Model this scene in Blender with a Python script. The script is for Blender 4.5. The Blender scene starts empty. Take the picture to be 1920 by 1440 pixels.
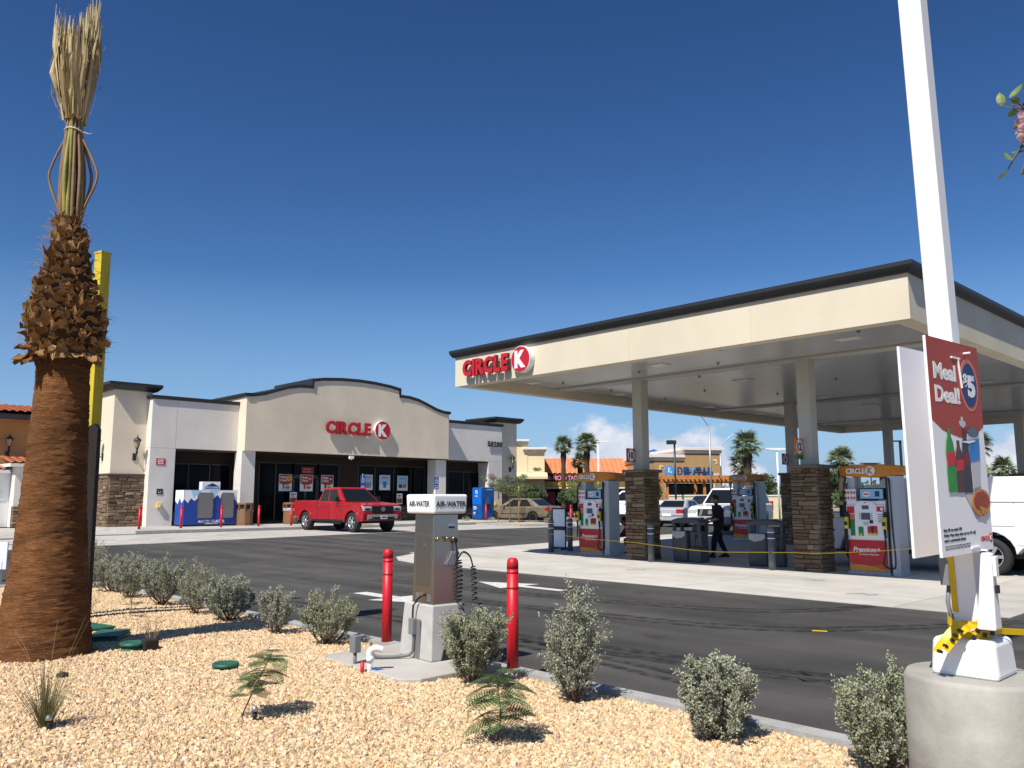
import bpy, bmesh, math, random
import numpy as np
from mathutils import Vector, Matrix, Euler

sc = bpy.context.scene
C = sc.collection
R = math.radians
PI = math.pi

# ------------------------------------------------------------------ camera
cam_d = bpy.data.cameras.new('camera')
cam = bpy.data.objects.new('camera', cam_d)
C.objects.link(cam)
CAM_YAW, CAM_PITCH = R(46.18), R(7.92)
cam.location = (0, 0, 1.65)
cam.rotation_euler = (PI/2 + CAM_PITCH, 0, CAM_YAW - PI/2)
cam_d.sensor_width = 36
cam_d.lens = 36 * 1550 / 1920
cam_d.clip_start = 0.1
cam_d.clip_end = 6000
sc.camera = cam

# ------------------------------------------------------------------ sun, sky, exposure
SUN = Vector((0.74, 0.20, -1.0)).normalized()
sun_d = bpy.data.lights.new('sun', 'SUN')
sun_d.energy = 4.9
sun_d.angle = R(0.53)
sun_d.color = (1.0, 0.95, 0.87)
sun = bpy.data.objects.new('sun', sun_d)
sun.rotation_euler = SUN.to_track_quat('-Z', 'Y').to_euler()
sun.location = (-10, -5, 30)
C.objects.link(sun)

w = bpy.data.worlds.new('World')
sc.world = w
w.use_nodes = True
wn, wl = w.node_tree.nodes, w.node_tree.links
wn.clear()
wo = wn.new('ShaderNodeOutputWorld')
bg = wn.new('ShaderNodeBackground')
sky = wn.new('ShaderNodeTexSky')
sky.sky_type = 'NISHITA'
sky.sun_disc = False
sky.sun_elevation = math.asin(-SUN.z)
sky.sun_rotation = math.atan2(-SUN.x, -SUN.y)
sky.altitude = 100
sky.air_density = 1.0
sky.dust_density = 0.35
sky.ozone_density = 4.0
bg.inputs['Strength'].default_value = 0.072
# cumulus low over the horizon, from the direction vector of the sky
geo = wn.new('ShaderNodeTexCoord')
sep = wn.new('ShaderNodeSeparateXYZ')
wl.new(geo.outputs['Generated'], sep.inputs[0])
mp = wn.new('ShaderNodeMapping')
mp.inputs['Scale'].default_value = (13, 13, 20)
mp.inputs['Location'].default_value = (1.3, 4.2, 0.4)
wl.new(geo.outputs['Generated'], mp.inputs[0])
nz = wn.new('ShaderNodeTexNoise')
nz.inputs['Scale'].default_value = 1.0
nz.inputs['Detail'].default_value = 7
nz.inputs['Roughness'].default_value = 0.52
wl.new(mp.outputs[0], nz.inputs['Vector'])
def wmath(op, a, b=None, clamp=False):
    n = wn.new('ShaderNodeMath'); n.operation = op; n.use_clamp = clamp
    for i, v in enumerate((a, b)):
        if v is None: continue
        if isinstance(v, (int, float)): n.inputs[i].default_value = v
        else: wl.new(v, n.inputs[i])
    return n.outputs[0]
elev = sep.outputs['Z']
def bump_at(az, width):                       # how much cloud the bank holds round an azimuth (degrees from +X)
    dx, dy = math.cos(R(az)), math.sin(R(az))
    dot = wmath('ADD', wmath('MULTIPLY', sep.outputs['X'], dx), wmath('MULTIPLY', sep.outputs['Y'], dy))
    return wmath('MULTIPLY', wmath('SUBTRACT', dot, math.cos(R(width))), 1/(1-math.cos(R(width))), True)
bank = wmath('MAXIMUM', bump_at(36.5, 9.5), wmath('MULTIPLY', bump_at(13, 9), 0.95))
low = wmath('MULTIPLY', wmath('SUBTRACT', 0.125, elev), 11.0, True)       # fades out above seven degrees
dens = wmath('MULTIPLY', wmath('MULTIPLY', bank, low), 0.58)
cov = wmath('MULTIPLY', wmath('SUBTRACT', wmath('ADD', nz.outputs['Fac'], dens), 0.70), 8.0, True)
cov = wmath('MULTIPLY', wmath('MULTIPLY', cov, 0.92), wmath('MULTIPLY', dens, 9.0, True))
ccol = wn.new('ShaderNodeMix'); ccol.data_type = 'RGBA'
ccol.inputs[6].default_value = (5.0, 5.9, 8.2, 1)
ccol.inputs[7].default_value = (9.2, 9.4, 10.0, 1)
wl.new(wmath('MULTIPLY', wmath('SUBTRACT', nz.outputs['Fac'], 0.36), 3.6, True), ccol.inputs[0])
cmix = wn.new('ShaderNodeMix'); cmix.data_type = 'RGBA'
wl.new(cov, cmix.inputs[0])
gm = wn.new('ShaderNodeGamma'); gm.inputs[1].default_value = 1.42
wl.new(sky.outputs[0], gm.inputs[0])
hs_ = wn.new('ShaderNodeHueSaturation'); hs_.inputs['Hue'].default_value = 0.501
hs_.inputs['Saturation'].default_value = 1.07; hs_.inputs['Value'].default_value = 0.56
wl.new(gm.outputs[0], hs_.inputs['Color'])
hz = wn.new('ShaderNodeMix'); hz.data_type = 'RGBA'          # the band above the horizon stays blue
hz.inputs[7].default_value = (2.9, 4.8, 7.9, 1)
wl.new(hs_.outputs[0], hz.inputs[6])
hzf = wmath('MULTIPLY', wmath('SUBTRACT', 0.26, elev), 3.6, True)
wl.new(wmath('MULTIPLY', hzf, 0.92), hz.inputs[0])
wl.new(hz.outputs[2], cmix.inputs[6])
wl.new(ccol.outputs[2], cmix.inputs[7])
wl.new(cmix.outputs[2], bg.inputs['Color'])
wl.new(bg.outputs[0], wo.inputs[0])

vs = sc.view_settings
vs.view_transform = 'Standard'
vs.look = 'None'
vs.exposure = 0.35
vs.gamma = 1.0
vs.use_curve_mapping = False

# ------------------------------------------------------------------ materials
def lin(c):
    return tuple(((x/12.92) if x <= 0.04045 else ((x+0.055)/1.055)**2.4) for x in c)

def mat(name, col, rough=0.6, metal=0.0, var=0.0, vscale=2.0, bump=0.0, bscale=60.0, spec=0.5,
        coat=0.0, stretch=None, col2=None, rand=None, island=None, emit=0.0, aniso=0.0, detail=5.0,
        trans=0.0, bdist=0.02, var2=None):
    m = bpy.data.materials.new(name)
    m.use_nodes = True
    nt = m.node_tree; N, L = nt.nodes, nt.links
    b = N['Principled BSDF']
    b.inputs['Roughness'].default_value = rough
    b.inputs['Metallic'].default_value = metal
    b.inputs['Specular IOR Level'].default_value = spec
    if coat:
        b.inputs['Coat Weight'].default_value = coat
        b.inputs['Coat Roughness'].default_value = 0.05
    if aniso: b.inputs['Anisotropic'].default_value = aniso
    base = (*col, 1)
    b.inputs['Base Color'].default_value = base
    tc = N.new('ShaderNodeTexCoord')
    vec = tc.outputs['Object']
    if stretch:
        mm = N.new('ShaderNodeMapping'); mm.inputs['Scale'].default_value = stretch
        L.new(vec, mm.inputs[0]); vec = mm.outputs[0]
    out = None
    if rand or island:
        if rand:
            src = N.new('ShaderNodeObjectInfo').outputs['Random']; st = rand
        else:
            src = N.new('ShaderNodeNewGeometry').outputs['Random Per Island']; st = island
        rp = N.new('ShaderNodeValToRGB')
        rp.color_ramp.interpolation = 'LINEAR'
        els = rp.color_ramp.elements
        while len(els) < len(st): els.new(0.5)
        for i, c in enumerate(st):
            els[i].position = i/(len(st)-1); els[i].color = (*c, 1)
        L.new(src, rp.inputs[0]); out = rp.outputs[0]
    if var:
        n = N.new('ShaderNodeTexNoise'); n.inputs['Scale'].default_value = vscale
        n.inputs['Detail'].default_value = detail; n.inputs['Roughness'].default_value = 0.62
        L.new(vec, n.inputs['Vector'])
        mr = N.new('ShaderNodeMapRange')
        mr.inputs[1].default_value = 0.3; mr.inputs[2].default_value = 0.7
        mr.inputs[3].default_value = 0; mr.inputs[4].default_value = 1
        L.new(n.outputs['Fac'], mr.inputs[0])
        mx = N.new('ShaderNodeMix'); mx.data_type = 'RGBA'
        L.new(mr.outputs[0], mx.inputs[0])
        if out is None:
            c2 = col2 or tuple(x*(1-var) for x in col)
            c1 = col if col2 else tuple(min(1, x*(1+var*0.5)) for x in col)
            mx.inputs[6].default_value = (*c2, 1); mx.inputs[7].default_value = (*c1, 1)
        else:
            mu = N.new('ShaderNodeMix'); mu.data_type = 'RGBA'; mu.blend_type = 'MULTIPLY'
            mu.inputs[0].default_value = 1
            mx.inputs[6].default_value = (1-var,)*3 + (1,); mx.inputs[7].default_value = (1+var*0.4,)*3 + (1,)
            L.new(out, mu.inputs[6]); L.new(mx.outputs[2], mu.inputs[7]); mx = mu
        out = mx.outputs[2]
    if var2:                                            # a second, larger pattern: (amount, scale, stretch)
        mm = N.new('ShaderNodeMapping'); mm.inputs['Scale'].default_value = var2[2]
        L.new(tc.outputs['Object'], mm.inputs[0])
        n = N.new('ShaderNodeTexNoise'); n.inputs['Scale'].default_value = var2[1]; n.inputs['Detail'].default_value = 4
        L.new(mm.outputs[0], n.inputs['Vector'])
        mr = N.new('ShaderNodeMapRange'); mr.inputs[1].default_value = 0.35; mr.inputs[2].default_value = 0.65
        mr.inputs[3].default_value = 1-var2[0]; mr.inputs[4].default_value = 1+var2[0]*0.6
        L.new(n.outputs['Fac'], mr.inputs[0])
        mu = N.new('ShaderNodeMix'); mu.data_type = 'RGBA'; mu.blend_type = 'MULTIPLY'; mu.inputs[0].default_value = 1
        if out is None: mu.inputs[6].default_value = base
        else: L.new(out, mu.inputs[6])
        L.new(mr.outputs[0], mu.inputs[7]); out = mu.outputs[2]
    if out is not None: L.new(out, b.inputs['Base Color'])
    if bump:
        n = N.new('ShaderNodeTexNoise'); n.inputs['Scale'].default_value = bscale; n.inputs['Detail'].default_value = 4
        L.new(vec, n.inputs['Vector'])
        bp = N.new('ShaderNodeBump'); bp.inputs['Strength'].default_value = bump; bp.inputs['Distance'].default_value = bdist
        L.new(n.outputs['Fac'], bp.inputs['Height']); L.new(bp.outputs[0], b.inputs['Normal'])
    if emit:
        b.inputs['Emission Color'].default_value = base; b.inputs['Emission Strength'].default_value = emit
    if trans:
        tr = N.new('ShaderNodeBsdfTranslucent'); ms = N.new('ShaderNodeMixShader')
        ms.inputs[0].default_value = trans
        if out is not None: L.new(out, tr.inputs[0])
        else: tr.inputs[0].default_value = base
        L.new(b.outputs[0], ms.inputs[1]); L.new(tr.outputs[0], ms.inputs[2])
        L.new(ms.outputs[0], N['Material Output'].inputs[0])
    return m

M = {}
M['asphalt'] = mat('asphalt', (0.076, 0.072, 0.066), 0.86, var=0.32, vscale=0.55, bump=0.5, bscale=220, detail=9, spec=0.3,
                   var2=(0.34, 0.9, (1.4, 0.10, 1)))
M['rubber_mark'] = mat('rubber_mark', (0.022, 0.022, 0.022), 0.8, var=0.5, vscale=6, stretch=(3, 0.5, 1))
M['oil'] = mat('oil_stain', (0.03, 0.03, 0.03), 0.7)
M['desert'] = mat('desert_ground', (0.34, 0.28, 0.20), 0.95, var=0.3, vscale=0.2, bump=0.4, bscale=8)
M['concrete'] = mat('concrete', (0.50, 0.475, 0.43), 0.85, var=0.14, vscale=1.3, bump=0.25, bscale=90, detail=8, spec=0.3,
                    var2=(0.13, 0.6, (1.6, 0.25, 1)))
M['concrete_old'] = mat('concrete_parking', (0.44, 0.415, 0.375), 0.88, var=0.2, vscale=0.9, bump=0.25, bscale=70, detail=8, spec=0.3)
M['kerb'] = mat('kerb_concrete', (0.36, 0.355, 0.34), 0.88, var=0.22, vscale=4, bump=0.3, bscale=80, detail=8, spec=0.3)
M['precast'] = mat('precast_concrete', (0.47, 0.455, 0.425), 0.86, var=0.16, vscale=5, bump=0.15, bscale=70, detail=8, spec=0.3)
M['pole_base'] = mat('cast_concrete', (0.36, 0.345, 0.305), 0.8, var=0.22, vscale=5.0, bump=0.1, bscale=60, detail=10, spec=0.35,
                     var2=(0.12, 3, (0.3, 0.3, 2)))
M['road_paint'] = mat('road_paint', (0.62, 0.61, 0.57), 0.7, var=0.25, vscale=9)
M['soil'] = mat('gravel_bed', (0.42, 0.30, 0.17), 0.95, var=0.45, vscale=45, bump=1.0, bscale=45, detail=3)
M['gravel'] = mat('gravel_stone', (0.6, 0.45, 0.25), 0.85, spec=0.3, bump=0.25, bscale=90,
                  rand=[(0.70, 0.52, 0.30), (0.62, 0.42, 0.22), (0.75, 0.60, 0.39), (0.60, 0.42, 0.25), (0.71, 0.54, 0.32),
                        (0.53, 0.32, 0.16), (0.78, 0.66, 0.48), (0.68, 0.49, 0.27), (0.38, 0.29, 0.22), (0.71, 0.53, 0.34)])
M['stucco_tan'] = mat('stucco_tan', (0.76, 0.655, 0.495), 0.9, var=0.08, vscale=0.8, bump=0.5, bscale=70, spec=0.2, detail=8, var2=(0.05, 0.7, (1, 1, 0.2)))
M['stucco_pale'] = mat('stucco_pale', (0.75, 0.70, 0.63), 0.9, var=0.08, vscale=0.8, bump=0.5, bscale=70, spec=0.2, detail=8, var2=(0.05, 0.7, (1, 1, 0.2)))
M['fascia'] = mat('fascia_cream', (0.66, 0.585, 0.445), 0.75, var=0.05, vscale=0.7, bump=0.12, bscale=60, spec=0.3, var2=(0.045, 1.1, (1, 1, 0.25)))
M['stucco_cream'] = mat('stucco_cream', (0.72, 0.60, 0.38), 0.9, var=0.05, vscale=0.5, spec=0.2)
M['stucco_brown'] = mat('stucco_brown', (0.42, 0.27, 0.125), 0.9, var=0.07, vscale=0.6, spec=0.2)
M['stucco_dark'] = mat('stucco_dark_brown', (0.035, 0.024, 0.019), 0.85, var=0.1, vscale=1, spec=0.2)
M['coping'] = mat('coping_black_metal', (0.022, 0.024, 0.026), 0.45, var=0.1, vscale=3)
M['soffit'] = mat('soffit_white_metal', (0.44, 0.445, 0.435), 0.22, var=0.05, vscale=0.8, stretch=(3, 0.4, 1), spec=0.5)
M['soffit_dark'] = mat('soffit_backing', (0.12, 0.12, 0.115), 0.8, var=0.1)
M['column'] = mat('column_paint', (0.49, 0.475, 0.43), 0.55, var=0.05, vscale=2, spec=0.4)
M['stone'] = mat('stone_veneer', (0.2, 0.15, 0.1), 0.9, var=0.35, vscale=9, bump=0.8, bscale=24, spec=0.2, bdist=0.03,
                 rand=[(0.20, 0.125, 0.075), (0.26, 0.18, 0.11), (0.34, 0.26, 0.17), (0.15, 0.10, 0.065), (0.29, 0.205, 0.125),
                       (0.22, 0.155, 0.105), (0.38, 0.30, 0.205), (0.18, 0.13, 0.09), (0.31, 0.19, 0.105)])
M['stone_joined'] = mat('stone_veneer_joined', (0.2, 0.15, 0.1), 0.9, var=0.3, vscale=9, bump=0.7, bscale=24, spec=0.2,
                 island=[(0.20, 0.125, 0.075), (0.26, 0.18, 0.11), (0.34, 0.26, 0.17), (0.15, 0.10, 0.065), (0.29, 0.205, 0.125),
                       (0.38, 0.30, 0.205), (0.18, 0.13, 0.09)])
M['mortar'] = mat('stone_backing', (0.10, 0.072, 0.050), 0.95, var=0.2, vscale=8, spec=0.1)
M['stone_cap'] = mat('stone_cap', (0.16, 0.135, 0.11), 0.85, var=0.2, vscale=6, bump=0.3)
M['glass_dark'] = mat('dark_glass', (0.006, 0.007, 0.008), 0.05, spec=0.07)
M['car_glass'] = mat('car_glass', (0.010, 0.012, 0.013), 0.04, spec=0.4)
M['frame_bronze'] = mat('bronze_frame', (0.05, 0.045, 0.04), 0.4, metal=0.4)
M['white'] = mat('white_paint', (0.80, 0.80, 0.79), 0.45, var=0.03, vscale=3)
M['white_gloss'] = mat('white_plastic', (0.82, 0.82, 0.82), 0.28, var=0.02, vscale=3)
M['white_board'] = mat('white_foam_board', (0.80, 0.80, 0.83), 0.6, var=0.02, vscale=3)
M['white_car'] = mat('white_car_paint', (0.78, 0.79, 0.80), 0.3, coat=0.6)
M['red_car'] = mat('red_car_paint', (0.34, 0.003, 0.008), 0.34, coat=0.5, var=0.04, vscale=2)
M['tan_car'] = mat('dusty_tan_paint', (0.20, 0.165, 0.115), 0.55, var=0.42, vscale=3.2, col2=(0.10, 0.08, 0.055), detail=8)
M['grey_car'] = mat('silver_car_paint', (0.48, 0.49, 0.50), 0.3, metal=0.3, coat=0.5)
M['black_car'] = mat('black_car_paint', (0.014, 0.015, 0.018), 0.25, coat=0.6)
M['red_post'] = mat('red_bollard_plastic', (0.52, 0.008, 0.018), 0.45, var=0.22, vscale=9, detail=9, bump=0.05, bscale=40)
M['red_sign'] = mat('sign_red', (0.50, 0.010, 0.020), 0.4, var=0.04, vscale=5)
M['dark_red'] = mat('sign_return_red', (0.20, 0.008, 0.012), 0.5)
M['grey_post'] = mat('grey_bollard_plastic', (0.115, 0.125, 0.14), 0.5, var=0.08, vscale=5)
M['grey_plastic'] = mat('grey_plastic', (0.060, 0.068, 0.076), 0.55, var=0.1, vscale=5)
M['grey_box'] = mat('grey_electrical_box', (0.19, 0.20, 0.205), 0.5, var=0.1, vscale=8)
M['grey_mid'] = mat('grey_sheet_metal', (0.17, 0.17, 0.165), 0.5, var=0.05)
M['black'] = mat('black_plastic', (0.012, 0.012, 0.013), 0.5, var=0.1, vscale=10)
M['tyre'] = mat('tyre_rubber', (0.016, 0.016, 0.017), 0.8, var=0.2, vscale=20, bump=0.2, bscale=120)
M['rim'] = mat('alloy_rim', (0.55, 0.55, 0.56), 0.3, metal=0.8)
M['chrome'] = mat('chrome', (0.70, 0.70, 0.70), 0.12, metal=1.0)
M['steel'] = mat('brushed_stainless', (0.50, 0.46, 0.40), 0.30, metal=1.0, var=0.10, vscale=4, stretch=(60, 60, 1.5), bump=0.05, bscale=5, aniso=0.5)
M['steel_dark'] = mat('stainless_panel', (0.40, 0.38, 0.34), 0.36, metal=1.0, var=0.12, vscale=4, stretch=(60, 60, 1.5), aniso=0.5)
M['brass'] = mat('brass_fitting', (0.50, 0.38, 0.16), 0.3, metal=1.0)
M['galv'] = mat('galvanised_steel', (0.42, 0.43, 0.44), 0.45, metal=0.7, var=0.1)
M['headlight'] = mat('headlight_glass', (0.62, 0.64, 0.66), 0.1, metal=0.4)
M['tail'] = mat('tail_light_red', (0.40, 0.008, 0.012), 0.15, spec=0.6)
M['yellow_post'] = mat('yellow_painted_timber', (0.60, 0.46, 0.022), 0.6, var=0.18, vscale=6, bump=0.2, bscale=30, stretch=(6, 6, 0.7))
M['dark_timber_and_shade'] = mat('dark_timber_and_shade', (0.018, 0.013, 0.010), 0.85, var=0.4, vscale=6, bump=0.5, bscale=30, stretch=(6, 6, 0.6))  # stub and stone; also paints the palm's shade on the lower yellow post
M['stake'] = mat('wood_stake', (0.36, 0.22, 0.10), 0.8, var=0.2, vscale=6, stretch=(6, 6, 0.6))
M['pergola'] = mat('orange_stained_timber', (0.52, 0.20, 0.055), 0.7, var=0.2, vscale=3)
M['orange'] = mat('pump_orange', (0.62, 0.215, 0.012), 0.4, var=0.03, vscale=3)
M['pump_grey'] = mat('pump_silver_panel', (0.50, 0.52, 0.55), 0.38, metal=0.35, var=0.05, vscale=3, stretch=(6, 6, 0.5))
M['pump_red'] = mat('pump_red', (0.50, 0.010, 0.014), 0.35)
M['pump_amber'] = mat('pump_amber', (0.75, 0.30, 0.02), 0.4)
M['pump_orange2'] = mat('pump_deep_orange', (0.62, 0.11, 0.015), 0.4)
M['screen'] = mat('screen_grey_blue', (0.07, 0.10, 0.125), 0.12)
M['screen_blue'] = mat('screen_pale_blue', (0.25, 0.50, 0.70), 0.2)
M['green_btn'] = mat('green_panel', (0.010, 0.20, 0.055), 0.4)
M['yellow'] = mat('yellow_plastic', (0.72, 0.52, 0.015), 0.4, var=0.05)
M['lime'] = mat('lime_hi_vis', (0.36, 0.80, 0.02), 0.7)
M['tape'] = mat('yellow_caution_tape', (0.78, 0.52, 0.006), 0.35, var=0.08, vscale=12, trans=0.15)
M['valve_green'] = mat('green_valve_box', (0.022, 0.115, 0.070), 0.5, var=0.18, vscale=9, bump=0.15, bscale=120)
M['pvc'] = mat('pvc_white', (0.78, 0.78, 0.76), 0.35)
M['blue_cap'] = mat('blue_plastic', (0.02, 0.15, 0.45), 0.4)
M['hose'] = mat('black_hose', (0.012, 0.012, 0.012), 0.4)
M['ada_blue'] = mat('sign_blue', (0.012, 0.085, 0.33), 0.4)
M['ice_blue'] = mat('ice_chest_blue', (0.010, 0.055, 0.30), 0.4, var=0.06, vscale=4)
M['kiosk_blue'] = mat('kiosk_bright_blue', (0.008, 0.13, 0.55), 0.35)
M['kiosk_deep'] = mat('kiosk_deep_blue', (0.005, 0.045, 0.22), 0.35, var=0.3, vscale=3, col2=(0.01, 0.10, 0.32))
M['bin_brown'] = mat('bin_brown', (0.22, 0.115, 0.055), 0.65, var=0.1, vscale=5)
M['bag'] = mat('bin_liner', (0.55, 0.55, 0.56), 0.35, trans=0.3)
M['tile_red'] = mat('terracotta_tile', (0.50, 0.17, 0.075), 0.8, var=0.2, vscale=3)
M['tile_orange'] = mat('orange_roof_tile', (0.62, 0.235, 0.095), 0.8, var=0.16, vscale=1.2)
M['blue_roof'] = mat('blue_metal_roof', (0.03, 0.16, 0.55), 0.4)
M['pink'] = mat('pink_poster', (0.36, 0.03, 0.11), 0.5, var=0.5, vscale=1.6)
M['sign_pink'] = mat('pink_letters', (0.72, 0.26, 0.40), 0.5)
M['sign_blue'] = mat('blue_letters', (0.012, 0.06, 0.22), 0.35)
M['sign_lblue'] = mat('light_blue_letters', (0.05, 0.32, 0.70), 0.35)
M['poster_red'] = mat('poster_brick_red', (0.36, 0.052, 0.024), 0.55)
M['poster_pink'] = mat('poster_salmon', (0.62, 0.16, 0.10), 0.55)
M['poster_navy'] = mat('poster_navy', (0.008, 0.040, 0.155), 0.5)
M['poster_sky'] = mat('poster_sky_blue', (0.36, 0.60, 0.78), 0.5)
M['poster_blue'] = mat('poster_blue', (0.03, 0.20, 0.55), 0.5, var=0.2, vscale=12)
M['bottle_green'] = mat('print_green', (0.02, 0.26, 0.02), 0.4, var=0.3, vscale=14)
M['bottle_cola'] = mat('print_cola', (0.075, 0.012, 0.010), 0.4, var=0.4, vscale=14)
M['bottle_dark'] = mat('print_dark_cola', (0.030, 0.010, 0.012), 0.4, var=0.4, vscale=14)
M['print_red'] = mat('print_red', (0.55, 0.015, 0.02), 0.5)
M['print_ice'] = mat('print_ice', (0.09, 0.11, 0.15), 0.4, var=0.6, vscale=40)
M['crust'] = mat('print_crust', (0.55, 0.24, 0.05), 0.5, var=0.3, vscale=20)
M['sauce'] = mat('print_sauce', (0.34, 0.055, 0.016), 0.5, var=0.5, vscale=30)
M['print_paper'] = mat('print_grey_paper', (0.50, 0.50, 0.53), 0.5)
M['ink'] = mat('print_ink', (0.03, 0.03, 0.035), 0.6)
M['num_orange'] = mat('number_orange', (0.60, 0.15, 0.02), 0.5)
M['num_red'] = mat('number_red_brown', (0.36, 0.05, 0.02), 0.5)
M['lamp_glass'] = mat('lamp_seeded_glass', (0.45, 0.40, 0.30), 0.25)
M['lamp_iron'] = mat('lamp_black_iron', (0.020, 0.019, 0.018), 0.5)
M['cloth_black'] = mat('black_cloth', (0.010, 0.010, 0.012), 0.9)
M['cloth_red'] = mat('red_cloth', (0.28, 0.015, 0.012), 0.9)
M['skin'] = mat('skin', (0.46, 0.27, 0.19), 0.6)
M['hair'] = mat('dark_hair', (0.016, 0.011, 0.009), 0.7)
M['light_lens'] = mat('led_lens', (0.70, 0.70, 0.68), 0.3)
# plants
M['bark_palm'] = mat('palm_trunk_fibre', (0.38, 0.175, 0.07), 0.95, var=0.6, vscale=3.2, stretch=(2.2, 2.2, 60), bump=1.0, bscale=5, detail=8,
                     bdist=0.05, col2=(0.115, 0.045, 0.016), var2=(0.35, 2.4, (1, 1, 2.5)), spec=0.15)
M['boot'] = mat('dry_leaf_base', (0.2, 0.12, 0.06), 0.9, var=0.45, vscale=14, bump=0.6, bscale=50, spec=0.15,
                rand=[(0.30, 0.15, 0.058), (0.44, 0.255, 0.105), (0.20, 0.095, 0.038), (0.52, 0.33, 0.155), (0.34, 0.18, 0.07), (0.14, 0.065, 0.028)])
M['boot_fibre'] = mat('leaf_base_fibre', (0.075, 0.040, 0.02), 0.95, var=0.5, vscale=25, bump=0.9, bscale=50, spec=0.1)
M['frond_dry'] = mat('tied_dry_frond', (0.36, 0.29, 0.15), 0.8, var=0.25, vscale=8, stretch=(9, 9, 0.6), spec=0.25,
                     island=[(0.42, 0.31, 0.16), (0.56, 0.44, 0.24), (0.48, 0.38, 0.19), (0.32, 0.23, 0.115), (0.62, 0.50, 0.29), (0.40, 0.35, 0.14)])
M['petiole_brown'] = mat('leaf_stalk_brown', (0.24, 0.14, 0.065), 0.6, var=0.3, vscale=9)
M['petiole_green'] = mat('leaf_stalk_green', (0.28, 0.25, 0.045), 0.5, var=0.3, vscale=5)
M['twine'] = mat('white_twine', (0.6, 0.58, 0.5), 0.8)
M['sage'] = mat('sage_leaf', (0.15, 0.17, 0.11), 0.75, trans=0.12, spec=0.25,
                island=[(0.28, 0.30, 0.20), (0.42, 0.435, 0.32), (0.20, 0.215, 0.14), (0.50, 0.51, 0.40), (0.34, 0.355, 0.25), (0.15, 0.16, 0.10)])
M['sage_green'] = mat('sage_leaf_greener', (0.13, 0.17, 0.08), 0.75, trans=0.12, spec=0.25,
                island=[(0.26, 0.285, 0.165), (0.37, 0.39, 0.25), (0.18, 0.20, 0.11), (0.45, 0.46, 0.33), (0.30, 0.32, 0.20)])
M['twig'] = mat('shrub_twig', (0.16, 0.105, 0.075), 0.9, var=0.3, vscale=20)
M['fern_leaf'] = mat('feather_leaf', (0.06, 0.13, 0.03), 0.55, trans=0.15,
                island=[(0.05, 0.115, 0.03), (0.085, 0.165, 0.04), (0.035, 0.085, 0.025), (0.11, 0.17, 0.05)])
M['dry_twig'] = mat('dry_twig', (0.34, 0.25, 0.12), 0.9, var=0.2)
M['grass'] = mat('tuft_blade', (0.16, 0.17, 0.06), 0.7, trans=0.15,
                island=[(0.10, 0.135, 0.05), (0.16, 0.17, 0.065), (0.30, 0.25, 0.12), (0.07, 0.105, 0.04), (0.20, 0.19, 0.08)])
M['palm_frond'] = mat('palm_frond', (0.07, 0.11, 0.035), 0.55, trans=0.18, var=0.3, vscale=2,
                rand=[(0.10, 0.15, 0.05), (0.17, 0.21, 0.08), (0.24, 0.26, 0.12), (0.12, 0.17, 0.06), (0.30, 0.30, 0.15)])
M['palm_trunk'] = mat('far_palm_trunk', (0.085, 0.052, 0.032), 0.95, var=0.4, vscale=4, stretch=(2, 2, 8), bump=0.8, bscale=12)
M['mesquite'] = mat('mesquite_leaf', (0.12, 0.17, 0.06), 0.7, trans=0.2,
                island=[(0.12, 0.175, 0.065), (0.20, 0.245, 0.10), (0.08, 0.125, 0.045), (0.24, 0.27, 0.13)])
M['tree_leaf'] = mat('tree_leaf', (0.06, 0.095, 0.03), 0.7, trans=0.15,
                island=[(0.05, 0.085, 0.028), (0.085, 0.125, 0.04), (0.035, 0.065, 0.02), (0.11, 0.14, 0.05)])
M['petal'] = mat('pink_petal', (0.78, 0.60, 0.62), 0.6, trans=0.4, island=[(0.80, 0.66, 0.66), (0.74, 0.48, 0.54), (0.84, 0.74, 0.70)])
M['broadleaf'] = mat('broad_green_leaf', (0.06, 0.13, 0.025), 0.45, trans=0.2, island=[(0.05, 0.11, 0.02), (0.11, 0.19, 0.04), (0.20, 0.24, 0.06)])

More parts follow.
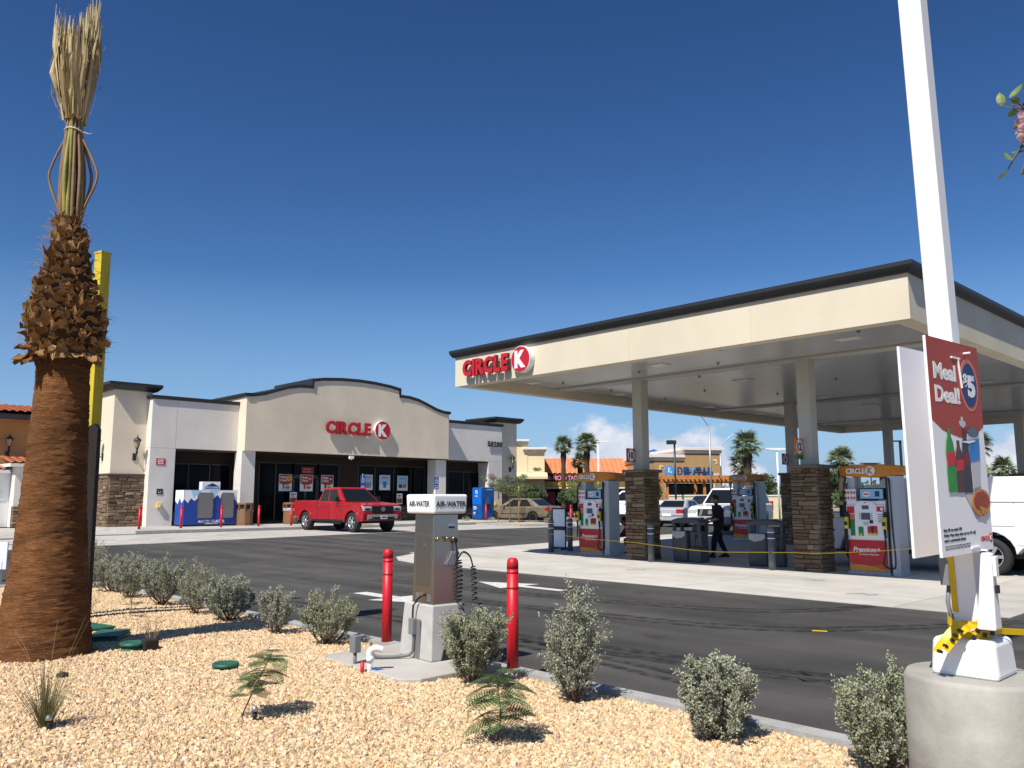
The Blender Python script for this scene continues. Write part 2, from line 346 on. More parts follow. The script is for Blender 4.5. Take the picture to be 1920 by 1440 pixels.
# ------------------------------------------------------------------ helpers
class MB:
    """collects geometry; build() links it as ONE mesh object (world coordinates, moved into the parent's frame unless local)"""
    def __init__(s): s.v = []; s.f = []; s.m = []; s.sm = []
    def add(s, vs, fs, m=0, smooth=False):
        o = len(s.v); s.v.extend([tuple(v) for v in vs])
        for f in fs:
            s.f.append(tuple(i+o for i in f)); s.m.append(m); s.sm.append(smooth)
        return s
    def box(s, x0, x1, y0, y1, z0, z1, m=0):
        v = [(x, y, z) for z in (z0, z1) for x, y in ((x0, y0), (x1, y0), (x1, y1), (x0, y1))]
        return s.add(v, [(3, 2, 1, 0), (4, 5, 6, 7), (0, 1, 5, 4), (1, 2, 6, 5), (2, 3, 7, 6), (3, 0, 4, 7)], m)
    def obox(s, c, size, rot=None, m=0):
        rot = rot or Matrix.Identity(3); c = Vector(c)
        hx, hy, hz = (k/2 for k in size)
        v = [c + rot @ Vector((x, y, z)) for z in (-hz, hz) for x, y in ((-hx, -hy), (hx, -hy), (hx, hy), (-hx, hy))]
        return s.add(v, [(3, 2, 1, 0), (4, 5, 6, 7), (0, 1, 5, 4), (1, 2, 6, 5), (2, 3, 7, 6), (3, 0, 4, 7)], m)
    def bar(s, a, b, wd, ht=None, m=0, upv=(0, 0, 1)):
        a, b = Vector(a), Vector(b); d = (b-a); ln = d.length; d.normalize()
        u = Vector(upv)
        if abs(d.dot(u)) > 0.98: u = Vector((1, 0, 0))
        side = d.cross(u).normalized(); u = side.cross(d)
        rot = Matrix((d, side, u)).transposed()
        return s.obox((a+b)/2, (ln, wd, ht or wd), rot, m)
    def prism(s, poly, axis, a, b, m=0, smooth=False):
        n = len(poly)
        def P(p, t):
            return {'x': (t, p[0], p[1]), 'y': (p[0], t, p[1]), 'z': (p[0], p[1], t)}[axis]
        v = [P(p, a) for p in poly] + [P(p, b) for p in poly]
        s.add(v, [tuple(range(n))[::-1], tuple(range(n, 2*n))], m)
        s.add(v, [(i, (i+1) % n, n+(i+1) % n, n+i) for i in range(n)], m, smooth)
        return s
    def tube(s, pts, r, n=8, m=0, cap=True, smooth=True):
        pts = [Vector(p) for p in pts]; k = len(pts)
        rs = r if isinstance(r, (list, tuple)) else [r]*k
        t0 = (pts[1]-pts[0]).normalized()
        ref = Vector((0, 0, 1)) if abs(t0.z) < 0.9 else Vector((1, 0, 0))
        u = t0.cross(ref).normalized()
        v = []; prev = t0
        for i in range(k):
            t = (pts[min(i+1, k-1)]-pts[max(i-1, 0)]).normalized()
            q = prev.rotation_difference(t); u = q @ u; u = (u - t*u.dot(t)).normalized(); prev = t
            w_ = t.cross(u)
            v += [pts[i] + (u*math.cos(2*PI*j/n) + w_*math.sin(2*PI*j/n))*rs[i] for j in range(n)]
        f = [(i*n+j, i*n+(j+1) % n, (i+1)*n+(j+1) % n, (i+1)*n+j) for i in range(k-1) for j in range(n)]
        s.add(v, f, m, smooth)
        if cap: s.add(v[:n], [tuple(range(n))[::-1]], m); s.add(v[-n:], [tuple(range(n))], m)
        return s
    def lathe(s, prof, n, c=(0, 0, 0), m=0, axis='z', smooth=True, a0=0.0, cap=True):
        v = []
        for r_, h in prof:
            for j in range(n):
                a = a0 + 2*PI*j/n; x, y = r_*math.cos(a), r_*math.sin(a)
                p = {'z': (x, y, h), 'x': (h, x, y), 'y': (x, h, y)}[axis]
                v.append((c[0]+p[0], c[1]+p[1], c[2]+p[2]))
        k = len(prof)
        s.add(v, [(i*n+j, i*n+(j+1) % n, (i+1)*n+(j+1) % n, (i+1)*n+j) for i in range(k-1) for j in range(n)], m, smooth)
        if cap:
            if prof[0][0] > 1e-6: s.add(v[:n], [tuple(range(n))[::-1]], m)
            if prof[-1][0] > 1e-6: s.add(v[-n:], [tuple(range(n))], m)
        return s
    def build(s, name, mats, parent=None, local=False, bevel=None, seg=2, recalc=True, link=True):
        me = bpy.data.meshes.new(name)
        vs_ = s.v
        if parent is not None and not local:
            ox = parent.matrix_basis.translation
            par = parent.parent
            while par is not None: ox = ox + par.matrix_basis.translation; par = par.parent
            vs_ = [(a-ox[0], b-ox[1], c-ox[2]) for a, b, c in s.v]
        me.from_pydata(vs_, [], s.f)
        mats = mats if isinstance(mats, (list, tuple)) else [mats]
        for m_ in mats: me.materials.append(m_ if not isinstance(m_, str) else M[m_])
        me.polygons.foreach_set('material_index', s.m)
        me.polygons.foreach_set('use_smooth', s.sm)
        if recalc:
            bm = bmesh.new(); bm.from_mesh(me)
            bmesh.ops.remove_doubles(bm, verts=bm.verts, dist=1e-5)
            bmesh.ops.recalc_face_normals(bm, faces=bm.faces)
            bm.to_mesh(me); bm.free()
        me.update()
        o = bpy.data.objects.new(name, me)
        if link: C.objects.link(o)
        if parent is not None: o.parent = parent
        if bevel:
            bv = o.modifiers.new('bevel', 'BEVEL'); bv.width = bevel; bv.segments = seg
            bv.limit_method = 'ANGLE'; bv.angle_limit = R(35)
        return o

def raw_mesh(name, verts, faces, mats, parent=None, smooth=False, mat_idx=None):
    """numpy verts (n,3), faces (k,4) or (k,3): fast path for leaves and the like, local coordinates"""
    me = bpy.data.meshes.new(name)
    verts = np.asarray(verts, np.float32); faces = np.asarray(faces, np.int32)
    k = faces.shape[1]
    me.vertices.add(len(verts)); me.vertices.foreach_set('co', verts.ravel())
    me.loops.add(faces.size); me.loops.foreach_set('vertex_index', faces.ravel())
    me.polygons.add(len(faces)); me.polygons.foreach_set('loop_start', np.arange(0, faces.size, k, dtype=np.int32))
    for m_ in (mats if isinstance(mats, (list, tuple)) else [mats]): me.materials.append(M[m_])
    if mat_idx is not None: me.polygons.foreach_set('material_index', np.asarray(mat_idx, np.int32))
    me.polygons.foreach_set('use_smooth', np.full(len(faces), smooth))
    me.update(calc_edges=True)
    o = bpy.data.objects.new(name, me); C.objects.link(o)
    if parent is not None: o.parent = parent
    return o

def tag(o, label=None, cat=None, group=None, kind=None):
    if label: o['label'] = label
    if cat: o['category'] = cat
    if group: o['group'] = group
    if kind: o['kind'] = kind
    return o
def thing(name, label, cat, loc=(0, 0, 0), rotz=0, group=None):
    o = bpy.data.objects.new(name, None); C.objects.link(o)
    o.empty_display_size = 0.2
    o.location = loc; o.rotation_euler = (0, 0, rotz)
    return tag(o, label, cat, group)
KIDS = {}
def copy_tree(o, parent=None):
    c = o.copy(); C.objects.link(c)
    if parent is not None: c.parent = parent
    for ch in list(o.children): copy_tree(ch, c)
    return c
def dup(root, loc, rotz=None, label=None, group=None):
    c = copy_tree(root); c.location = loc
    if rotz is not None: c.rotation_euler = (0, 0, rotz)
    if label: c['label'] = label
    if group: c['group'] = group
    return c
def inst(src, parent, loc, rot=(0, 0, 0), scale=(1, 1, 1), name=None):
    o = src.copy()
    if name: o.name = name
    C.objects.link(o); o.parent = parent
    o.location = loc; o.rotation_euler = rot; o.scale = scale
    return o

_tx = {}
def txt(body, off=0.0, shear=0.0):
    key = (body, off, shear)
    if key not in _tx:
        cu = bpy.data.curves.new('lettering', 'FONT'); cu.body = body; cu.extrude = 0.5; cu.offset = off
        cu.resolution_u = 3; cu.shear = shear
        ob = bpy.data.objects.new('lettering', cu)
        me = bpy.data.meshes.new_from_object(ob)
        v = np.array([x.co[:] for x in me.vertices]); f = [tuple(p.vertices) for p in me.polygons]
        lo, hi = v.min(0), v.max(0)
        v[:, 0] -= (lo[0]+hi[0])/2; v[:, 1] -= (lo[1]+hi[1])/2
        _tx[key] = (v, f, hi[0]-lo[0], hi[1]-lo[1])
        bpy.data.objects.remove(ob); bpy.data.meshes.remove(me); bpy.data.curves.remove(cu)
    return _tx[key]
FACES = {'-Y': (Vector((1, 0, 0)), Vector((0, 0, 1)), Vector((0, -1, 0))),
         '-X': (Vector((0, -1, 0)), Vector((0, 0, 1)), Vector((-1, 0, 0))),
         '+Y': (Vector((-1, 0, 0)), Vector((0, 0, 1)), Vector((0, 1, 0))),
         '+X': (Vector((0, 1, 0)), Vector((0, 0, 1)), Vector((1, 0, 0)))}
def put_text(mb, body, c, w_=None, h_=None, face='-Y', depth=0.004, m=0, off=0.02, shear=0.0, bend=None):
    """lettering whose back sits on c (centre), w_ and h_ are the size of its outline"""
    v, f, tw, th = txt(body, off, shear)
    r_, u_, o_ = FACES[face] if isinstance(face, str) else face
    sx = (w_/tw) if w_ else None; sy = (h_/th) if h_ else None
    sx = sx or sy; sy = sy or sx
    c = Vector(c)
    mb.add([c + r_*(p[0]*sx) + u_*(p[1]*sy) + o_*((p[2]+0.5)*depth) for p in v], f, m)
def plate(mb, c, pts, face='-Y', depth=0.002, m=0, lift=0.0):
    """flat polygon (2d points round c) lying on a face, depth thick"""
    r_, u_, o_ = FACES[face] if isinstance(face, str) else face
    c = Vector(c); n = len(pts)
    a = [c + r_*p[0] + u_*p[1] + o_*lift for p in pts]; b = [q + o_*depth for q in a]
    mb.add(a+b, [tuple(range(n))[::-1], tuple(range(n, 2*n))] + [(i, (i+1) % n, n+(i+1) % n, n+i) for i in range(n)], m)
def rect(w_, h_, cx=0, cy=0): return [(cx-w_/2, cy-h_/2), (cx+w_/2, cy-h_/2), (cx+w_/2, cy+h_/2), (cx-w_/2, cy+h_/2)]
def disc(r_, n=28, cx=0, cy=0, ry=None): return [(cx+r_*math.cos(2*PI*i/n), cy+(ry or r_)*math.sin(2*PI*i/n)) for i in range(n)]

def sstep(t): t = min(1.0, max(0.0, t)); return t*t*(3-2*t)
def g(x, y):                                   # the lot rises a hand's breadth away from the planter
    return 0.22*sstep((x*0.692 + y*0.7215 - 21)/16)
def vnoise(x, y, z=0.0):
    from mathutils import noise
    return noise.noise(Vector((x, y, z)))
# ================================================================== SETTING
rnd = random.Random(7)
def sheet(name, xs, ys, dz, material, kind='structure', hole=None):
    nx, ny = len(xs), len(ys)
    v = [(x, y, g(x, y)+dz) for y in ys for x in xs]
    f = []
    for j in range(ny-1):
        for i in range(nx-1):
            if hole and hole((xs[i]+xs[i+1])/2, (ys[j]+ys[j+1])/2): continue
            f.append((j*nx+i, j*nx+i+1, (j+1)*nx+i+1, (j+1)*nx+i))
    o = raw_mesh(name, v, f, material, smooth=True)
    o['kind'] = kind
    return o
fr = lambda a, b, s: [a+(b-a)*i/max(1, round((b-a)/s)) for i in range(max(1, round((b-a)/s))+1)]
sheet('ground', [-4000, -800, -200, -60] + fr(-30, 110, 5) + [160, 300, 900, 4000],
      [-4000, -800, -200, -60] + fr(-30, 110, 5) + [160, 300, 900, 4000], -0.07, 'desert')
sheet('asphalt_lot', fr(-30, 100, 1.3), fr(-28, 100, 1.3), 0.0, 'asphalt')

# planter: gravel bed with a rounded far corner, concrete kerb round it
BX, BY, BR = 5.36, 17.15, 1.3
def bed_z(x, y):
    e = min(BX-x, BY-y)
    return 0.085 + 0.075*sstep(e/1.6) + 0.018*vnoise(x*1.3, y*1.3)*sstep(e/0.5)
def in_bed(x, y, pad=0.0):
    if x > BX-pad or y > BY-pad: return False
    cx, cy = BX-BR, BY-BR
    if x > cx and y > cy: return math.hypot(x-cx, y-cy) < BR-pad
    return True
def edge_path(off):
    r_ = BR+off
    p = [(BX+off, y) for y in fr(-14, BY-BR, 1.0)]
    p += [(BX-BR+r_*math.cos(a), BY-BR+r_*math.sin(a)) for a in [PI/2*i/8 for i in range(1, 9)]]
    p += [(x, BY+off) for x in [BX-BR-1.0*i for i in range(1, 22)]]
    return p
inner, outer = edge_path(0.0), edge_path(0.155)
k = MB(); n = len(inner); v = []
for a, b in zip(inner, outer):
    v += [(a[0], a[1], 0.0), (a[0], a[1], 0.122), (a[0]*.12+b[0]*.88, a[1]*.12+b[1]*.88, 0.128), (b[0], b[1], 0.112), (b[0], b[1], -0.02)]
f = []
for i in range(n-1):
    for j in range(4): f.append((i*5+j, i*5+j+1, (i+1)*5+j+1, (i+1)*5+j))
k.add(v, f)
kerb_o = k.build('kerb', 'kerb'); kerb_o['kind'] = 'structure'
# bed surface
xs, ys = fr(-15, BX+0.04, 0.18), fr(-13, BY+0.04, 0.18)
idx = {}; v = []; f = []
def bv(i, j):
    if (i, j) not in idx:
        idx[(i, j)] = len(v); v.append((xs[i], ys[j], bed_z(xs[i], ys[j])))
    return idx[(i, j)]
for j in range(len(ys)-1):
    for i in range(len(xs)-1):
        if in_bed((xs[i]+xs[i+1])/2, (ys[j]+ys[j+1])/2, -0.03): f.append((bv(i, j), bv(i+1, j), bv(i+1, j+1), bv(i, j+1)))
bed = raw_mesh('gravel_bed', v, f, 'soil', smooth=True); bed['kind'] = 'structure'

# crushed stone: one object, stones instanced over the part of the bed in view
xs, ys = fr(0.2, BX-0.03, 0.15), fr(1.2, BY-0.03, 0.15)
idx = {}; v = []; f = []
def in_view(x, y):
    fw = x*0.692 + y*0.7215; lat = x*0.7215 - y*0.692
    return fw > 3.6 and abs(lat) < fw*0.66+0.5
for j in range(len(ys)-1):
    for i in range(len(xs)-1):
        cx, cy = (xs[i]+xs[i+1])/2, (ys[j]+ys[j+1])/2
        if in_bed(cx, cy, 0.02) and in_view(cx, cy): f.append((bv(i, j), bv(i+1, j), bv(i+1, j+1), bv(i, j+1)))
gr = raw_mesh('gravel', v, f, 'gravel'); gr['kind'] = 'stuff'
gr['label'] = 'tan crushed stone gravel covering the planter bed'
ng = bpy.data.node_groups.new('crushed_stone', 'GeometryNodeTree')
ng.interface.new_socket('Geometry', in_out='INPUT', socket_type='NodeSocketGeometry')
ng.interface.new_socket('Geometry', in_out='OUTPUT', socket_type='NodeSocketGeometry')
GN, GL = ng.nodes, ng.links
gi, go = GN.new('NodeGroupInput'), GN.new('NodeGroupOutput')
dp = GN.new('GeometryNodeDistributePointsOnFaces'); dp.inputs['Density'].default_value = 2300
dp.inputs['Seed'].default_value = 3
GL.new(gi.outputs[0], dp.inputs['Mesh'])
def stone_variant(seed):
    ic = GN.new('GeometryNodeMeshIcoSphere'); ic.inputs['Radius'].default_value = 1; ic.inputs['Subdivisions'].default_value = 2 if seed < 2 else 1
    pos = GN.new('GeometryNodeInputPosition'); ad = GN.new('ShaderNodeVectorMath'); ad.operation = 'ADD'
    ad.inputs[1].default_value = (seed*7.3, seed*3.1, seed*5.7)
    GL.new(pos.outputs[0], ad.inputs[0])
    nz_ = GN.new('ShaderNodeTexNoise'); nz_.inputs['Scale'].default_value = 1.3; nz_.inputs['Detail'].default_value = 1
    GL.new(ad.outputs[0], nz_.inputs['Vector'])
    sb = GN.new('ShaderNodeVectorMath'); sb.operation = 'SUBTRACT'; sb.inputs[1].default_value = (0.5, 0.5, 0.5)
    GL.new(nz_.outputs['Color'], sb.inputs[0])
    sm = GN.new('ShaderNodeVectorMath'); sm.operation = 'SCALE'; sm.inputs['Scale'].default_value = 2.2
    GL.new(sb.outputs[0], sm.inputs[0])
    sp = GN.new('GeometryNodeSetPosition'); GL.new(ic.outputs[0], sp.inputs['Geometry']); GL.new(sm.outputs[0], sp.inputs['Offset'])
    ss = GN.new('GeometryNodeSetShadeSmooth'); ss.inputs['Shade Smooth'].default_value = False; GL.new(sp.outputs[0], ss.inputs['Geometry'])
    st = GN.new('GeometryNodeSetMaterial'); st.inputs['Material'].default_value = M['gravel']; GL.new(ss.outputs[0], st.inputs['Geometry'])
    ti = GN.new('GeometryNodeGeometryToInstance'); GL.new(st.outputs[0], ti.inputs[0])
    return ti
jn = GN.new('GeometryNodeJoinGeometry')
for s_ in (4, 3, 2, 1, 0): GL.new(stone_variant(s_).outputs[0], jn.inputs[0])
ip = GN.new('GeometryNodeInstanceOnPoints')
ip.inputs['Pick Instance'].default_value = True
GL.new(dp.outputs['Points'], ip.inputs['Points']); GL.new(jn.outputs[0], ip.inputs['Instance'])
def rv(lo, hi, typ='FLOAT_VECTOR', seed=0):
    r_ = GN.new('FunctionNodeRandomValue'); r_.data_type = typ; r_.inputs['Seed'].default_value = seed
    i_ = {'FLOAT_VECTOR': (0, 1), 'FLOAT': (2, 3), 'INT': (4, 5)}[typ]
    r_.inputs[i_[0]].default_value = lo; r_.inputs[i_[1]].default_value = hi
    return r_.outputs[{'FLOAT_VECTOR': 0, 'FLOAT': 1, 'INT': 2}[typ]]
GL.new(rv(0, 4, 'INT', 5), ip.inputs['Instance Index'])
GL.new(rv((0, 0, 0), (6.3, 6.3, 6.3), seed=1), ip.inputs['Rotation'])
mlt = GN.new('ShaderNodeVectorMath'); mlt.operation = 'MULTIPLY'
GL.new(rv((0.8, 0.6, 0.42), (1.4, 1.1, 0.8), seed=2), mlt.inputs[0])
GL.new(rv(0.0075, 0.0205, 'FLOAT', 4), mlt.inputs[1])
GL.new(mlt.outputs[0], ip.inputs['Scale'])
GL.new(ip.outputs[0], go.inputs[0])
gr.modifiers.new('crushed_stone', 'NODES').node_group = ng

# forecourt slab, poured in panels with joints
slab = bpy.data.objects.new('forecourt_slab', None); C.objects.link(slab); slab['kind'] = 'structure'
def slab_panel(poly, top, name, material, parent):
    n = len(poly); v = [(x, y, g(x, y)+top) for x, y in poly] + [(x, y, g(x, y)-0.05) for x, y in poly]
    MB().add(v, [tuple(range(n)), tuple(range(n, 2*n))[::-1]] + [(i, (i+1) % n, n+(i+1) % n, n+i)[::-1] for i in range(n)]).build(name, material, parent)
XS = [13.25, 15.3, 18.0, 22.0, 26.0, 30.0, 34.0, 38.0, 41.5]; YS = [3.75, 5.35, 9.4, 13.4, 17.4, 20.4]
for i in range(len(XS)-1):
    for j in range(len(YS)-1):
        x0, x1, y0, y1 = XS[i]+.006, XS[i+1]-.006, YS[j]+.006, YS[j+1]-.006
        if i == 0 and j == 4: poly = [(x0, y0), (x1, y0), (x1, y1-.3), (x0+.9, y1-.9), (x0+.25, y1-1.9)]
        else: poly = [(x0, y0), (x1, y0), (x1, y1), (x0, y1)]
        slab_panel(poly, 0.012, 'slab_panel', 'concrete' if j else 'concrete_old', slab)
# parking apron in front of the shop, with white stall lines
apron = bpy.data.objects.new('parking_apron', None); C.objects.link(apron); apron['kind'] = 'structure'
for i, x in enumerate(fr(5.0, 41.0, 3.0)[:-1]):
    for (y0, y1) in ((29.6, 32.4), (32.4, 35.25)):
        yy = 0.7*sstep((11-x)/6)
        poly = [(x+.006, y0+.006+yy), (x+2.99, y0+.006+yy*0.4), (x+2.99, y1-.006), (x+.006, y1-.006)]
        slab_panel(poly, 0.012, 'apron_panel', 'concrete_old', apron)
for x in (8.2, 10.95, 13.7, 16.45, 19.2, 22.9, 25.6, 28.3):
    y1 = 35.0; ys_ = fr(30.1, y1, 1.0); v = []; f = []
    for y in ys_: v += [(x-.055, y, g(x, y)+.016), (x+.055, y, g(x, y)+.016)]
    f = [(2*i, 2*i+1, 2*i+3, 2*i+2) for i in range(len(ys_)-1)]
    raw_mesh('stall_line', v, f, 'road_paint', apron)
# painted arrows in the lane
def paint(name, pts_list, dz=0.005):
    m_ = MB()
    for pts in pts_list: m_.add([(x, y, g(x, y)+dz) for x, y in pts], [tuple(range(len(pts)))])
    o = m_.build(name, 'road_paint', recalc=False); o['kind'] = 'structure'; return o
paint('lane_arrow', [[(11.30, 12.75), (10.78, 11.55), (11.18, 11.55), (11.45, 11.55), (11.82, 11.55)], [(11.20, 11.55), (11.20, 10.45), (11.42, 10.45), (11.42, 11.55)]])
paint('lane_arrow', [[(8.33, 12.75), (8.33, 11.70), (8.62, 11.70), (8.62, 12.75)], [(7.95, 11.72), (8.47, 10.55), (9.0, 11.72)]])
# rubber marks left by turning tyres
for tm, top_a in ((M['rubber_mark'], 0.75), (M['oil'], 0.34)):
    nt = tm.node_tree
    tc = nt.nodes.new('ShaderNodeTexCoord'); n1 = nt.nodes.new('ShaderNodeTexNoise'); n1.inputs['Scale'].default_value = 7; n1.inputs['Detail'].default_value = 6
    nt.links.new(tc.outputs['Object'], n1.inputs['Vector'])
    mr = nt.nodes.new('ShaderNodeMapRange'); mr.inputs[1].default_value = 0.35; mr.inputs[2].default_value = 0.7; mr.inputs[4].default_value = top_a
    nt.links.new(n1.outputs['Fac'], mr.inputs[0]); nt.links.new(mr.outputs[0], nt.nodes['Principled BSDF'].inputs['Alpha'])
def mark(path, wd):
    v = []; n = len(path)
    P = [Vector((x, y)) for x, y in path]
    for i in range(n):
        t = (P[min(i+1, n-1)]-P[max(i-1, 0)]).normalized(); s_ = Vector((-t.y, t.x))*wd/2
        for q in (P[i]-s_, P[i]+s_): v.append((q.x, q.y, g(q.x, q.y)+.0045))
    o = raw_mesh('tyre_mark', v, [(2*i, 2*i+1, 2*i+3, 2*i+2) for i in range(n-1)], 'rubber_mark'); o['kind'] = 'structure'
def spl(pts, n=20):
    out = []
    for i in range(len(pts)-1):
        p0, p1, p2, p3 = (Vector(pts[max(0, min(len(pts)-1, i+k_))]) for k_ in (-1, 0, 1, 2))
        for j in range(n):
            t = j/n
            out.append(tuple(0.5*((2*p1)+(p2-p0)*t+(2*p0-5*p1+4*p2-p3)*t*t+(3*p1-p0-3*p2+p3)*t**3)))
    out.append(tuple(pts[-1])); return out
for base, wd in (([(9.9, 14.5), (10.4, 9.9), (10.79, 7.9), (11.2, 6.66), (12.1, 5.9), (13.2, 5.6)], .16), ([(9.0, 10.5), (9.38, 6.87), (9.88, 5.51), (10.61, 4.8), (11.67, 4.1), (13.5, 3.1)], .16),
                 ([(7.0, 7.5), (7.35, 4.23), (7.49, 3.62), (7.9, 1.0)], .22), ([(6.6, 14), (6.9, 9.5), (6.75, 6.5), (6.5, 4.5)], .13)):
    for o_ in (0, 0.26):
        mark(spl([(x+o_, y+o_*.4) for x, y in base]), wd)

# drips and oil spots where vehicles stand
ro_ = random.Random(31)
for (x, y, r_) in ((9.6, 32.2, .35), (12.4, 31.6, .28), (15.1, 32.6, .3), (17.9, 31.4, .25), (24.3, 31.8, .4), (26.9, 31.2, .3), (16.2, 15.8, .22), (15.8, 12.2, .28), (16.4, 8.2, .2), (23.8, 13.2, .4), (24.5, 9.4, .35),
                   (9.2, 15.8, .2), (12.0, 9.2, .16), (8.4, 6.2, .22), (10.2, 21.0, .3), (13.6, 24.4, .35), (7.3, 11.2, .14), (14.6, 6.4, .25)):
    n = 14; v = [(x, y, g(x, y)+.0175)] + [(x+r_*ro_.uniform(.55, 1.2)*math.cos(2*PI*i/n), y+r_*ro_.uniform(.6, 1.6)*math.sin(2*PI*i/n), 0) for i in range(n)]
    v = [(a, b_, g(a, b_)+(.0175 if 13.3 < a < 41 and 3.8 < b_ < 20 or b_ > 29.6 else .0052)) for a, b_, c_ in v]
    o = raw_mesh('oil_stain', v, [(0, 1+i, 1+(i+1) % n) for i in range(n)], 'oil'); o['kind'] = 'structure'
# pavement in front of the shop
side = MB()
def walk(poly, hi):
    n = len(poly); side.add([(x, y, g(x, y)+hi) for x, y in poly] + [(x, y, g(x, y)-.05) for x, y in poly],
        [tuple(range(n)), tuple(range(n, 2*n))[::-1]] + [(i, (i+1) % n, n+(i+1) % n, n+i)[::-1] for i in range(n)])
sw = bpy.data.objects.new('pavement', None); C.objects.link(sw); sw['kind'] = 'structure'
for i, x in enumerate(fr(12.6, 39.6, 1.5)[:-1]):
    for (y0, y1, mt) in ((35.45, 37.5, 'concrete_old'), (37.5, 39.45, 'concrete_old'), (39.45, 41.9, 'concrete_old')):
        slab_panel([(x+.005, y0+.005), (x+1.495, y0+.005), (x+1.495, y1-.005), (x+.005, y1-.005)], 0.15, 'paving_slab', mt, sw)
    MB().box(x, x+1.497, 35.27, 35.45, 0.1, 0.372).build('kerb_stone', 'kerb', sw, bevel=.02)
slab_panel([(4, 36), (12.59, 35.3), (12.59, 45.9), (4, 45.9)], 0.05, 'paving_slab', 'concrete_old', sw)
slab_panel([(39.61, 36.9), (43, 37.5), (43, 45.9), (39.61, 45.9)], 0.148, 'paving_slab', 'concrete_old', sw)
MB().box(22.9, 24.4, 35.5, 36.4, 0.36, 0.378).build('tactile_pad', mat('tactile_red', (0.36, 0.06, 0.04), 0.8), sw)
# little gravel island in front of the parked sedan
isl = MB(); pts = [(30.6, 31.2), (33.6, 30.2), (35.2, 36.9), (34.4, 40.2), (31.6, 38.5)]
isl.prism(pts, 'z', 0.15, 0.31)
io = isl.build('island_bed', mat('island_gravel', (0.52, 0.39, 0.24), 0.95, var=0.35, vscale=14, bump=1, bscale=30)); io['kind'] = 'structure'
ik = MB()
for a, b in zip(pts, pts[1:]+pts[:1]): ik.bar((*a, .24), (*b, .24), .15, .2)
ik = ik.build('island_kerb', 'kerb'); ik['kind'] = 'structure'

# ================================================================== SHOP
F0 = 0.37
def cap_profile(o, h, inset=0.02):        # section of a coping: (outwards, up)
    return [(-inset, 0), (o*0.45, 0), (o*0.8, h*0.35), (o, h*0.62), (o, h), (-inset-.25, h)]
def coping_ring(mb, x0, x1, y0, y1, z, o, h, m=0):
    """coping round a rectangle, mitred"""
    pr = cap_profile(o, h); n = len(pr); v = []
    for (sx, sy, cx, cy) in ((-1, -1, x0, y0), (1, -1, x1, y0), (1, 1, x1, y1), (-1, 1, x0, y1)):
        v += [(cx+sx*p[0], cy+sy*p[0], z+p[1]) for p in pr]
    f = []
    for k_ in range(4):
        a, b = k_*n, ((k_+1) % 4)*n
        for i in range(n): f.append((a+i, a+(i+1) % n, b+(i+1) % n, b+i))
    mb.add(v, f, m)
# one dressed stone, shared by every veneer wall: unit block 1 x 1 x 1, front face at -y, irregular front
def stone_block(seed):
    r_ = random.Random(seed); b = MB(); e = 0.06
    j = lambda s_: r_.uniform(-s_, s_)
    back = [(-.5, 0.5, -.5), (.5, .5, -.5), (.5, .5, .5), (-.5, .5, .5)]
    mid = [(-.5, -.1, -.5), (.5, -.1, -.5), (.5, -.1, .5), (-.5, -.1, .5)]
    fro = [(-.5+e, -.5+j(.22), -.5+e*1.7), (.5-e, -.5+j(.22), -.5+e*1.7), (.5-e, -.5+j(.22), .5-e*1.7), (-.5+e, -.5+j(.22), .5-e*1.7)]
    cen = [(j(.15), -.62+j(.16), j(.15))]
    b.add(back+mid+fro+cen, [(0, 1, 5, 4), (1, 2, 6, 5), (2, 3, 7, 6), (3, 0, 4, 7), (4, 5, 9, 8), (5, 6, 10, 9), (6, 7, 11, 10), (7, 4, 8, 11),
                        (8, 9, 12), (9, 10, 12), (10, 11, 12), (11, 8, 12)])
    o = b.build('stone', 'stone', link=False); return o
STONES = [stone_block(s_) for s_ in range(8)]
def veneer(parent, origin, face, width, z0, z1, row=(.09, .14), wid=(.2, .46), thick=.09, seed=1, joined=False, limit=None):
    """coursed stone on a face; origin = left end of its foot (seen from outside), world coordinates"""
    r_ = random.Random(seed); ru, uu, ou = FACES[face]; o_ = Vector(origin)
    ang = {'-Y': 0, '-X': -PI/2, '+X': PI/2, '+Y': PI}[face]
    off = parent.location + (parent.parent.location if parent.parent else Vector()); z = z0; cnt = 0; jb = MB()
    while z < z1-.03:
        h = min(r_.uniform(*row), z1-z)
        if z1-z-h < row[0]*0.6: h = z1-z
        x = 0
        while x < width-1e-3:
            w_ = r_.uniform(*wid)
            if width-x-w_ < wid[0]*0.7: w_ = width-x
            t = thick*r_.uniform(.8, 1.25)
            c = o_ + ru*(x+w_/2) + ou*(t/2-.02) + Vector((0, 0, z+h/2))
            hh = h
            two = h > row[1]*.8 and r_.random() < .3          # now and then two thin stones stand in for a thick one
            if not joined and two:
                for k_ in (-.25, .25):
                    inst(STONES[r_.randrange(8)], parent, c-off+Vector((0, 0, h*k_))+ou*r_.uniform(-.012, .012), (0, 0, ang), (w_-.007, t, h*.5-.006)); cnt += 1
                x += w_; continue
            if joined:
                s_ = STONES[r_.randrange(8)].data; rot = Matrix.Rotation(ang, 3, 'Z')
                jb.add([c + rot @ Vector((q.co.x*(w_-.007), q.co.y*t, q.co.z*(hh-.007))) for q in s_.vertices], [tuple(p.vertices) for p in s_.polygons])
            else:
                inst(STONES[r_.randrange(8)], parent, c-off, (0, 0, ang), (w_-.007, t, hh-.007))
            cnt += 1; x += w_
        z += h
    if joined:
        o = jb.build('stone_cladding', 'stone_joined', parent); o['kind'] = 'stuff'
    return cnt

shop = thing('convenience_store', 'tan stucco convenience store with curved black topped parapet and red sign', 'shop', (26.4, 42, F0))
def part(mb, name, mats, parent=None, **kw): return mb.build(name, mats, parent or shop, **kw)
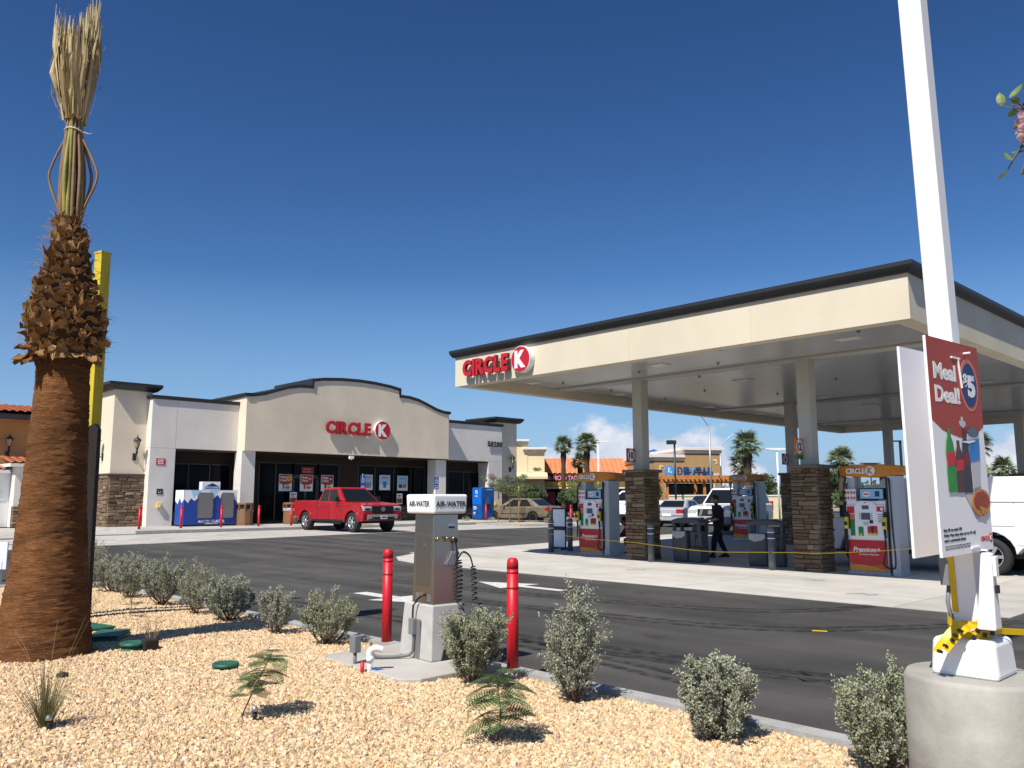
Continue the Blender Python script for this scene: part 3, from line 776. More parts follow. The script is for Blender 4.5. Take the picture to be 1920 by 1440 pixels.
# main block behind the parapets
part(MB().box(14.95, 37.5, 42.2, 56, F0, 6.15), 'rear_block', 'stucco_pale')
part(MB().box(15.1, 37.35, 42.35, 55.85, 6.15, 6.2), 'roof', 'soffit_dark')
# two corner towers
for side_, (x0, x1) in enumerate(((13.25, 14.98), (37.66, 39.6))):
    part(MB().box(x0, x1, 40.8, 43.2, F0, 6.78), 'tower_wall', 'stucco_tan')
    c = MB(); coping_ring(c, x0, x1, 40.8, 43.2, 6.78, .36, .34); c.box(x0+.05, x1-.05, 40.85, 43.15, 6.78, 7.08)
    part(c, 'coping', 'coping')
    base = part(MB().box(x0-.03, x1+.03, 40.77, 43.23, F0, 2.78), 'stone_base', 'mortar')
    veneer(base, (x0-.03, 40.77, 0), '-Y', x1-x0+.06, F0, 2.74, (.13, .19), (.26, .58), seed=3+side_)
    if side_ == 0: veneer(base, (x0-.03, 43.23, 0), '-X', 2.46, F0, 2.74, (.13, .19), (.26, .58), seed=9)
    led = MB(); coping_ring(led, x0-.06, x1+.06, 40.74, 43.26, 2.75, .09, .08); led.box(x0-.06, x1+.06, 40.74, 43.26, 2.75, 2.80)
    part(led, 'stone_ledge', 'stone_cap')
# wings: piers, lintel, coping, recessed dark glazing
def wing(x0, x1, ox0, ox1, seamx, panes, left):
    pr = [(x0, ox0), (ox1, x1)]
    for a, b in pr:
        if b-a > .2: part(MB().box(a, b, 40.2, 41.9, F0, 4.068), 'pier', 'stucco_pale')
    lt = MB()
    ed = [x0, seamx, x1]
    for a, b in zip(ed[:-1], ed[1:]): lt.box(a+(.006 if a != x0 else 0), b-(.006 if b != x1 else 0), 40.2, 41.9, 4.078, 6.41)
    part(lt, 'lintel_wall', 'stucco_pale')
    part(MB().box(x0+.05, x1-.05, 40.23, 41.85, 4.0, 6.3), 'seam_backing', 'mortar')
    c = MB(); coping_ring(c, x0, x1, 40.2, 41.9, 6.41, .09, .18); c.box(x0+.02, x1-.02, 40.25, 41.85, 6.41, 6.55)
    part(c, 'coping', 'coping')
    part(MB().box(ox0, ox1, 41.22, 41.3, 3.42, 4.068), 'dark_header', 'stucco_dark')
    sb = part(MB().box(ox0, ox1, 41.12, 41.3, F0, 1.05), 'window_dado', 'mortar')
    veneer(sb, (ox0, 41.12, 0), '-Y', ox1-ox0, F0, 1.02, (.13, .19), (.26, .58), seed=31, joined=True)
    fr_ = MB(); n = panes; wd = (ox1-ox0)/n
    for i in range(n+1): fr_.box(ox0+i*wd-.03, ox0+i*wd+.03, 41.16, 41.24, 1.05, 3.42)
    fr_.box(ox0, ox1, 41.16, 41.24, 1.05, 1.11); fr_.box(ox0, ox1, 41.16, 41.24, 3.36, 3.42)
    part(fr_, 'window_frame', 'frame_bronze')
    for i in range(n): part(MB().box(ox0+i*wd+.03, ox0+(i+1)*wd-.03, 41.2, 41.22, 1.11, 3.36), 'window_pane', 'glass_dark')
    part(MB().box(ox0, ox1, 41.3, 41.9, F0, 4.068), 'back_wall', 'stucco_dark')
wing(14.8, 19.28, 16.0, 19.27, 15.99, 3, True)
wing(32.5, 37.65, 32.52, 36.44, 36.45, 3, False)
# central block with its curved parapet
top = [(19.15, 6.82), (19.6, 6.85), (20.11, 6.95), (20.8, 7.19), (21.5, 7.42), (22.2, 7.54), (22.93, 7.56), (22.93, 7.94), (23.55, 8.05), (24.7, 8.15), (25.78, 8.18)]
prof = top + [(51.56-x, z) for x, z in top[-2::-1]]
cb = MB(); cb.prism([(19.15, 4.07)] + prof + [(32.41, 4.07)], 'y', 39.4, 43.6)
part(cb, 'parapet_block', 'stucco_tan')
cc = MB(); n = len(prof)
def off_prof(d):
    out = []
    for i, (x, z) in enumerate(prof):
        out.append((x, z))
    return out
v = []
for x, z in prof:
    v += [(x, 39.42, z+.001), (x, 39.37, z+.02), (x, 39.33, z+.10), (x, 39.33, z+.17), (x, 43.6, z+.17)]
# widen the ends so that the coping turns the corner
def shift(p, i): 
    x = p[0]
    if i < 6: x += 0.0
    return p
fs = []
for i in range(n-1):
    for j in range(4): fs.append((i*5+j, i*5+j+1, (i+1)*5+j+1, (i+1)*5+j))
fs += [(0, 1, 2, 3, 4), tuple((n-1)*5+j for j in (4, 3, 2, 1, 0))]
cc.add(v, fs)
# step faces and the return along the left and right side
for xs_, sgn in ((19.15, -1), (32.41, 1)):
    cc.prism([(xs_, 6.81), (xs_+sgn*.09, 6.84), (xs_+sgn*.12, 6.92), (xs_+sgn*.12, 6.995), (xs_-sgn*.3, 6.995), (xs_-sgn*.3, 6.83)], 'y', 39.33, 43.6)
for xs_, sgn in ((22.93, -1), (28.63, 1)):
    cc.prism([(xs_, 7.56), (xs_+sgn*.1, 7.56), (xs_+sgn*.1, 8.11), (xs_, 8.11)], 'y', 39.335, 43.6)
part(cc, 'coping', 'coping')
for a, b in ((19.12, 19.85), (31.6, 32.4)):
    part(MB().box(a, b, 39.62, 40.42, F0, 4.069), 'entrance_column', 'stucco_pale')
    part(MB().box(a-.01, b+.01, 39.61, 40.43, F0, .98), 'column_foot', 'frame_bronze')
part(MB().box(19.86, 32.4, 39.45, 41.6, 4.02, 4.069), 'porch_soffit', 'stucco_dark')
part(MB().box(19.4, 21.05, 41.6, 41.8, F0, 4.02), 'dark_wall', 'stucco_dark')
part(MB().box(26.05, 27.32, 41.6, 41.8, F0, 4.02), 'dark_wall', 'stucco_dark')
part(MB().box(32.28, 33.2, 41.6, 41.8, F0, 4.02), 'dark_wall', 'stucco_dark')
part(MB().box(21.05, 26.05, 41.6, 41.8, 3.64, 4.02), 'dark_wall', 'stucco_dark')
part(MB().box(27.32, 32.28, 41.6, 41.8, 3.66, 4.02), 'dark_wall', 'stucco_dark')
dd = part(MB().box(27.32, 32.28, 41.52, 41.8, F0, 1.2), 'window_dado', 'mortar')
veneer(dd, (27.32, 41.52, 0), '-Y', 4.96, F0, 1.17, (.13, .19), (.26, .58), seed=41, joined=True)
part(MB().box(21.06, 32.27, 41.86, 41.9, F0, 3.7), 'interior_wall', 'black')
def glazing(xs_, z0, z1):
    fr_ = MB()
    for x in xs_: fr_.box(x-.035, x+.035, 41.58, 41.7, z0, z1)
    fr_.box(xs_[0]-.035, xs_[-1]+.035, 41.59, 41.69, z1-.07, z1-.001); fr_.box(xs_[0]-.035, xs_[-1]+.035, 41.59, 41.69, z0+.001, z0+.08)
    part(fr_, 'window_frame', 'frame_bronze')
    for a, b in zip(xs_[:-1], xs_[1:]): part(MB().box(a+.035, b-.035, 41.64, 41.66, z0+.08, z1-.07), 'window_pane', 'glass_dark')
glazing([21.09, 22.06, 23.12], F0, 3.64)
glazing([24.69, 26.02], F0, 3.64)
glazing([27.36, 28.54, 29.9, 31.19, 32.24], 1.2, 3.66)
glazing([23.12, 24.69], 2.9, 3.64)
for a, b, hx in ((23.16, 23.9, 23.84), (23.91, 24.65, 23.97)):
    d = part(MB().box(a, a+.07, 41.6, 41.66, F0+.02, 2.9).box(b-.07, b, 41.6, 41.66, F0+.02, 2.9).box(a+.07, b-.07, 41.6, 41.66, F0+.02, F0+.2).box(a+.07, b-.07, 41.6, 41.66, 2.8, 2.9), 'door', 'frame_bronze')
    part(MB().box(a+.07, b-.07, 41.62, 41.64, F0+.2, 2.8), 'pane', 'glass_dark', d)
    part(MB().tube([(hx, 41.5, 1.2), (hx, 41.5, 1.75)], .018, 6).bar((hx, 41.5, 1.25), (hx, 41.6, 1.25), .02).bar((hx, 41.5, 1.7), (hx, 41.6, 1.7), .02), 'handle', 'chrome', d)
part(MB().box(25.3, 25.55, 39.3, 39.5, 3.86, 4.02).lathe([(.05, 3.80), (.09, 3.86)], 10, (25.42, 39.4, 0)), 'door_camera', 'white')

# wall signs and fittings
def circle_k_sign(name, label, face, c, length, height, depth, standoff, back=None):
    """channel letters, then a white K on a red disc; c = centre of the letter line, on the wall"""
    r_, u_, o_ = FACES[face]; c = Vector(c)
    t = thing(name, label, 'sign', c)
    letters = 'CIRCLE'; ws = [0.98, 0.28, .88, .98, .68, .68]; tot = sum(ws); wl_ = length*0.685
    gap = wl_*0.022; unit = (wl_-gap*4.2)/tot; x = -length/2
    for ch, w_ in zip(letters, ws):
        wd = w_*unit; cc_ = c + r_*(x+wd/2) + o_*standoff
        a = MB(); put_text(a, ch, cc_, wd, height*0.66, face, depth, 1, .045)
        put_text(a, ch, cc_+o_*depth, wd, height*0.66, face, .008, 0, .045)
        a.build('letter', ['red_sign', 'dark_red'], t)
        b = MB(); q = cc_ - o_*standoff
        for k_ in (-.18, .18): b.bar(q+u_*height*k_, q+u_*height*k_+o_*standoff, .03)
        b.build('letter_bracket', 'grey_mid', t)
        x += wd + (gap*.2 if ch == 'R' else gap)
    kc = c + r_*(length/2-height/2); 
    a = MB(); plate(a, kc, disc(height/2, 48), face, depth+standoff-.01, 1, 0.01)
    plate(a, kc, disc(height/2-.018, 48), face, .012, 0, depth+standoff)
    di = a.build('sign_disc', ['red_sign', 'white'], t)
    b = MB(); put_text(b, 'K', kc+o_*(depth+standoff+.012), height*.56, height*.66, face, .012, 0, .055)
    b.build('letter', 'white_gloss', t)
    return t
circle_k_sign('store_sign', 'red CIRCLE K channel letter sign on the curved store parapet', '-Y', (25.8, 39.4, 5.53), 4.22, 1.07, .10, .10)
def small_sign(name, label, cat, face, c, w_, h_, mats, build, parent=None, thick=.02):
    c = Vector(c); t = thing(name, label, cat, c)
    b = MB(); plate(b, c, rect(w_, h_), face, thick, 0); b.build('board', mats[0], t)
    if build: build(t, c + FACES[face][2]*thick)
    return t
nb = MB()
num = thing('address_numbers', 'black address numbers 50200 on the pale right wing of the store', 'house number', (36.95, 40.2, 5.22))
for i, ch in enumerate('50200'):
    b = MB(); put_text(b, ch, (36.42+i*.265, 40.14, 5.22), .225, .36, '-Y', .05, 0, .03)
    b.bar((36.42+i*.265, 40.2, 5.22), (36.42+i*.265, 40.15, 5.22), .02); b.build('numeral', 'black', num)
def print_rows(t, c, face, rows, m, seed=1):
    """rows of print too small to read in the photograph: short word-length strokes (dx, dy, width, height)"""
    r_ = random.Random(seed); b = MB()
    for (dx, dy, ww, hh) in rows:
        x = dx-ww/2
        while x < dx+ww/2-hh*.5:
            l_ = min(r_.uniform(1.2, 4.5)*hh, dx+ww/2-x)
            plate(b, c, rect(l_, hh, x+l_/2, dy), face, .002); x += l_+hh*.6
    b.build('fine_print', m, t)
small_sign('wall_sign', 'small red notice high on the pale left pier of the store', 'sign', '-Y', (15.32, 40.2, 3.42), .42, .30, ['red_sign'],
           lambda t, c: print_rows(t, c, '-Y', [(0, .075, .28, .05), (0, -.01, .32, .045), (0, -.09, .26, .045)], 'white', 1))
small_sign('wall_plaque', 'small black plaque in the middle of the pale left pier', 'sign', '-Y', (15.35, 40.2, 2.0), .28, .26, ['black'],
           lambda t, c: (lambda b: (plate(b, c, [(-.06, .05), (-.045, .05), (-.045, -.05), (.045, -.05), (.045, .05), (.06, .05), (.06, -.066), (-.06, -.066)], '-Y', .003), b.build('symbol', 'white', t)))(MB()))
small_sign('wall_sign', 'small red notice on the right pier above the blue kiosk', 'sign', '-Y', (36.72, 40.2, 3.15), .34, .28, ['red_sign'],
           lambda t, c: print_rows(t, c, '-Y', [(0, .07, .24, .05), (0, -.01, .28, .045), (0, -.08, .22, .045)], 'white', 2))
for label, x, y in (('yellow alarm box low on the pale left pier of the store', 15.35, 40.2), ('yellow alarm box on the right pier beside the blue kiosk', 37.0, 40.2)):
    t = thing('alarm_box', label, 'alarm box', (x, y, 1.35))
    MB().box(x-.11, x+.11, y-.12, y, 1.22, 1.46).build('housing', 'yellow', t, bevel=.015)
    MB().box(x-.04, x+.04, y-.135, y-.12, 1.28, 1.40).build('label_plate', 'white', t)
def lamp(label, x, y, z, face):
    t = thing('wall_lamp', label, 'wall lamp', (x, y, z), 0, 'lantern wall lamps')
    r_, u_, o_ = FACES[face]; P = lambda a, b, c_: Vector((x, y, z)) + r_*a + o_*b + u_*c_
    MB().obox(P(0, .02, -.42), (.16 if face in ('-Y',) else .04, .04 if face in ('-Y',) else .16, .34)).build('wall_plate', 'lamp_iron', t)
    b = MB(); b.tube([P(0, .03, -.42), P(0, .16, -.44), P(0, .28, -.36), P(0, .3, -.2), P(0, .3, -.02)], .022, 6)
    b.tube([P(0, .04, -.30), P(0, .12, -.28), P(0, .16, -.36), P(0, .1, -.40), P(0, .09, -.34)], .012, 5)
    b.lathe([(.05, -.30), (.05, -.02)], 8, P(0, .3, 0)); b.build('bracket', 'lamp_iron', t)
    q = P(0, .3, 0)
    MB().lathe([(.07, 0), (.135, .34)], 6, q, cap=False, smooth=False).build('lantern_glass', 'lamp_glass', t)
    b = MB(); b.lathe([(.08, -.03), (.08, .0)], 6, q, smooth=False)
    for i in range(6):
        a = 2*PI*i/6; b.bar(q+Vector((.075*math.cos(a), .075*math.sin(a), 0)), q+Vector((.142*math.cos(a), .142*math.sin(a), .34)), .016)
    b.lathe([(.19, .34), (.19, .36), (.12, .44), (.06, .49), (.03, .50), (.03, .54), (.012, .62), (.002, .66)], 12, q)
    b.build('lantern_cage', 'lamp_iron', t)
    return t
lamp('black lantern lamp on the front of the left store tower', 14.3, 40.8, 4.05, '-Y')
lamp('black lantern lamp on the sunlit side of the left store tower', 13.25, 41.9, 4.05, '-X')
lamp('black lantern lamp on the front of the right store tower', 38.95, 40.8, 4.05, '-Y')
lamp('black lantern lamp peeping out past the right edge of the store', 39.6, 42.0, 4.05, '+X')

# posters in the shop windows
def poster(label, x0, x1, z0, z1, kind, y=41.585):
    c = Vector(((x0+x1)/2, y, (z0+z1)/2)); w_, h_ = x1-x0, z1-z0
    t = thing('window_poster', label, 'poster', c)
    b = MB(); plate(b, c, rect(w_, h_), '-Y', .008); b.build('sheet', 'white_board', t)
    c2 = c + Vector((0, -.008, 0)); U = lambda p: [(a*w_, b_*h_) for a, b_ in p]
    if kind[0] == 'meal':
        b = MB(); plate(b, c2, U([(-.47, .48), (-.47, -.02), (-.2, -.12), (.2, -.12), (.47, -.02), (.47, .48)]), '-Y', .002); b.build('panel', 'poster_red', t)
        b = MB(); put_text(b, 'Meal', c2+Vector((-.16*w_, -.002, .33*h_)), .45*w_, .13*h_, '-Y', .002, 0, .03)
        put_text(b, 'Deal!', c2+Vector((-.13*w_, -.002, .15*h_)), .5*w_, .13*h_, '-Y', .002, 0, .03); b.build('lettering', 'white', t)
        b = MB(); plate(b, c2, disc(.19*w_, 24, .27*w_, .25*h_), '-Y', .002, 0, .002); b.build('price_disc', kind[2], t)
        b = MB(); put_text(b, kind[1], c2+Vector((.27*w_, -.004, .25*h_)), .2*w_, .12*h_, '-Y', .002, 0, .03); b.build('lettering', 'white' if kind[2] != 'yellow' else 'poster_red', t)
        b = MB(); plate(b, c2, U([(-.22, -.12), (-.06, -.12), (-.09, -.38), (-.19, -.38)]), '-Y', .003); b.build('printed_cup', kind[3], t)
        b = MB(); plate(b, c2, disc(.2*w_, 18, .17*w_, -.27*h_, .1*h_), '-Y', .003); b.build('printed_food', 'crust', t)
    else:
        b = MB(); plate(b, c2, rect(w_*.94, h_*.94), '-Y', .002); b.build('panel', 'poster_sky', t)
        b = MB(); plate(b, c2, [(-.47*w_, -.47*h_), (.47*w_, -.47*h_), (.47*w_, -.18*h_), (0, -.08*h_), (-.47*w_, -.18*h_)], '-Y', .002, 0, .002); b.build('panel', 'white_board', t)
        b = MB(); put_text(b, kind[1], c2+Vector((0, -.002, .32*h_)), .6*w_, .13*h_, '-Y', .002, 0, .03); b.build('lettering', 'print_red' if kind[0] != 'save' else 'poster_blue', t)
        if kind[0] == 'bottles':
            for i, mm_ in enumerate(('poster_blue', 'print_red', 'bottle_cola', 'poster_blue')):
                b = MB(); plate(b, c2, [(w_*(-.34+.2*i-.07), -.36*h_), (w_*(-.34+.2*i+.07), -.36*h_), (w_*(-.34+.2*i+.07), -.08*h_), (w_*(-.34+.2*i+.02), .04*h_), (w_*(-.34+.2*i-.02), .04*h_), (w_*(-.34+.2*i-.07), -.08*h_)], '-Y', .003, 0, .002); b.build('printed_bottle', mm_, t)
        elif kind[0] == 'cup':
            b = MB(); plate(b, c2, U([(-.13, -.34), (.13, -.34), (.19, .06), (-.19, .06)]), '-Y', .003, 0, .002); b.build('printed_cup', 'poster_blue', t)
        else:
            for i, (cx, mm_) in enumerate(((-.2, 'poster_navy'), (.18, 'crust'))):
                b = MB(); plate(b, c2, rect(.34*w_, .24*h_, cx*w_, -.2*h_), '-Y', .003, 0, .002); b.build('printed_pack', mm_, t)
poster('meal deal poster with yellow price disc in the window left of the store doors', 22.27, 23.05, 2.08, 3.0, ('meal', '$3', 'yellow', 'poster_blue'))
poster('meal deal poster with red price disc on the store doors', 23.55, 24.36, 2.08, 3.0, ('meal', '$4', 'print_red', 'print_red'), 41.585)
poster('meal deal poster with dark price disc right of the store doors', 24.88, 25.68, 2.08, 3.0, ('meal', '$5', 'poster_navy', 'bottle_dark'))
poster('pale blue poster of a row of bottles in the right store window', 27.62, 28.38, 2.18, 3.08, ('bottles', '2 for $3'))
poster('pale blue poster of a single blue cup in the right store window', 28.86, 29.64, 2.18, 3.08, ('cup', '89¢'))
poster('pale blue Save poster with two packs in the right store window', 30.18, 30.97, 2.16, 3.06, ('save', 'Save $1'))
for label, x, z, ysg in (('small red and white notice low on the window left of the store doors', 23.0, 1.70, 41.3), ('small notice low under the posters of the right store window', 30.15, 1.66, 41.3)):
    t = thing('stand_notice', label, 'notice', (x, ysg, F0))
    MB().bar((x, ysg, F0), (x, ysg, z), .03).box(x-.14, x+.14, ysg-.14, ysg+.14, F0, F0+.03).build('stand', 'black', t)
    MB().box(x-.21, x+.21, ysg-.03, ysg-.01, z-.32, z+.32).build('board', 'white', t)
    MB().box(x-.19, x+.19, ysg-.034, ysg-.03, z-.25, z+.02).build('panel', 'poster_red', t)
    print_rows(t, Vector((x, ysg-.03, z)), '-Y', [(0, .21, .3, .06), (0, .11, .24, .05)], 'poster_navy', 5)
hours = small_sign('door_header_sign', 'red lettered sign above the middle poster of the store doors', 'sign', '-Y', (24.0, 41.585, 3.25), .78, .36, ['dark_red'],
    lambda t, c: print_rows(t, c, '-Y', [(0, .06, .5, .08), (0, -.09, .6, .08)], 'poster_pink', 3), thick=.01)
# ================================================================== FUEL CANOPY
canopy = thing('fuel_canopy', 'large cream fuel canopy with black coping on stone clad columns', 'canopy', (18.5, 11.35, 0))
CX0, CX1, CY0, CY1, CZ0, CZ1 = 14.55, 38.2, 5.29, 17.43, 4.72, 5.53
def cp(mb, name, mats, parent=None, **kw): return mb.build(name, mats, parent or canopy, **kw)
# fascia: panels with fine joints, each a part
TH = 0.32
cp(MB().box(CX0+.02, CX0+TH, CY0+.02, CY1-.02, CZ0+.004, CZ1-.01), 'fascia_frame', 'mortar')
for y0, y1 in zip(fr(CY0, CY1, 3.04)[:-1], fr(CY0, CY1, 3.04)[1:]):
    cp(MB().box(CX0, CX0+TH-.01, y0+(.0015 if y0 > CY0 else 0), y1-(.0015 if y1 < CY1 else 0), CZ0, CZ1), 'fascia_panel', 'fascia')
xs = fr(CX0+TH, CX1, 3.0)
for x0, x1 in zip(xs[:-1], xs[1:]):
    for ya, yb in ((CY0, CY0+TH), (CY1-TH, CY1)):
        cp(MB().box(x0+(.0015 if x0 > xs[0] else -.009), x1-.0015, ya, yb, CZ0, CZ1), 'fascia_panel', 'fascia')
for y0, y1 in zip(fr(CY0+TH, CY1-TH, 3)[:-1], fr(CY0+TH, CY1-TH, 3)[1:]):
    cp(MB().box(CX1-TH, CX1-.005, y0+.004, y1-.004, CZ0, CZ1), 'fascia_panel', 'fascia')
c = MB(); coping_ring(c, CX0, CX1, CY0, CY1, CZ1, .13, .19); c.box(CX0+.02, CX1-.02, CY0+.02, CY1-.02, CZ1+.01, CZ1+.17); cp(c, 'coping', 'coping')
cp(MB().box(CX0+.1, CX1-.1, CY0+.1, CY1-.1, 5.25, 5.56), 'roof_deck', 'soffit_dark')
cp(MB().box(CX0+TH, CX1-TH, CY0+TH, CY1-TH, 5.03, 5.24), 'soffit_backing', 'soffit_dark')
# soffit pans run along the long front
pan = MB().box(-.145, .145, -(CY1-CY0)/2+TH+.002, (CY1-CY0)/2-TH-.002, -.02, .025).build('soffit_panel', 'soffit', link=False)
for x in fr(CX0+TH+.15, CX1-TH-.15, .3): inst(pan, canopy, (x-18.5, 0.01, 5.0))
for x in (18.5, 27.1, 35.4):
    cp(MB().box(x-.22, x+.22, CY0+TH+.005, CY1-TH-.005, 4.93, 4.978), 'beam_cover', 'column')
    cp(MB().box(x-.235, x+.235, CY0+TH+.003, CY1-TH-.003, 4.974, 4.984), 'beam_joint', 'soffit_dark')
# columns and their stone piers
for row, x in enumerate((18.5, 27.1, 35.4)):
    for col, y in enumerate((14.10, 9.20)):
        z0 = g(x, y)
        cp(MB().box(x-.165, x+.165, y-.155, y+.155, z0, 4.93), 'column', 'column', bevel=.012)
        pier = cp(MB().box(x-.32, x+.34, y-.30, y+.30, z0-.03, z0+2.36), 'stone_pier', 'mortar')
        if row == 0:
            veneer(pier, (x-.32, y+.32, 0), '-X', .64, z0, z0+2.36, (.075, .135), (.15, .42), .06, seed=50+col)
            veneer(pier, (x-.345, y-.30, 0), '-Y', .70, z0, z0+2.36, (.075, .135), (.15, .42), .06, seed=60+col)
        else:
            q = MB()
            veneer(pier, (x-.32, y+.32, 0), '-X', .64, z0, z0+2.36, (.09, .15), (.18, .42), .06, seed=70+row*2+col, joined=True)
            veneer(pier, (x-.345, y-.30, 0), '-Y', .70, z0, z0+2.36, (.09, .15), (.18, .42), .06, seed=80+row*2+col, joined=True)
        cp(MB().box(x-.41, x+.43, y-.39, y+.37, z0+2.36, z0+2.44), 'pier_cap', 'stone_cap', bevel=.015)
# lights recessed in the soffit, sprinkler heads, camera
for x, y in ((16.82, 16.6), (16.78, 12.2), (16.86, 7.4), (20.72, 16.55), (20.7, 12.15), (20.8, 7.5), (25.95, 16.65), (25.95, 12.25), (26, 7.5), (29.45, 16.55), (29.5, 12.3), (34.75, 16.65), (34.7, 12.3)):
    l = cp(MB().box(x-.19, x+.19, y-.27, y+.27, 4.968, 4.985), 'canopy_light', 'column', bevel=.006)
    cp(MB().box(x-.13, x+.13, y-.2, y+.2, 4.958, 4.969), 'lens', 'light_lens', l)
for x, y in ((15.9, 14.4), (15.95, 9.9), (17.4, 16.0), (17.6, 11.0), (19.2, 12.6), (19.7, 16.1), (21.9, 14.2), (22.3, 10.2), (22.6, 16.2), (24.2, 13.0), (16.2, 6.9), (17.3, 13.2)):
    cp(MB().lathe([(.05, 4.985), (.05, 4.97), (.015, 4.965), (.015, 4.945), (.03, 4.94), (.03, 4.93)], 8, (x, y, 0)), 'sprinkler_head', 'grey_mid')
cp(MB().box(CX0+TH, CX0+TH+.05, CY1-TH-.06, CY1-TH, CZ0+.02, 4.98), 'corner_bracket', 'soffit_dark')
circle_k_sign('canopy_sign', 'red CIRCLE K channel letter sign on the cream canopy fascia', '-X', (CX0, 15.62, 5.14), 2.58, .68, .09, .09)

# numbered flags on the columns
def flag(label, n_, x, y, z, mm):
    t = thing('pump_number_flag', label, 'number sign', (x, y, z))
    MB().box(x-.165, x+.165, y-.02, y+.02, z-.19, z+.19).build('plate', mm, t)
    b = MB(); plate(b, (x, y-.02, z), disc(.145, 28, 0, 0, .17), '-Y', .003); b.build('oval', 'white', t)
    b = MB(); put_text(b, n_, (x, y-.023, z), .20 if len(n_) > 1 else .12, .19, '-Y', .003, 0, .05); b.build('lettering', 'ink', t)
    MB().bar((x+.165, y, z+.12), (x+.2, y, z+.12), .02).bar((x+.165, y, z-.12), (x+.2, y, z-.12), .02).build('bracket', 'galv', t)
    return t
flag('orange flag with number 10 on the left front canopy column', '10', 18.15, 14.2, 2.84, 'num_red')
t = flag('orange flag with number 12 on the right front canopy column', '12', 18.15, 9.28, 2.86, 'num_orange')
MB().box(17.985, 18.315, 9.26, 9.30, 2.57, 2.665).build('lower_tab', 'green_btn', t)
flag('dark orange flag with number 6 on the shaded second row column', '6', 26.74, 14.2, 3.02, 'num_red')

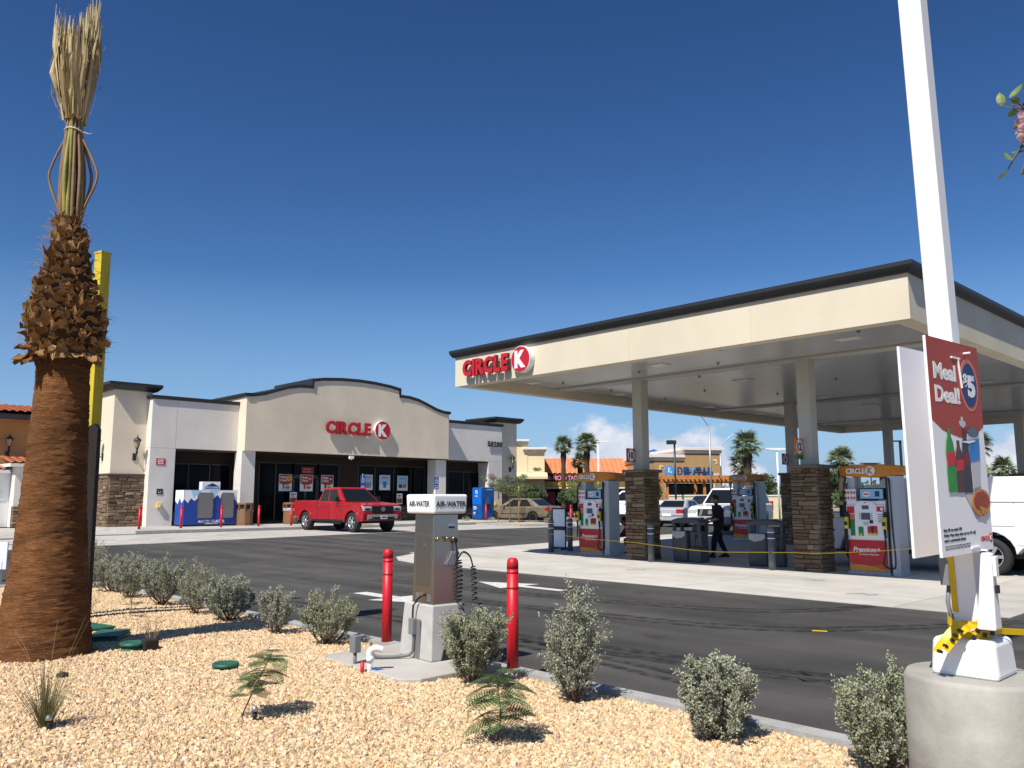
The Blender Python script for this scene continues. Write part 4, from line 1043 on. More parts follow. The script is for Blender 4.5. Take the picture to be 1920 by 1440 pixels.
# ================================================================== PUMPS
def make_pump(name, label):
    t = thing(name, label, 'fuel pump', (0, 0, 0))
    W = .5                                    # half width of the cabinet along y; front faces -x, x from -0.3 to 0.3
    L = lambda b, n_, m_, p=None, **kw: b.build(n_, m_, p or t, local=True, **kw)
    F = ('-X'); X0 = -.30
    L(MB().box(-.30, .30, -.40, .47, .05, 1.60), 'cabinet', 'white', bevel=.015)
    L(MB().box(-.33, .33, -.44, .49, 0, .05), 'base_frame', 'galv')
    # lower door
    low = L(MB().box(X0-.018, X0, -.385, .455, .07, .74), 'lower_door', 'pump_red', bevel=.006)
    b = MB(); n = 16
    wave = [(-.415+.83*i/n, -.16-.05*math.sin(i/n*PI*1.2)-.02*i/n) for i in range(n+1)]
    plate(b, (X0-.018, .035, .405), [(-.415, -.325), (.415, -.325)] + wave[::-1], F, .002, 0, .0); L(b, 'stripe', 'pump_orange2', low)
    b = MB(); wave2 = [(-.415+.83*i/n, -.25+.05*math.sin(i/n*PI*1.3+.3)) for i in range(n+1)]
    plate(b, (X0-.018, .035, .405), [(-.415, -.325), (.415, -.325)] + wave2[::-1], F, .002, 0, .002); L(b, 'stripe', 'pump_amber', low)
    b = MB(); put_text(b, 'Premium+', (X0-.018, .06, .535), .60, .105, F, .003, 0, .03, .25); L(b, 'lettering', 'white', low)
    b = MB(); put_text(b, '2x cleaning detergents', (X0-.018, .02, .43), .44, .042, F, .003, 0, .02, .25); L(b, 'lettering', 'white', low)
    # upper face: arched
    face = [(-.43, -.39), (.43, -.39), (.43, .30)] + [(.22*math.cos(a), .30+.10*math.sin(a)) for a in [PI*i/10 for i in range(11)]] + [(-.43, .30)]
    b = MB(); plate(b, (X0, .035, 1.20), face, F, .03); up = L(b, 'display_face', 'white_gloss', bevel=.006)
    XF = X0-.03; c = lambda dx, dz: (XF, .035-dx, 1.20+dz)
    def pl(n_, w_, h_, dx, dz, m_, d=.004, p=up, sh=None):
        b = MB(); plate(b, c(dx, dz), sh or rect(w_, h_), F, d); return L(b, n_, m_, p)
    pl('small_display', .15, .085, .0, .255, 'screen', .006)
    pl('main_screen', .20, .15, 0, .06, 'screen', .008)
    for i in range(4):
        for s_ in (-1, 1): pl('soft_key', .022, .018, s_*.135, .115-i*.036, 'grey_mid', .006)
    pl('brand_badge', .06, .02, 0, .36, 'print_red')
    pl('red_panel', .17, .15, -.33, .20, 'print_red'); pl('orange_panel', .17, .16, -.33, .035, 'poster_pink')
    pl('red_panel', .17, .11, .33, .22, 'print_red')
    b = MB(); plate(b, c(.36, .22), disc(.035, 16), F, .003, 0, .004); L(b, 'round_mark', 'white', up)
    for i in range(5): pl('price_line', .12-.02*(i % 2), .016, .32, .10-i*.04, 'grey_mid', .002)
    b = MB(); put_text(b, '2', c(-.30, .225), .04, .06, F, .003); L(b, 'lettering', 'white', up)
    pl('green_panel', .10, .36, -.30, -.19, 'green_btn', .006); pl('green_panel', .11, .20, -.12, -.27, 'green_btn', .006)
    pl('card_reader', .07, .07, .12, -.06, 'black', .02); pl('keypad', .11, .08, .0, -.10, 'print_paper', .012)
    pl('red_panel', .16, .11, .16, -.20, 'print_red', .005)
    for i in range(3):
        b = MB(); plate(b, c(.06+i*.075, -.33), disc(.031, 14), F, .016); L(b, 'grade_button', 'yellow', up)
        pl('grade_panel', .066, .15, .06+i*.075, -.235, ('pump_red', 'ink', 'pump_red')[i], .007)
    b = MB(); plate(b, c(-.12, -.34), disc(.03, 14), F, .016); L(b, 'grade_button', 'yellow', up)
    # media screen and side cards above the face
    fr_ = L(MB().box(-.27, .1, -.37, .18, 1.62, 1.88), 'media_housing', 'black', bevel=.01)
    b = MB(); plate(b, (-.27, -.095, 1.75), rect(.50, .21), F, .004); L(b, 'media_screen', 'screen_blue', fr_)
    b = MB(); plate(b, (-.274, .02, 1.745), disc(.085, 20, 0, 0, .06), F, .002); L(b, 'printed_shape', 'white', fr_)
    b = MB(); plate(b, (-.276, .02, 1.745), rect(.12, .03), F, .002); L(b, 'printed_shape', 'print_red', fr_)
    b = MB(); plate(b, (-.274, -.22, 1.75), rect(.1, .12), F, .002); L(b, 'printed_shape', 'poster_navy', fr_)
    for yy in (.45, .31):
        cd = L(MB().box(-.29, -.28, yy-.065, yy+.065, 1.58, 1.86), 'side_card', 'white')
        for k_ in range(2):
            for q in range(2):
                b = MB(); plate(b, (-.29, yy+.03-.06*q, 1.78-.12*k_), rect(.04, .06), F, .002); L(b, 'printed_shape', 'print_red', cd)
    L(MB().box(-.2, -.06, .30, .46, 1.6, 2.12), 'card_post', 'pump_grey')
    # silver side columns
    def colm(y0, y1, x0, x1):
        ch = .06
        return MB().prism([(x0, y0+ch), (x0+ch, y0), (x1-ch, y0), (x1, y0+ch), (x1, y1-ch), (x1-ch, y1), (x0+ch, y1), (x0, y1-ch)], 'z', 0.0, 2.14)
    L(colm(-.62, -.42, -.30, .30), 'side_column', 'pump_grey')
    L(colm(.34, .47, .02, .30), 'side_column', 'pump_grey')
    L(MB().box(-.305, -.285, -.45, -.425, .06, 2.1).box(-.305, -.285, .47, .485, .06, 1.6), 'edge_trim', 'black')
    # header: shallow lens shape in plan and elevation
    P = []; n = 18
    for i in range(n+1):
        u = -1+2*i/n; P.append((u*.74, .055+.055*(1-u*u)**.8))
    hd = MB(); v = []
    for i in range(n+1):
        u = -1+2*i/n; y = -.06+u*.72; dx = .12+.24*(1-u*u)**.7; zt = 2.35+.055*(1-u*u); zb = 2.16-.06*(1-u*u)
        v += [(-dx, y, zb+.02), (-dx-.03, y, zb+.05), (-dx-.03, y, zt-.02), (-dx, y, zt), (dx, y, zt), (dx+.03, y, zt-.02), (dx+.03, y, zb+.05), (dx, y, zb+.02)]
    f = [(i*8+j, i*8+(j+1) % 8, (i+1)*8+(j+1) % 8, (i+1)*8+j) for i in range(n) for j in range(8)] + [tuple(range(8)), tuple(n*8+j for j in range(8))[::-1]]
    hd.add(v, f); h_ = L(hd, 'header', 'orange')
    def hp(u): return -(.15+.24*(1-u*u)**.7)-.004
    b = MB(); put_text(b, 'CIRCLE', (-.395, .18, 2.255), .42, .118, F, .012, 0, .03); L(b, 'lettering', 'white', h_)
    b = MB(); plate(b, (-.395, -.15, 2.255), disc(.105, 28), F, .012); L(b, 'logo_disc', 'white', h_)
    b = MB(); put_text(b, 'K', (-.407, -.15, 2.255), .12, .14, F, .006, 0, .05); L(b, 'lettering', 'orange', h_)
    # hanging nozzles and hoses
    for yy, full in ((-.40, True), (.44, False)):
        L(MB().box(-.37, -.30, yy-.05, yy+.05, .98, 1.30), 'nozzle_boot', 'black', bevel=.015)
        nz_ = L(MB().prism([(-.37, 1.26), (-.43, 1.24), (-.46, 1.10), (-.43, .98), (-.38, .98)], 'y', yy-.04, yy+.04), 'nozzle', 'yellow', bevel=.012)
        L(MB().prism([(-.40, 1.34), (-.36, 1.36), (-.36, 1.22), (-.41, 1.24)], 'y', yy-.03, yy+.03), 'nozzle_guard', 'black', nz_)
        L(MB().box(-.465, -.43, yy-.035, yy+.035, 1.06, 1.14), 'nozzle_label', 'black', nz_)
        L(MB().tube([(-.42, yy, .98), (-.42, yy, .88), (-.41, yy-.01, .80)], .028, 8), 'swivel', 'black', nz_)
        s_ = -1 if full else 1
        pts = [(-.41, yy, .84), (-.41, yy-.01*s_, .5), (-.42, yy+.06*s_*-1, .24), (-.43, yy+.13*s_, .16), (-.42, yy+.19*s_ if full else yy+.1, .30), (-.40, yy+.16*s_ if full else yy+.09, 1.0), (-.36, yy+.13*s_ if full else yy+.05, 1.9), (-.28, yy+.08*s_ if full else yy+.03, 2.1)]
        if not full: pts = [(-.40, yy, .84), (-.38, yy+.05, .5), (-.34, yy+.07, .9), (-.32, yy+.06, 1.9), (-.25, yy+.02, 2.1)]
        L(MB().tube(spl(pts, 8), .019, 7), 'hose', 'hose')
    return t
p1 = make_pump('fuel_pump', 'fuel pump with orange header left of the left front stone pier')
p1.location = (19.0, 16.12, g(18.95, 16.12)+.012)
p3 = dup(p1, (18.78, 7.90, .012), 0, 'sunlit edge fuel pump with orange header right of the front stone pier flagged 12', 'fuel pumps under the canopy')
p2 = dup(p1, (27.75, 16.30, g(27.75, 16.3)+.012), 0, 'shaded fuel pump in the second row behind the walking person', 'fuel pumps under the canopy')
p1['group'] = 'fuel pumps under the canopy'

# grey guard posts at the islands
def guard_post(name, label, loc, h, r_, m_, group, bands=True, bm_='white'):
    t = thing(name, label, 'bollard', loc, 0, group)
    MB().lathe([(r_, -.1), (r_, h-.10)], 20).build('sleeve', m_, t, local=True)
    MB().lathe([(r_*1.01, h-.103), (r_*1.01, h-.05), (r_*.9, h-.02), (r_*.6, h-.003), (0.001, h)], 20).build('cap', m_, t, local=True)
    if bands:
        for z in (h-.13, h-.27): MB().lathe([(r_*1.015, z-.012), (r_*1.02, z-.012), (r_*1.02, z+.012), (r_*1.015, z+.012)], 20, cap=False).build('band', bm_, t, local=True)
    return t
gp = guard_post('guard_bollard', 'grey guard bollard at the far left end of the front pump island', (18.6, 17.66, .04), 1.0, .085, 'grey_post', 'grey guard bollards at the pump islands')
for lab, x, y in (('grey guard bollard just right of the white framed panel', 19.3, 17.52), ('grey guard bollard in front of the left stone pier', 17.98, 13.45),
                ('grey guard bollard left of the stone pier flagged 12', 17.98, 9.98), ('grey guard bollard behind the hanging meal deal board', 18.0, 6.1), ('shaded grey guard bollard at the second row stone pier', 26.9, 13.3)):
    dup(gp, (x, y, g(x, y)+.01), None, lab)

# white framed panel left of the pump (back of a double sided stand)
t = thing('framed_panel', 'white framed panel stand beside the left pump island', 'panel', (19.5, 18.15, g(19.5, 18.15)+.012))
z = g(19.5, 18.15)+.012
for y0, z0, z1 in ((0, .08, .62), (0, .72, 1.25)):
    MB().box(19.49, 19.51, 17.90, 18.42, z+z0, z+z1).build('board', 'white_board', t)
b = MB()
for a in (17.88, 18.44): b.bar((19.5, a, z), (19.5, a, z+1.28), .04)
for h in (.06, .64, .70, 1.27): b.bar((19.5, 17.88, z+h), (19.5, 18.44, z+h), .04 if h != .64 else .08)
b.build('frame', 'black', t)
MB().bar((19.3, 17.9, z+.02), (19.7, 17.9, z+.02), .05).bar((19.3, 18.42, z+.02), (19.7, 18.42, z+.02), .05).build('foot', 'black', t)

# windscreen-wash and waste stations
def station(label, x, y, rz):
    t = thing('service_station_bin', label, 'waste bin', (x, y, g(x, y)+.012), rz, 'waste and squeegee stations between the pumps')
    L = lambda b, n_, m_, **kw: b.build(n_, m_, t, local=True, **kw)
    L(MB().prism([(-.22, 0), (.22, 0), (.27, .40), (.27, .72), (.22, .80), (-.22, .80), (-.27, .72), (-.27, .40)], 'y', -.06, .40), 'bin_body', 'grey_plastic', bevel=.05)
    L(MB().prism([(-.21, 0), (.2, 0), (.2, .40), (-.21, .37)], 'y', -.46, -.07), 'wash_tub', 'grey_plastic', bevel=.03)
    L(MB().prism([(-.12, .36), (.2, .36), (.22, .80), (-.16, .80)], 'y', -.44, -.07), 'tub_back', 'grey_plastic', bevel=.04)
    L(MB().box(-.19, -.13, -.40, -.12, .36, .40), 'tub_lid', 'black')
    for px_, py_ in ((-.18, .36), (.18, .36), (-.16, -.40), (.18, -.40)): L(MB().bar((px_, py_, .78), (px_, py_, 1.05), .07), 'hood_post', 'grey_plastic')
    L(MB().prism([(-.48, 1.0), (.44, 1.0), (.42, 1.08), (.22, 1.14), (-.22, 1.14), (-.46, 1.08)], 'x', -.25, .25), 'bin_hood', 'grey_plastic', bevel=.03)
    L(MB().prism([(-.02, .80), (.38, .80), (.37, .66), (.24, .60), (.06, .63), (-.03, .70)], 'x', -.283, .283), 'bin_liner', 'bag', bevel=.02)
    L(MB().tube([(-.2, -.3, .4), (-.2, -.3, .68)], .012, 6).box(-.22, -.18, -.33, -.27, .66, .70), 'squeegee', 'black')
    L(MB().box(-.19, -.08, -.36, -.2, .80, .97), 'towel_box', 'black', bevel=.01)
station('grey waste and squeegee station left of the walking person', 18.75, 12.75, .0)
station('grey waste and squeegee station right of the walking person', 18.85, 10.6, .35)
# ================================================================== FORECOURT EDGE: NEAR THINGS
# red posts round the air machine
rb = guard_post('red_bollard', 'red bollard left of the air and water machine', (5.42, 7.61, .10), 1.01, .054, 'red_post', 'red bollards', True, 'red_post')
dup(rb, (5.43, 5.65, .10), None, 'red bollard right of the air and water machine, nearest the camera')
shop_posts = [(263, 14.05), (341, 15.95), (416, 17.80), (487, 19.55), (551, 21.1), (914, 33.9)]
labs = ['red bollard before the stone foot of the left store tower', 'red bollard at the left corner of the blue ice chest', 'red bollard before the right corner of the blue ice chest',
        'red bollard beside the first brown waste bin', 'red bollard at the rear of the red pickup', 'red bollard before the blue water kiosk']
for lab, x, y in zip(labs, (13.35, 15.15, 17.0, 18.85, 20.55, 33.9), (37.0, 37.0, 37.0, 37.0, 37.0, 37.6)):
    dup(rb, (x, y, F0-.02), None, lab)
rp_ = dup(rb, (23.75, 21.5, g(23.75, 21.5)), None, 'red post standing beyond the grey guard bollard of the left island'); rp_.scale = (.8, .8, 1.25)

# air and water machine
ac = Vector((5.11, 6.41, .16))
zb = bed_z(4.6, 6.4)
pad = MB(); pad.prism([(4.28, 5.80), (4.42, 5.70), (5.36, 5.72), (5.36, 7.22), (4.34, 7.22), (4.30, 6.5)], 'z', 0.05, .165)
po = pad.build('equipment_pad', 'concrete_old', bevel=.01); tag(po, 'grey concrete pad under the air and water machine', 'concrete pad')
air = thing('air_water_machine', 'stainless steel air and water machine with white AIR-WATER topper on concrete block', 'air machine', (5.11, 6.41, .165))
AR = R(-4); ca = Matrix.Rotation(AR, 3, 'Z')
def A(b, n_, m_, p=None, **kw): 
    b.v = [tuple(ca @ Vector((v[0]*(.72 if v[2] > 1.341 else .76 if v[2] > .501 else .80), v[1]*(.76 if v[2] > 1.341 else .66 if v[2] > .501 else .76), v[2]))) for v in b.v]
    return b.build(n_, m_, p or air, local=True, **kw)
# tapered precast block, front (-x) notch for the conduit
def taper(x0, x1, y0, y1, z0, z1, tx0, tx1, ty0, ty1, m=0):
    b = MB(); v = [(x0, y0, z0), (x1, y0, z0), (x1, y1, z0), (x0, y1, z0), (tx0, ty0, z1), (tx1, ty0, z1), (tx1, ty1, z1), (tx0, ty1, z1)]
    b.add(v, [(3, 2, 1, 0), (4, 5, 6, 7), (0, 1, 5, 4), (1, 2, 6, 5), (2, 3, 7, 6), (3, 0, 4, 7)], m); return b
blk = A(taper(-.24, .28, -.32, .40, .0, .50, -.20, .25, -.28, .36), 'precast_block', 'precast', bevel=.012)
A(MB().prism([(-.10, .0), (.16, .0), (.10, .10), (-.06, .10)], 'y', -.325, -.30), 'lifting_slot', 'black', blk)
A(MB().prism([(-.07, .0), (.03, .0), (.03, .36), (-.07, .36)], 'x', -.243, -.228), 'conduit_groove', 'grey_mid', blk)
A(MB().lathe([(.03, -.318), (.03, -.30)], 14, (.02, 0, .30), axis='y').lathe([(.018, -.32), (.018, -.31)], 12, (.02, 0, .30), axis='y'), 'block_socket', 'grey_mid', blk)
A(MB().box(-.165, .215, -.235, .235, .50, 1.34), 'cabinet', 'steel', bevel=.006)
dr = A(MB().box(-.172, -.165, -.19, .19, .56, 1.14), 'front_door', 'steel_dark', bevel=.003)
A(MB().box(-.171, -.165, -.215, .215, 1.16, 1.33), 'upper_panel', 'steel_dark', bevel=.003)
A(MB().lathe([(.012, -.185), (.012, -.165)], 10, (0, -.03, 1.05), axis='x').box(-.195, -.175, -.04, -.02, 1.0, 1.06), 'door_lock', 'chrome', dr)
for yy in (-.16, .12):
    for i in range(4): A(MB().box(-.176, -.17, yy-.05, yy+.05, .53+i*.018, .540+i*.018), 'vent_slot', 'galv')
A(MB().box(-.174, -.17, -.05, .06, .57, .605), 'rating_plate', 'bin_brown')
for i in range(12): A(MB().box(.02, .15, -.240, -.235, .62+i*.03, .634+i*.03), 'louvre', 'steel_dark')
A(MB().box(.06, .17, -.24, -.236, 1.19, 1.25), 'sticker', 'white')
A(MB().box(.07, .16, -.242, -.24, 1.205, 1.225), 'sticker_print', 'poster_navy')
b = MB(); b.tube([(-.12, -.26, 1.10), (-.02, -.26, 1.125), (.08, -.26, 1.10), (.15, -.27, 1.10)], .011, 6)
for x in (-.11, .03, .13): b.lathe([(.022, -.285), (.022, -.236)], 10, (x, 0, 1.105), axis='y')
A(b, 'brass_fittings', 'brass')
A(MB().lathe([(.028, -.30), (.028, -.29), (.012, -.285), (.012, -.26)], 10, (.15, 0, 1.09), axis='y'), 'valve_knob', 'black')
tp = A(taper(-.245, .295, -.31, .31, 1.345, 1.53, -.255, .305, -.32, .32), 'topper', 'white_gloss', bevel=.022, seg=3)
b = MB(); put_text(b, 'AIR-WATER', (-.2525, .005, 1.44), .46, .052, '-X', .003, 0, .012); A(b, 'lettering', 'ink', tp)
b = MB(); put_text(b, 'AIR-WATER', (.025, -.3175, 1.44), .48, .052, '-Y', .003, 0, .012); A(b, 'lettering', 'ink', tp)
# chrome hose rests and coiled hoses on the right face
rest = MB()
for i in range(3): rest.bar((.02+i*.045, -.27, .86), (.12+i*.045, -.27, .98), .016, .03)
rest.bar((.05, -.24, .92), (.05, -.27, .92), .012).bar((.16, -.24, .92), (.16, -.27, .92), .012)
A(rest, 'hose_rest', 'galv')
def coil(pts, r_, turns, hr, n=14):
    path = spl(pts, 12); P = [Vector(p) for p in path]; out = []
    m_ = turns*n
    for i in range(m_+1):
        s_ = i/m_*(len(P)-1); k_ = min(int(s_), len(P)-2); q = P[k_].lerp(P[k_+1], s_-k_)
        a = 2*PI*i/n; out.append(q + Vector((r_*math.cos(a), r_*math.sin(a), 0)))
    return MB().tube(out, hr, 6)
A(MB().tube(spl([(.15, -.28, 1.09), (.16, -.30, 1.0), (.165, -.30, .93), (.18, -.30, .90)], 8), .011, 7), 'hose', 'hose')
A(coil([(.20, -.30, .90), (.21, -.31, .7), (.20, -.30, .5), (.2, -.30, .25)], .035, 16, .0065), 'coiled_hose', 'hose')
A(MB().tube(spl([(.19, -.29, .92), (.24, -.33, .98), (.32, -.37, .94), (.36, -.39, .84)], 8), .010, 7), 'hose', 'hose')
A(coil([(.365, -.39, .84), (.38, -.40, .6), (.40, -.41, .35), (.40, -.40, .2)], .035, 17, .0065), 'coiled_hose', 'hose')
A(coil([(.10, .29, .80), (.10, .30, .6), (.08, .31, .4), (.05, .32, .2)], .035, 14, .0065), 'coiled_hose', 'hose')
# conduit up to the cabinet, junction box on the block
A(MB().box(-.30, -.235, -.0, .10, .22, .37), 'junction_box', 'grey_box', bevel=.008)
A(MB().tube(spl([(-.175, -.06, .585), (-.22, -.03, .57), (-.262, .04, .50), (-.268, .05, .36)], 8), .012, 8), 'cable', 'hose')
A(MB().tube(spl([(-.268, .03, .23), (-.268, .03, .13), (-.28, .05, .05), (-.36, .12, .025), (-.56, .24, .02), (-.66, .30, .05), (-.68, .31, .16)], 10), .017, 8), 'conduit', 'grey_mid')
# power stub and water pipe in the gravel
t = thing('power_stub', 'grey electrical box on a short conduit post by the concrete pad', 'electrical box', (4.37, 6.62, bed_z(4.37, 6.62)))
L = lambda b, n_, m_, p=None, **kw: b.build(n_, m_, p or t, local=True, **kw)
L(MB().box(-.035, .035, -.045, .045, .13, .28), 'box', 'grey_box', bevel=.006); L(MB().tube([(0, 0, -.05), (0, 0, .14)], .017, 8), 'post', 'grey_mid')
t = thing('water_pipe', 'white plastic water pipe elbow rising from the gravel before the pad', 'pipe', (4.30, 6.28, bed_z(4.3, 6.28)))
L(MB().tube([(0, 0, -.05), (0, 0, .16)], .024, 10).lathe([(.032, .10), (.032, .15)], 10), 'riser', 'pvc')
L(MB().tube(spl([(0, 0, .13), (0, 0, .19), (.04, -.03, .215), (.09, -.06, .20)], 8), [.03]*25, 10), 'elbow', 'pvc')
L(MB().tube([(-.05, .04, -.03), (-.05, .04, .10)], .018, 8), 'red_riser', 'print_red')
L(MB().box(.03, .09, -.05, .03, .01, .04).tube([(.0, .0, .03), (.12, -.05, .02)], .012, 6), 'valve', 'blue_cap')

# irrigation valve boxes
def vbox(label, x, y, wx, wy, h, rz, tilt=0):
    t = thing('valve_box', label, 'valve box', (x, y, bed_z(x, y)), rz, 'green irrigation valve boxes')
    t.rotation_euler = (R(tilt), 0, rz)
    b = taper(-wx/2*1.12, wx/2*1.12, -wy/2*1.12, wy/2*1.12, -.08, h, -wx/2, wx/2, -wy/2, wy/2)
    b.build('box', 'valve_green', t, local=True, bevel=.012)
    MB().box(-wx/2*1.02, wx/2*1.02, -wy/2*1.02, wy/2*1.02, h, h+.022).build('lid', 'valve_green', t, local=True, bevel=.015)
def vround(label, x, y, r_, h, stub=False):
    t = thing('valve_box', label, 'valve box', (x, y, bed_z(x, y)), 0, 'green irrigation valve boxes')
    MB().lathe([(r_*.92, -.06), (r_*.86, h)], 24).build('box', 'valve_green', t, local=True)
    MB().lathe([(r_, h-.012), (r_*1.02, h), (r_, h+.014), (r_*.93, h+.02), (r_*.9, h+.017), (.001, h+.017)], 24).build('lid', 'valve_green', t, local=True)
    return t
vbox('flat green rectangular valve box half behind the palm trunk', 3.30, 10.5, .34, .50, .02, R(12))
vbox('large green rectangular valve box right of the palm trunk', 3.22, 9.62, .32, .50, .045, R(-34), 0)
vround('round green valve lid in the shade of the palm, beside a dark stub', 3.18, 8.78, .125, .065)
vround('round green valve lid behind the small feathery plant', 3.45, 7.28, .115, .035)
t = thing('timber_stub', 'short dark timber stub beside the raised round valve lid', 'stub', (3.3, 8.66, bed_z(3.3, 8.66)))
MB().box(-.07, .07, -.06, .06, -.05, .11).build('stub_block', 'dark_timber_and_shade', t, local=True, bevel=.015)
rk = MB().lathe([(0.001, -.03), (.05, 0), (.045, .03), (.001, .045)], 7, smooth=False).build('dark_stone', 'dark_timber_and_shade')
rk.location = (2.28, 7.85, bed_z(2.28, 7.85)+.01); tag(rk, 'dark brown stone lying on the gravel before the palm', 'stone')
def emitter(label, x, y):
    t = thing('drip_emitter', label, 'drip emitter', (x, y, bed_z(x, y)), 0, 'drip emitters in the gravel')
    MB().tube([(0, 0, -.03), (.005, 0, .08)], .013, 8).build('riser', 'black', t, local=True)
    MB().lathe([(.02, .065), (.022, .085), (.012, .1), (.001, .1)], 10).build('cap', 'galv', t, local=True)
emitter('small drip emitter at the foot of the grass tuft', 1.72, 6.14)
emitter('small drip emitter at the foot of the left feathery plant', 2.80, 5.44)
ch = MB().box(-.09, .09, -.03, .03, 0, .004); co = ch.build('tape_scrap', 'yellow'); co.location = (10.22, 5.06, .005); co.rotation_euler = (0, 0, -1.1)
tag(co, 'scrap of yellow plastic lying on the dark asphalt lane', 'litter')

# ------------------------------------------------------------------ light pole with boards
PX, PY = 4.36, 1.405
pole = thing('light_pole', 'white square light pole on a round grey concrete base', 'light pole', (PX, PY, 0))
L = lambda b, n_, m_, p=None, **kw: b.build(n_, m_, p or pole, local=True, **kw)
L(MB().lathe([(.305, -.1), (.305, .45), (.3052, .452), (.305, .455), (.305, .815), (.29, .84)], 64), 'concrete_base', 'pole_base')
PR = R(0); pr = Matrix.Rotation(PR, 3, 'Z')
def LP(b, n_, m_, p=None, **kw):
    b.v = [(v[0]-.7215*.02*max(0, v[2]-1), v[1]+.692*.02*max(0, v[2]-1), v[2]) for v in b.v]; return b.build(n_, m_, p or pole, local=True, **kw)
LP(taper(-.146, .146, -.146, .146, .835, 1.01, -.134, .134, -.134, .134), 'base_cover', 'white_gloss', bevel=.025, seg=3)
LP(MB().box(-.055, .055, -.055, .055, .98, 9.0), 'shaft', 'white', bevel=.006)
LP(MB().box(-.35, .9, -.1, .1, 8.98, 9.08), 'lamp_head', 'white', bevel=.02)
LP(MB().box(-.04, .035, .056, .105, 1.24, 1.46).tube([(0, .08, 1.25), (-.01, .09, 1.16), (-.02, .065, 1.0)], .010, 6), 'outlet_box', 'grey_box')
LP(MB().box(-.062, -.056, .03, .055, 1.12, 1.42), 'tape_strip', 'tape')
b = MB(); plate(b, (-.10, -.30, .8405), [(-.03, .1), (.03, .1), (.03, -.1), (-.03, -.1)], '-Y', .002)
# tapered white corner strip leaning on the pole
cone = thing('tapered_cover', 'white tapered plastic strip standing against the light pole below the board', 'plastic cover', (PX-.085, PY-.105, 1.06))
b = taper(-.048, .048, -.04, .04, .0, .345, -.020, .022, -.035, .01); b.v = [tuple(pr @ Vector(v)) for v in b.v]
b.build('strip_body', 'white_gloss', cone, local=True, bevel=.008)
b = MB().box(-.03, .01, -.055, -.04, .24, .33); b.v = [tuple(pr @ Vector(v)) for v in b.v]; b.build('latch', 'white', cone, local=True, bevel=.004)
b = MB().box(-.02, .012, -.052, -.04, .165, .20); b.v = [tuple(pr @ Vector(v)) for v in b.v]; b.build('black_label', 'black', cone, local=True)

# meal deal board and the blank board behind the pole, tied back to back
BT = R(1.5)
bx0 = PX-.33
def board_thing(name, label, cat, x0, y, zc, h, w_=.61):
    return thing(name, label, cat, (x0, y, zc))
ZC, HB = 1.885, .97
mb_ = board_thing('meal_deal_board', 'hanging red and white Meal Deal board tied to the light pole', 'poster board', 3.839, 1.332, ZC, HB)
rt = Matrix.Rotation(R(-1.9), 3, 'Z') @ Matrix.Rotation(R(-1.34), 3, 'Y')
def BB(b, n_, m_, p=None, root=None, **kw): 
    b.v = [tuple(rt @ Vector(v)) for v in b.v]
    return b.build(n_, m_, p or root or mb_, local=True, **kw)
Wb = .61
BB(MB().box(-.02, Wb-.02, -.006, .006, -HB/2, HB/2), 'foam_board', 'white_board')
def pb(n_, pts, m_, lift=0.0, d=.0012, p=None):
    b = MB(); plate(b, (Wb/2-.02, -.006, 0), pts, '-Y', d, 0, lift); return BB(b, n_, m_, p)
sx = lambda u: (u-.5)*Wb; sy = lambda v_: (.5-v_)*HB
panel = pb('red_panel', [(sx(.0), sy(.0)), (sx(.0), sy(.385)), (sx(.18), sy(.43)), (sx(.5), sy(.46)), (sx(.82), sy(.44)), (sx(1), sy(.40)), (sx(1), sy(.0))], 'poster_red')
def bt(s_, u, v_, w_, h_, m_, lift=.0014, off=.035):
    b = MB(); put_text(b, s_, (Wb/2-.02+sx(u), -.006-lift, sy(v_)), w_*Wb, h_*HB, '-Y', .0012, 0, off); return BB(b, 'lettering', m_)
bt('Meal', .30, .155, .42, .080, 'white'); bt('Deal!', .325, .262, .47, .080, 'white')
pb('price_ring', disc(.113, 40, sx(.765), sy(.20), .126), 'poster_pink', .0014)
pb('price_disc', disc(.092, 40, sx(.765), sy(.20), .105), 'poster_navy', .0028)
bt('$', .685, .178, .085, .065, 'white', .0042); bt('5', .80, .205, .15, .110, 'white', .0042, .05)
for (u, v_, r_) in ((.56, .372, .012), (.53, .393, .014), (.60, .393, .014), (.565, .398, .016)): pb('print_badge', disc(r_, 14, sx(u), sy(v_)), 'print_paper', .0014+.0004*r_*50)
def bottle(u, v0, v1, w_, m_, lab, neck=.35):
    h = v1-v0; W2 = w_/2
    pts = [(u-W2, v1), (u+W2, v1), (u+W2*1.02, v0+h*.66), (u+W2*.9, v0+h*.55), (u+W2, v0+h*.40), (u+W2*.75, v0+h*.22), (u+W2*neck, v0+h*.12), (u+W2*neck, v0), (u-W2*neck, v0), (u-W2*neck, v0+h*.12), (u-W2*.75, v0+h*.22), (u-W2, v0+h*.40), (u-W2*.9, v0+h*.55), (u-W2*1.02, v0+h*.66)]
    o = pb('printed_bottle', [(sx(a), sy(b_)) for a, b_ in pts], m_, .003+.001*u)
    if lab: pb('printed_label', [(sx(a), sy(b_)) for a, b_ in ((u-W2, v0+h*.40), (u+W2, v0+h*.36), (u+W2*.92, v0+h*.56), (u-W2*.92, v0+h*.60))], lab, .0045+.001*u, .0008, o)
bottle(.275, .42, .715, .165, 'bottle_green', 'print_red')
bottle(.435, .475, .718, .145, 'bottle_cola', 'print_red')
bottle(.575, .42, .72, .155, 'bottle_dark', 'dark_red')
cup = pb('printed_cup', [(sx(a), sy(b_)) for a, b_ in ((.665, .70), (.815, .69), (.865, .43), (.625, .44))], 'print_paper', .0042)
pb('printed_band', [(sx(a), sy(b_)) for a, b_ in ((.645, .575), (.838, .565), (.858, .46), (.63, .47))], 'poster_blue', .0056)
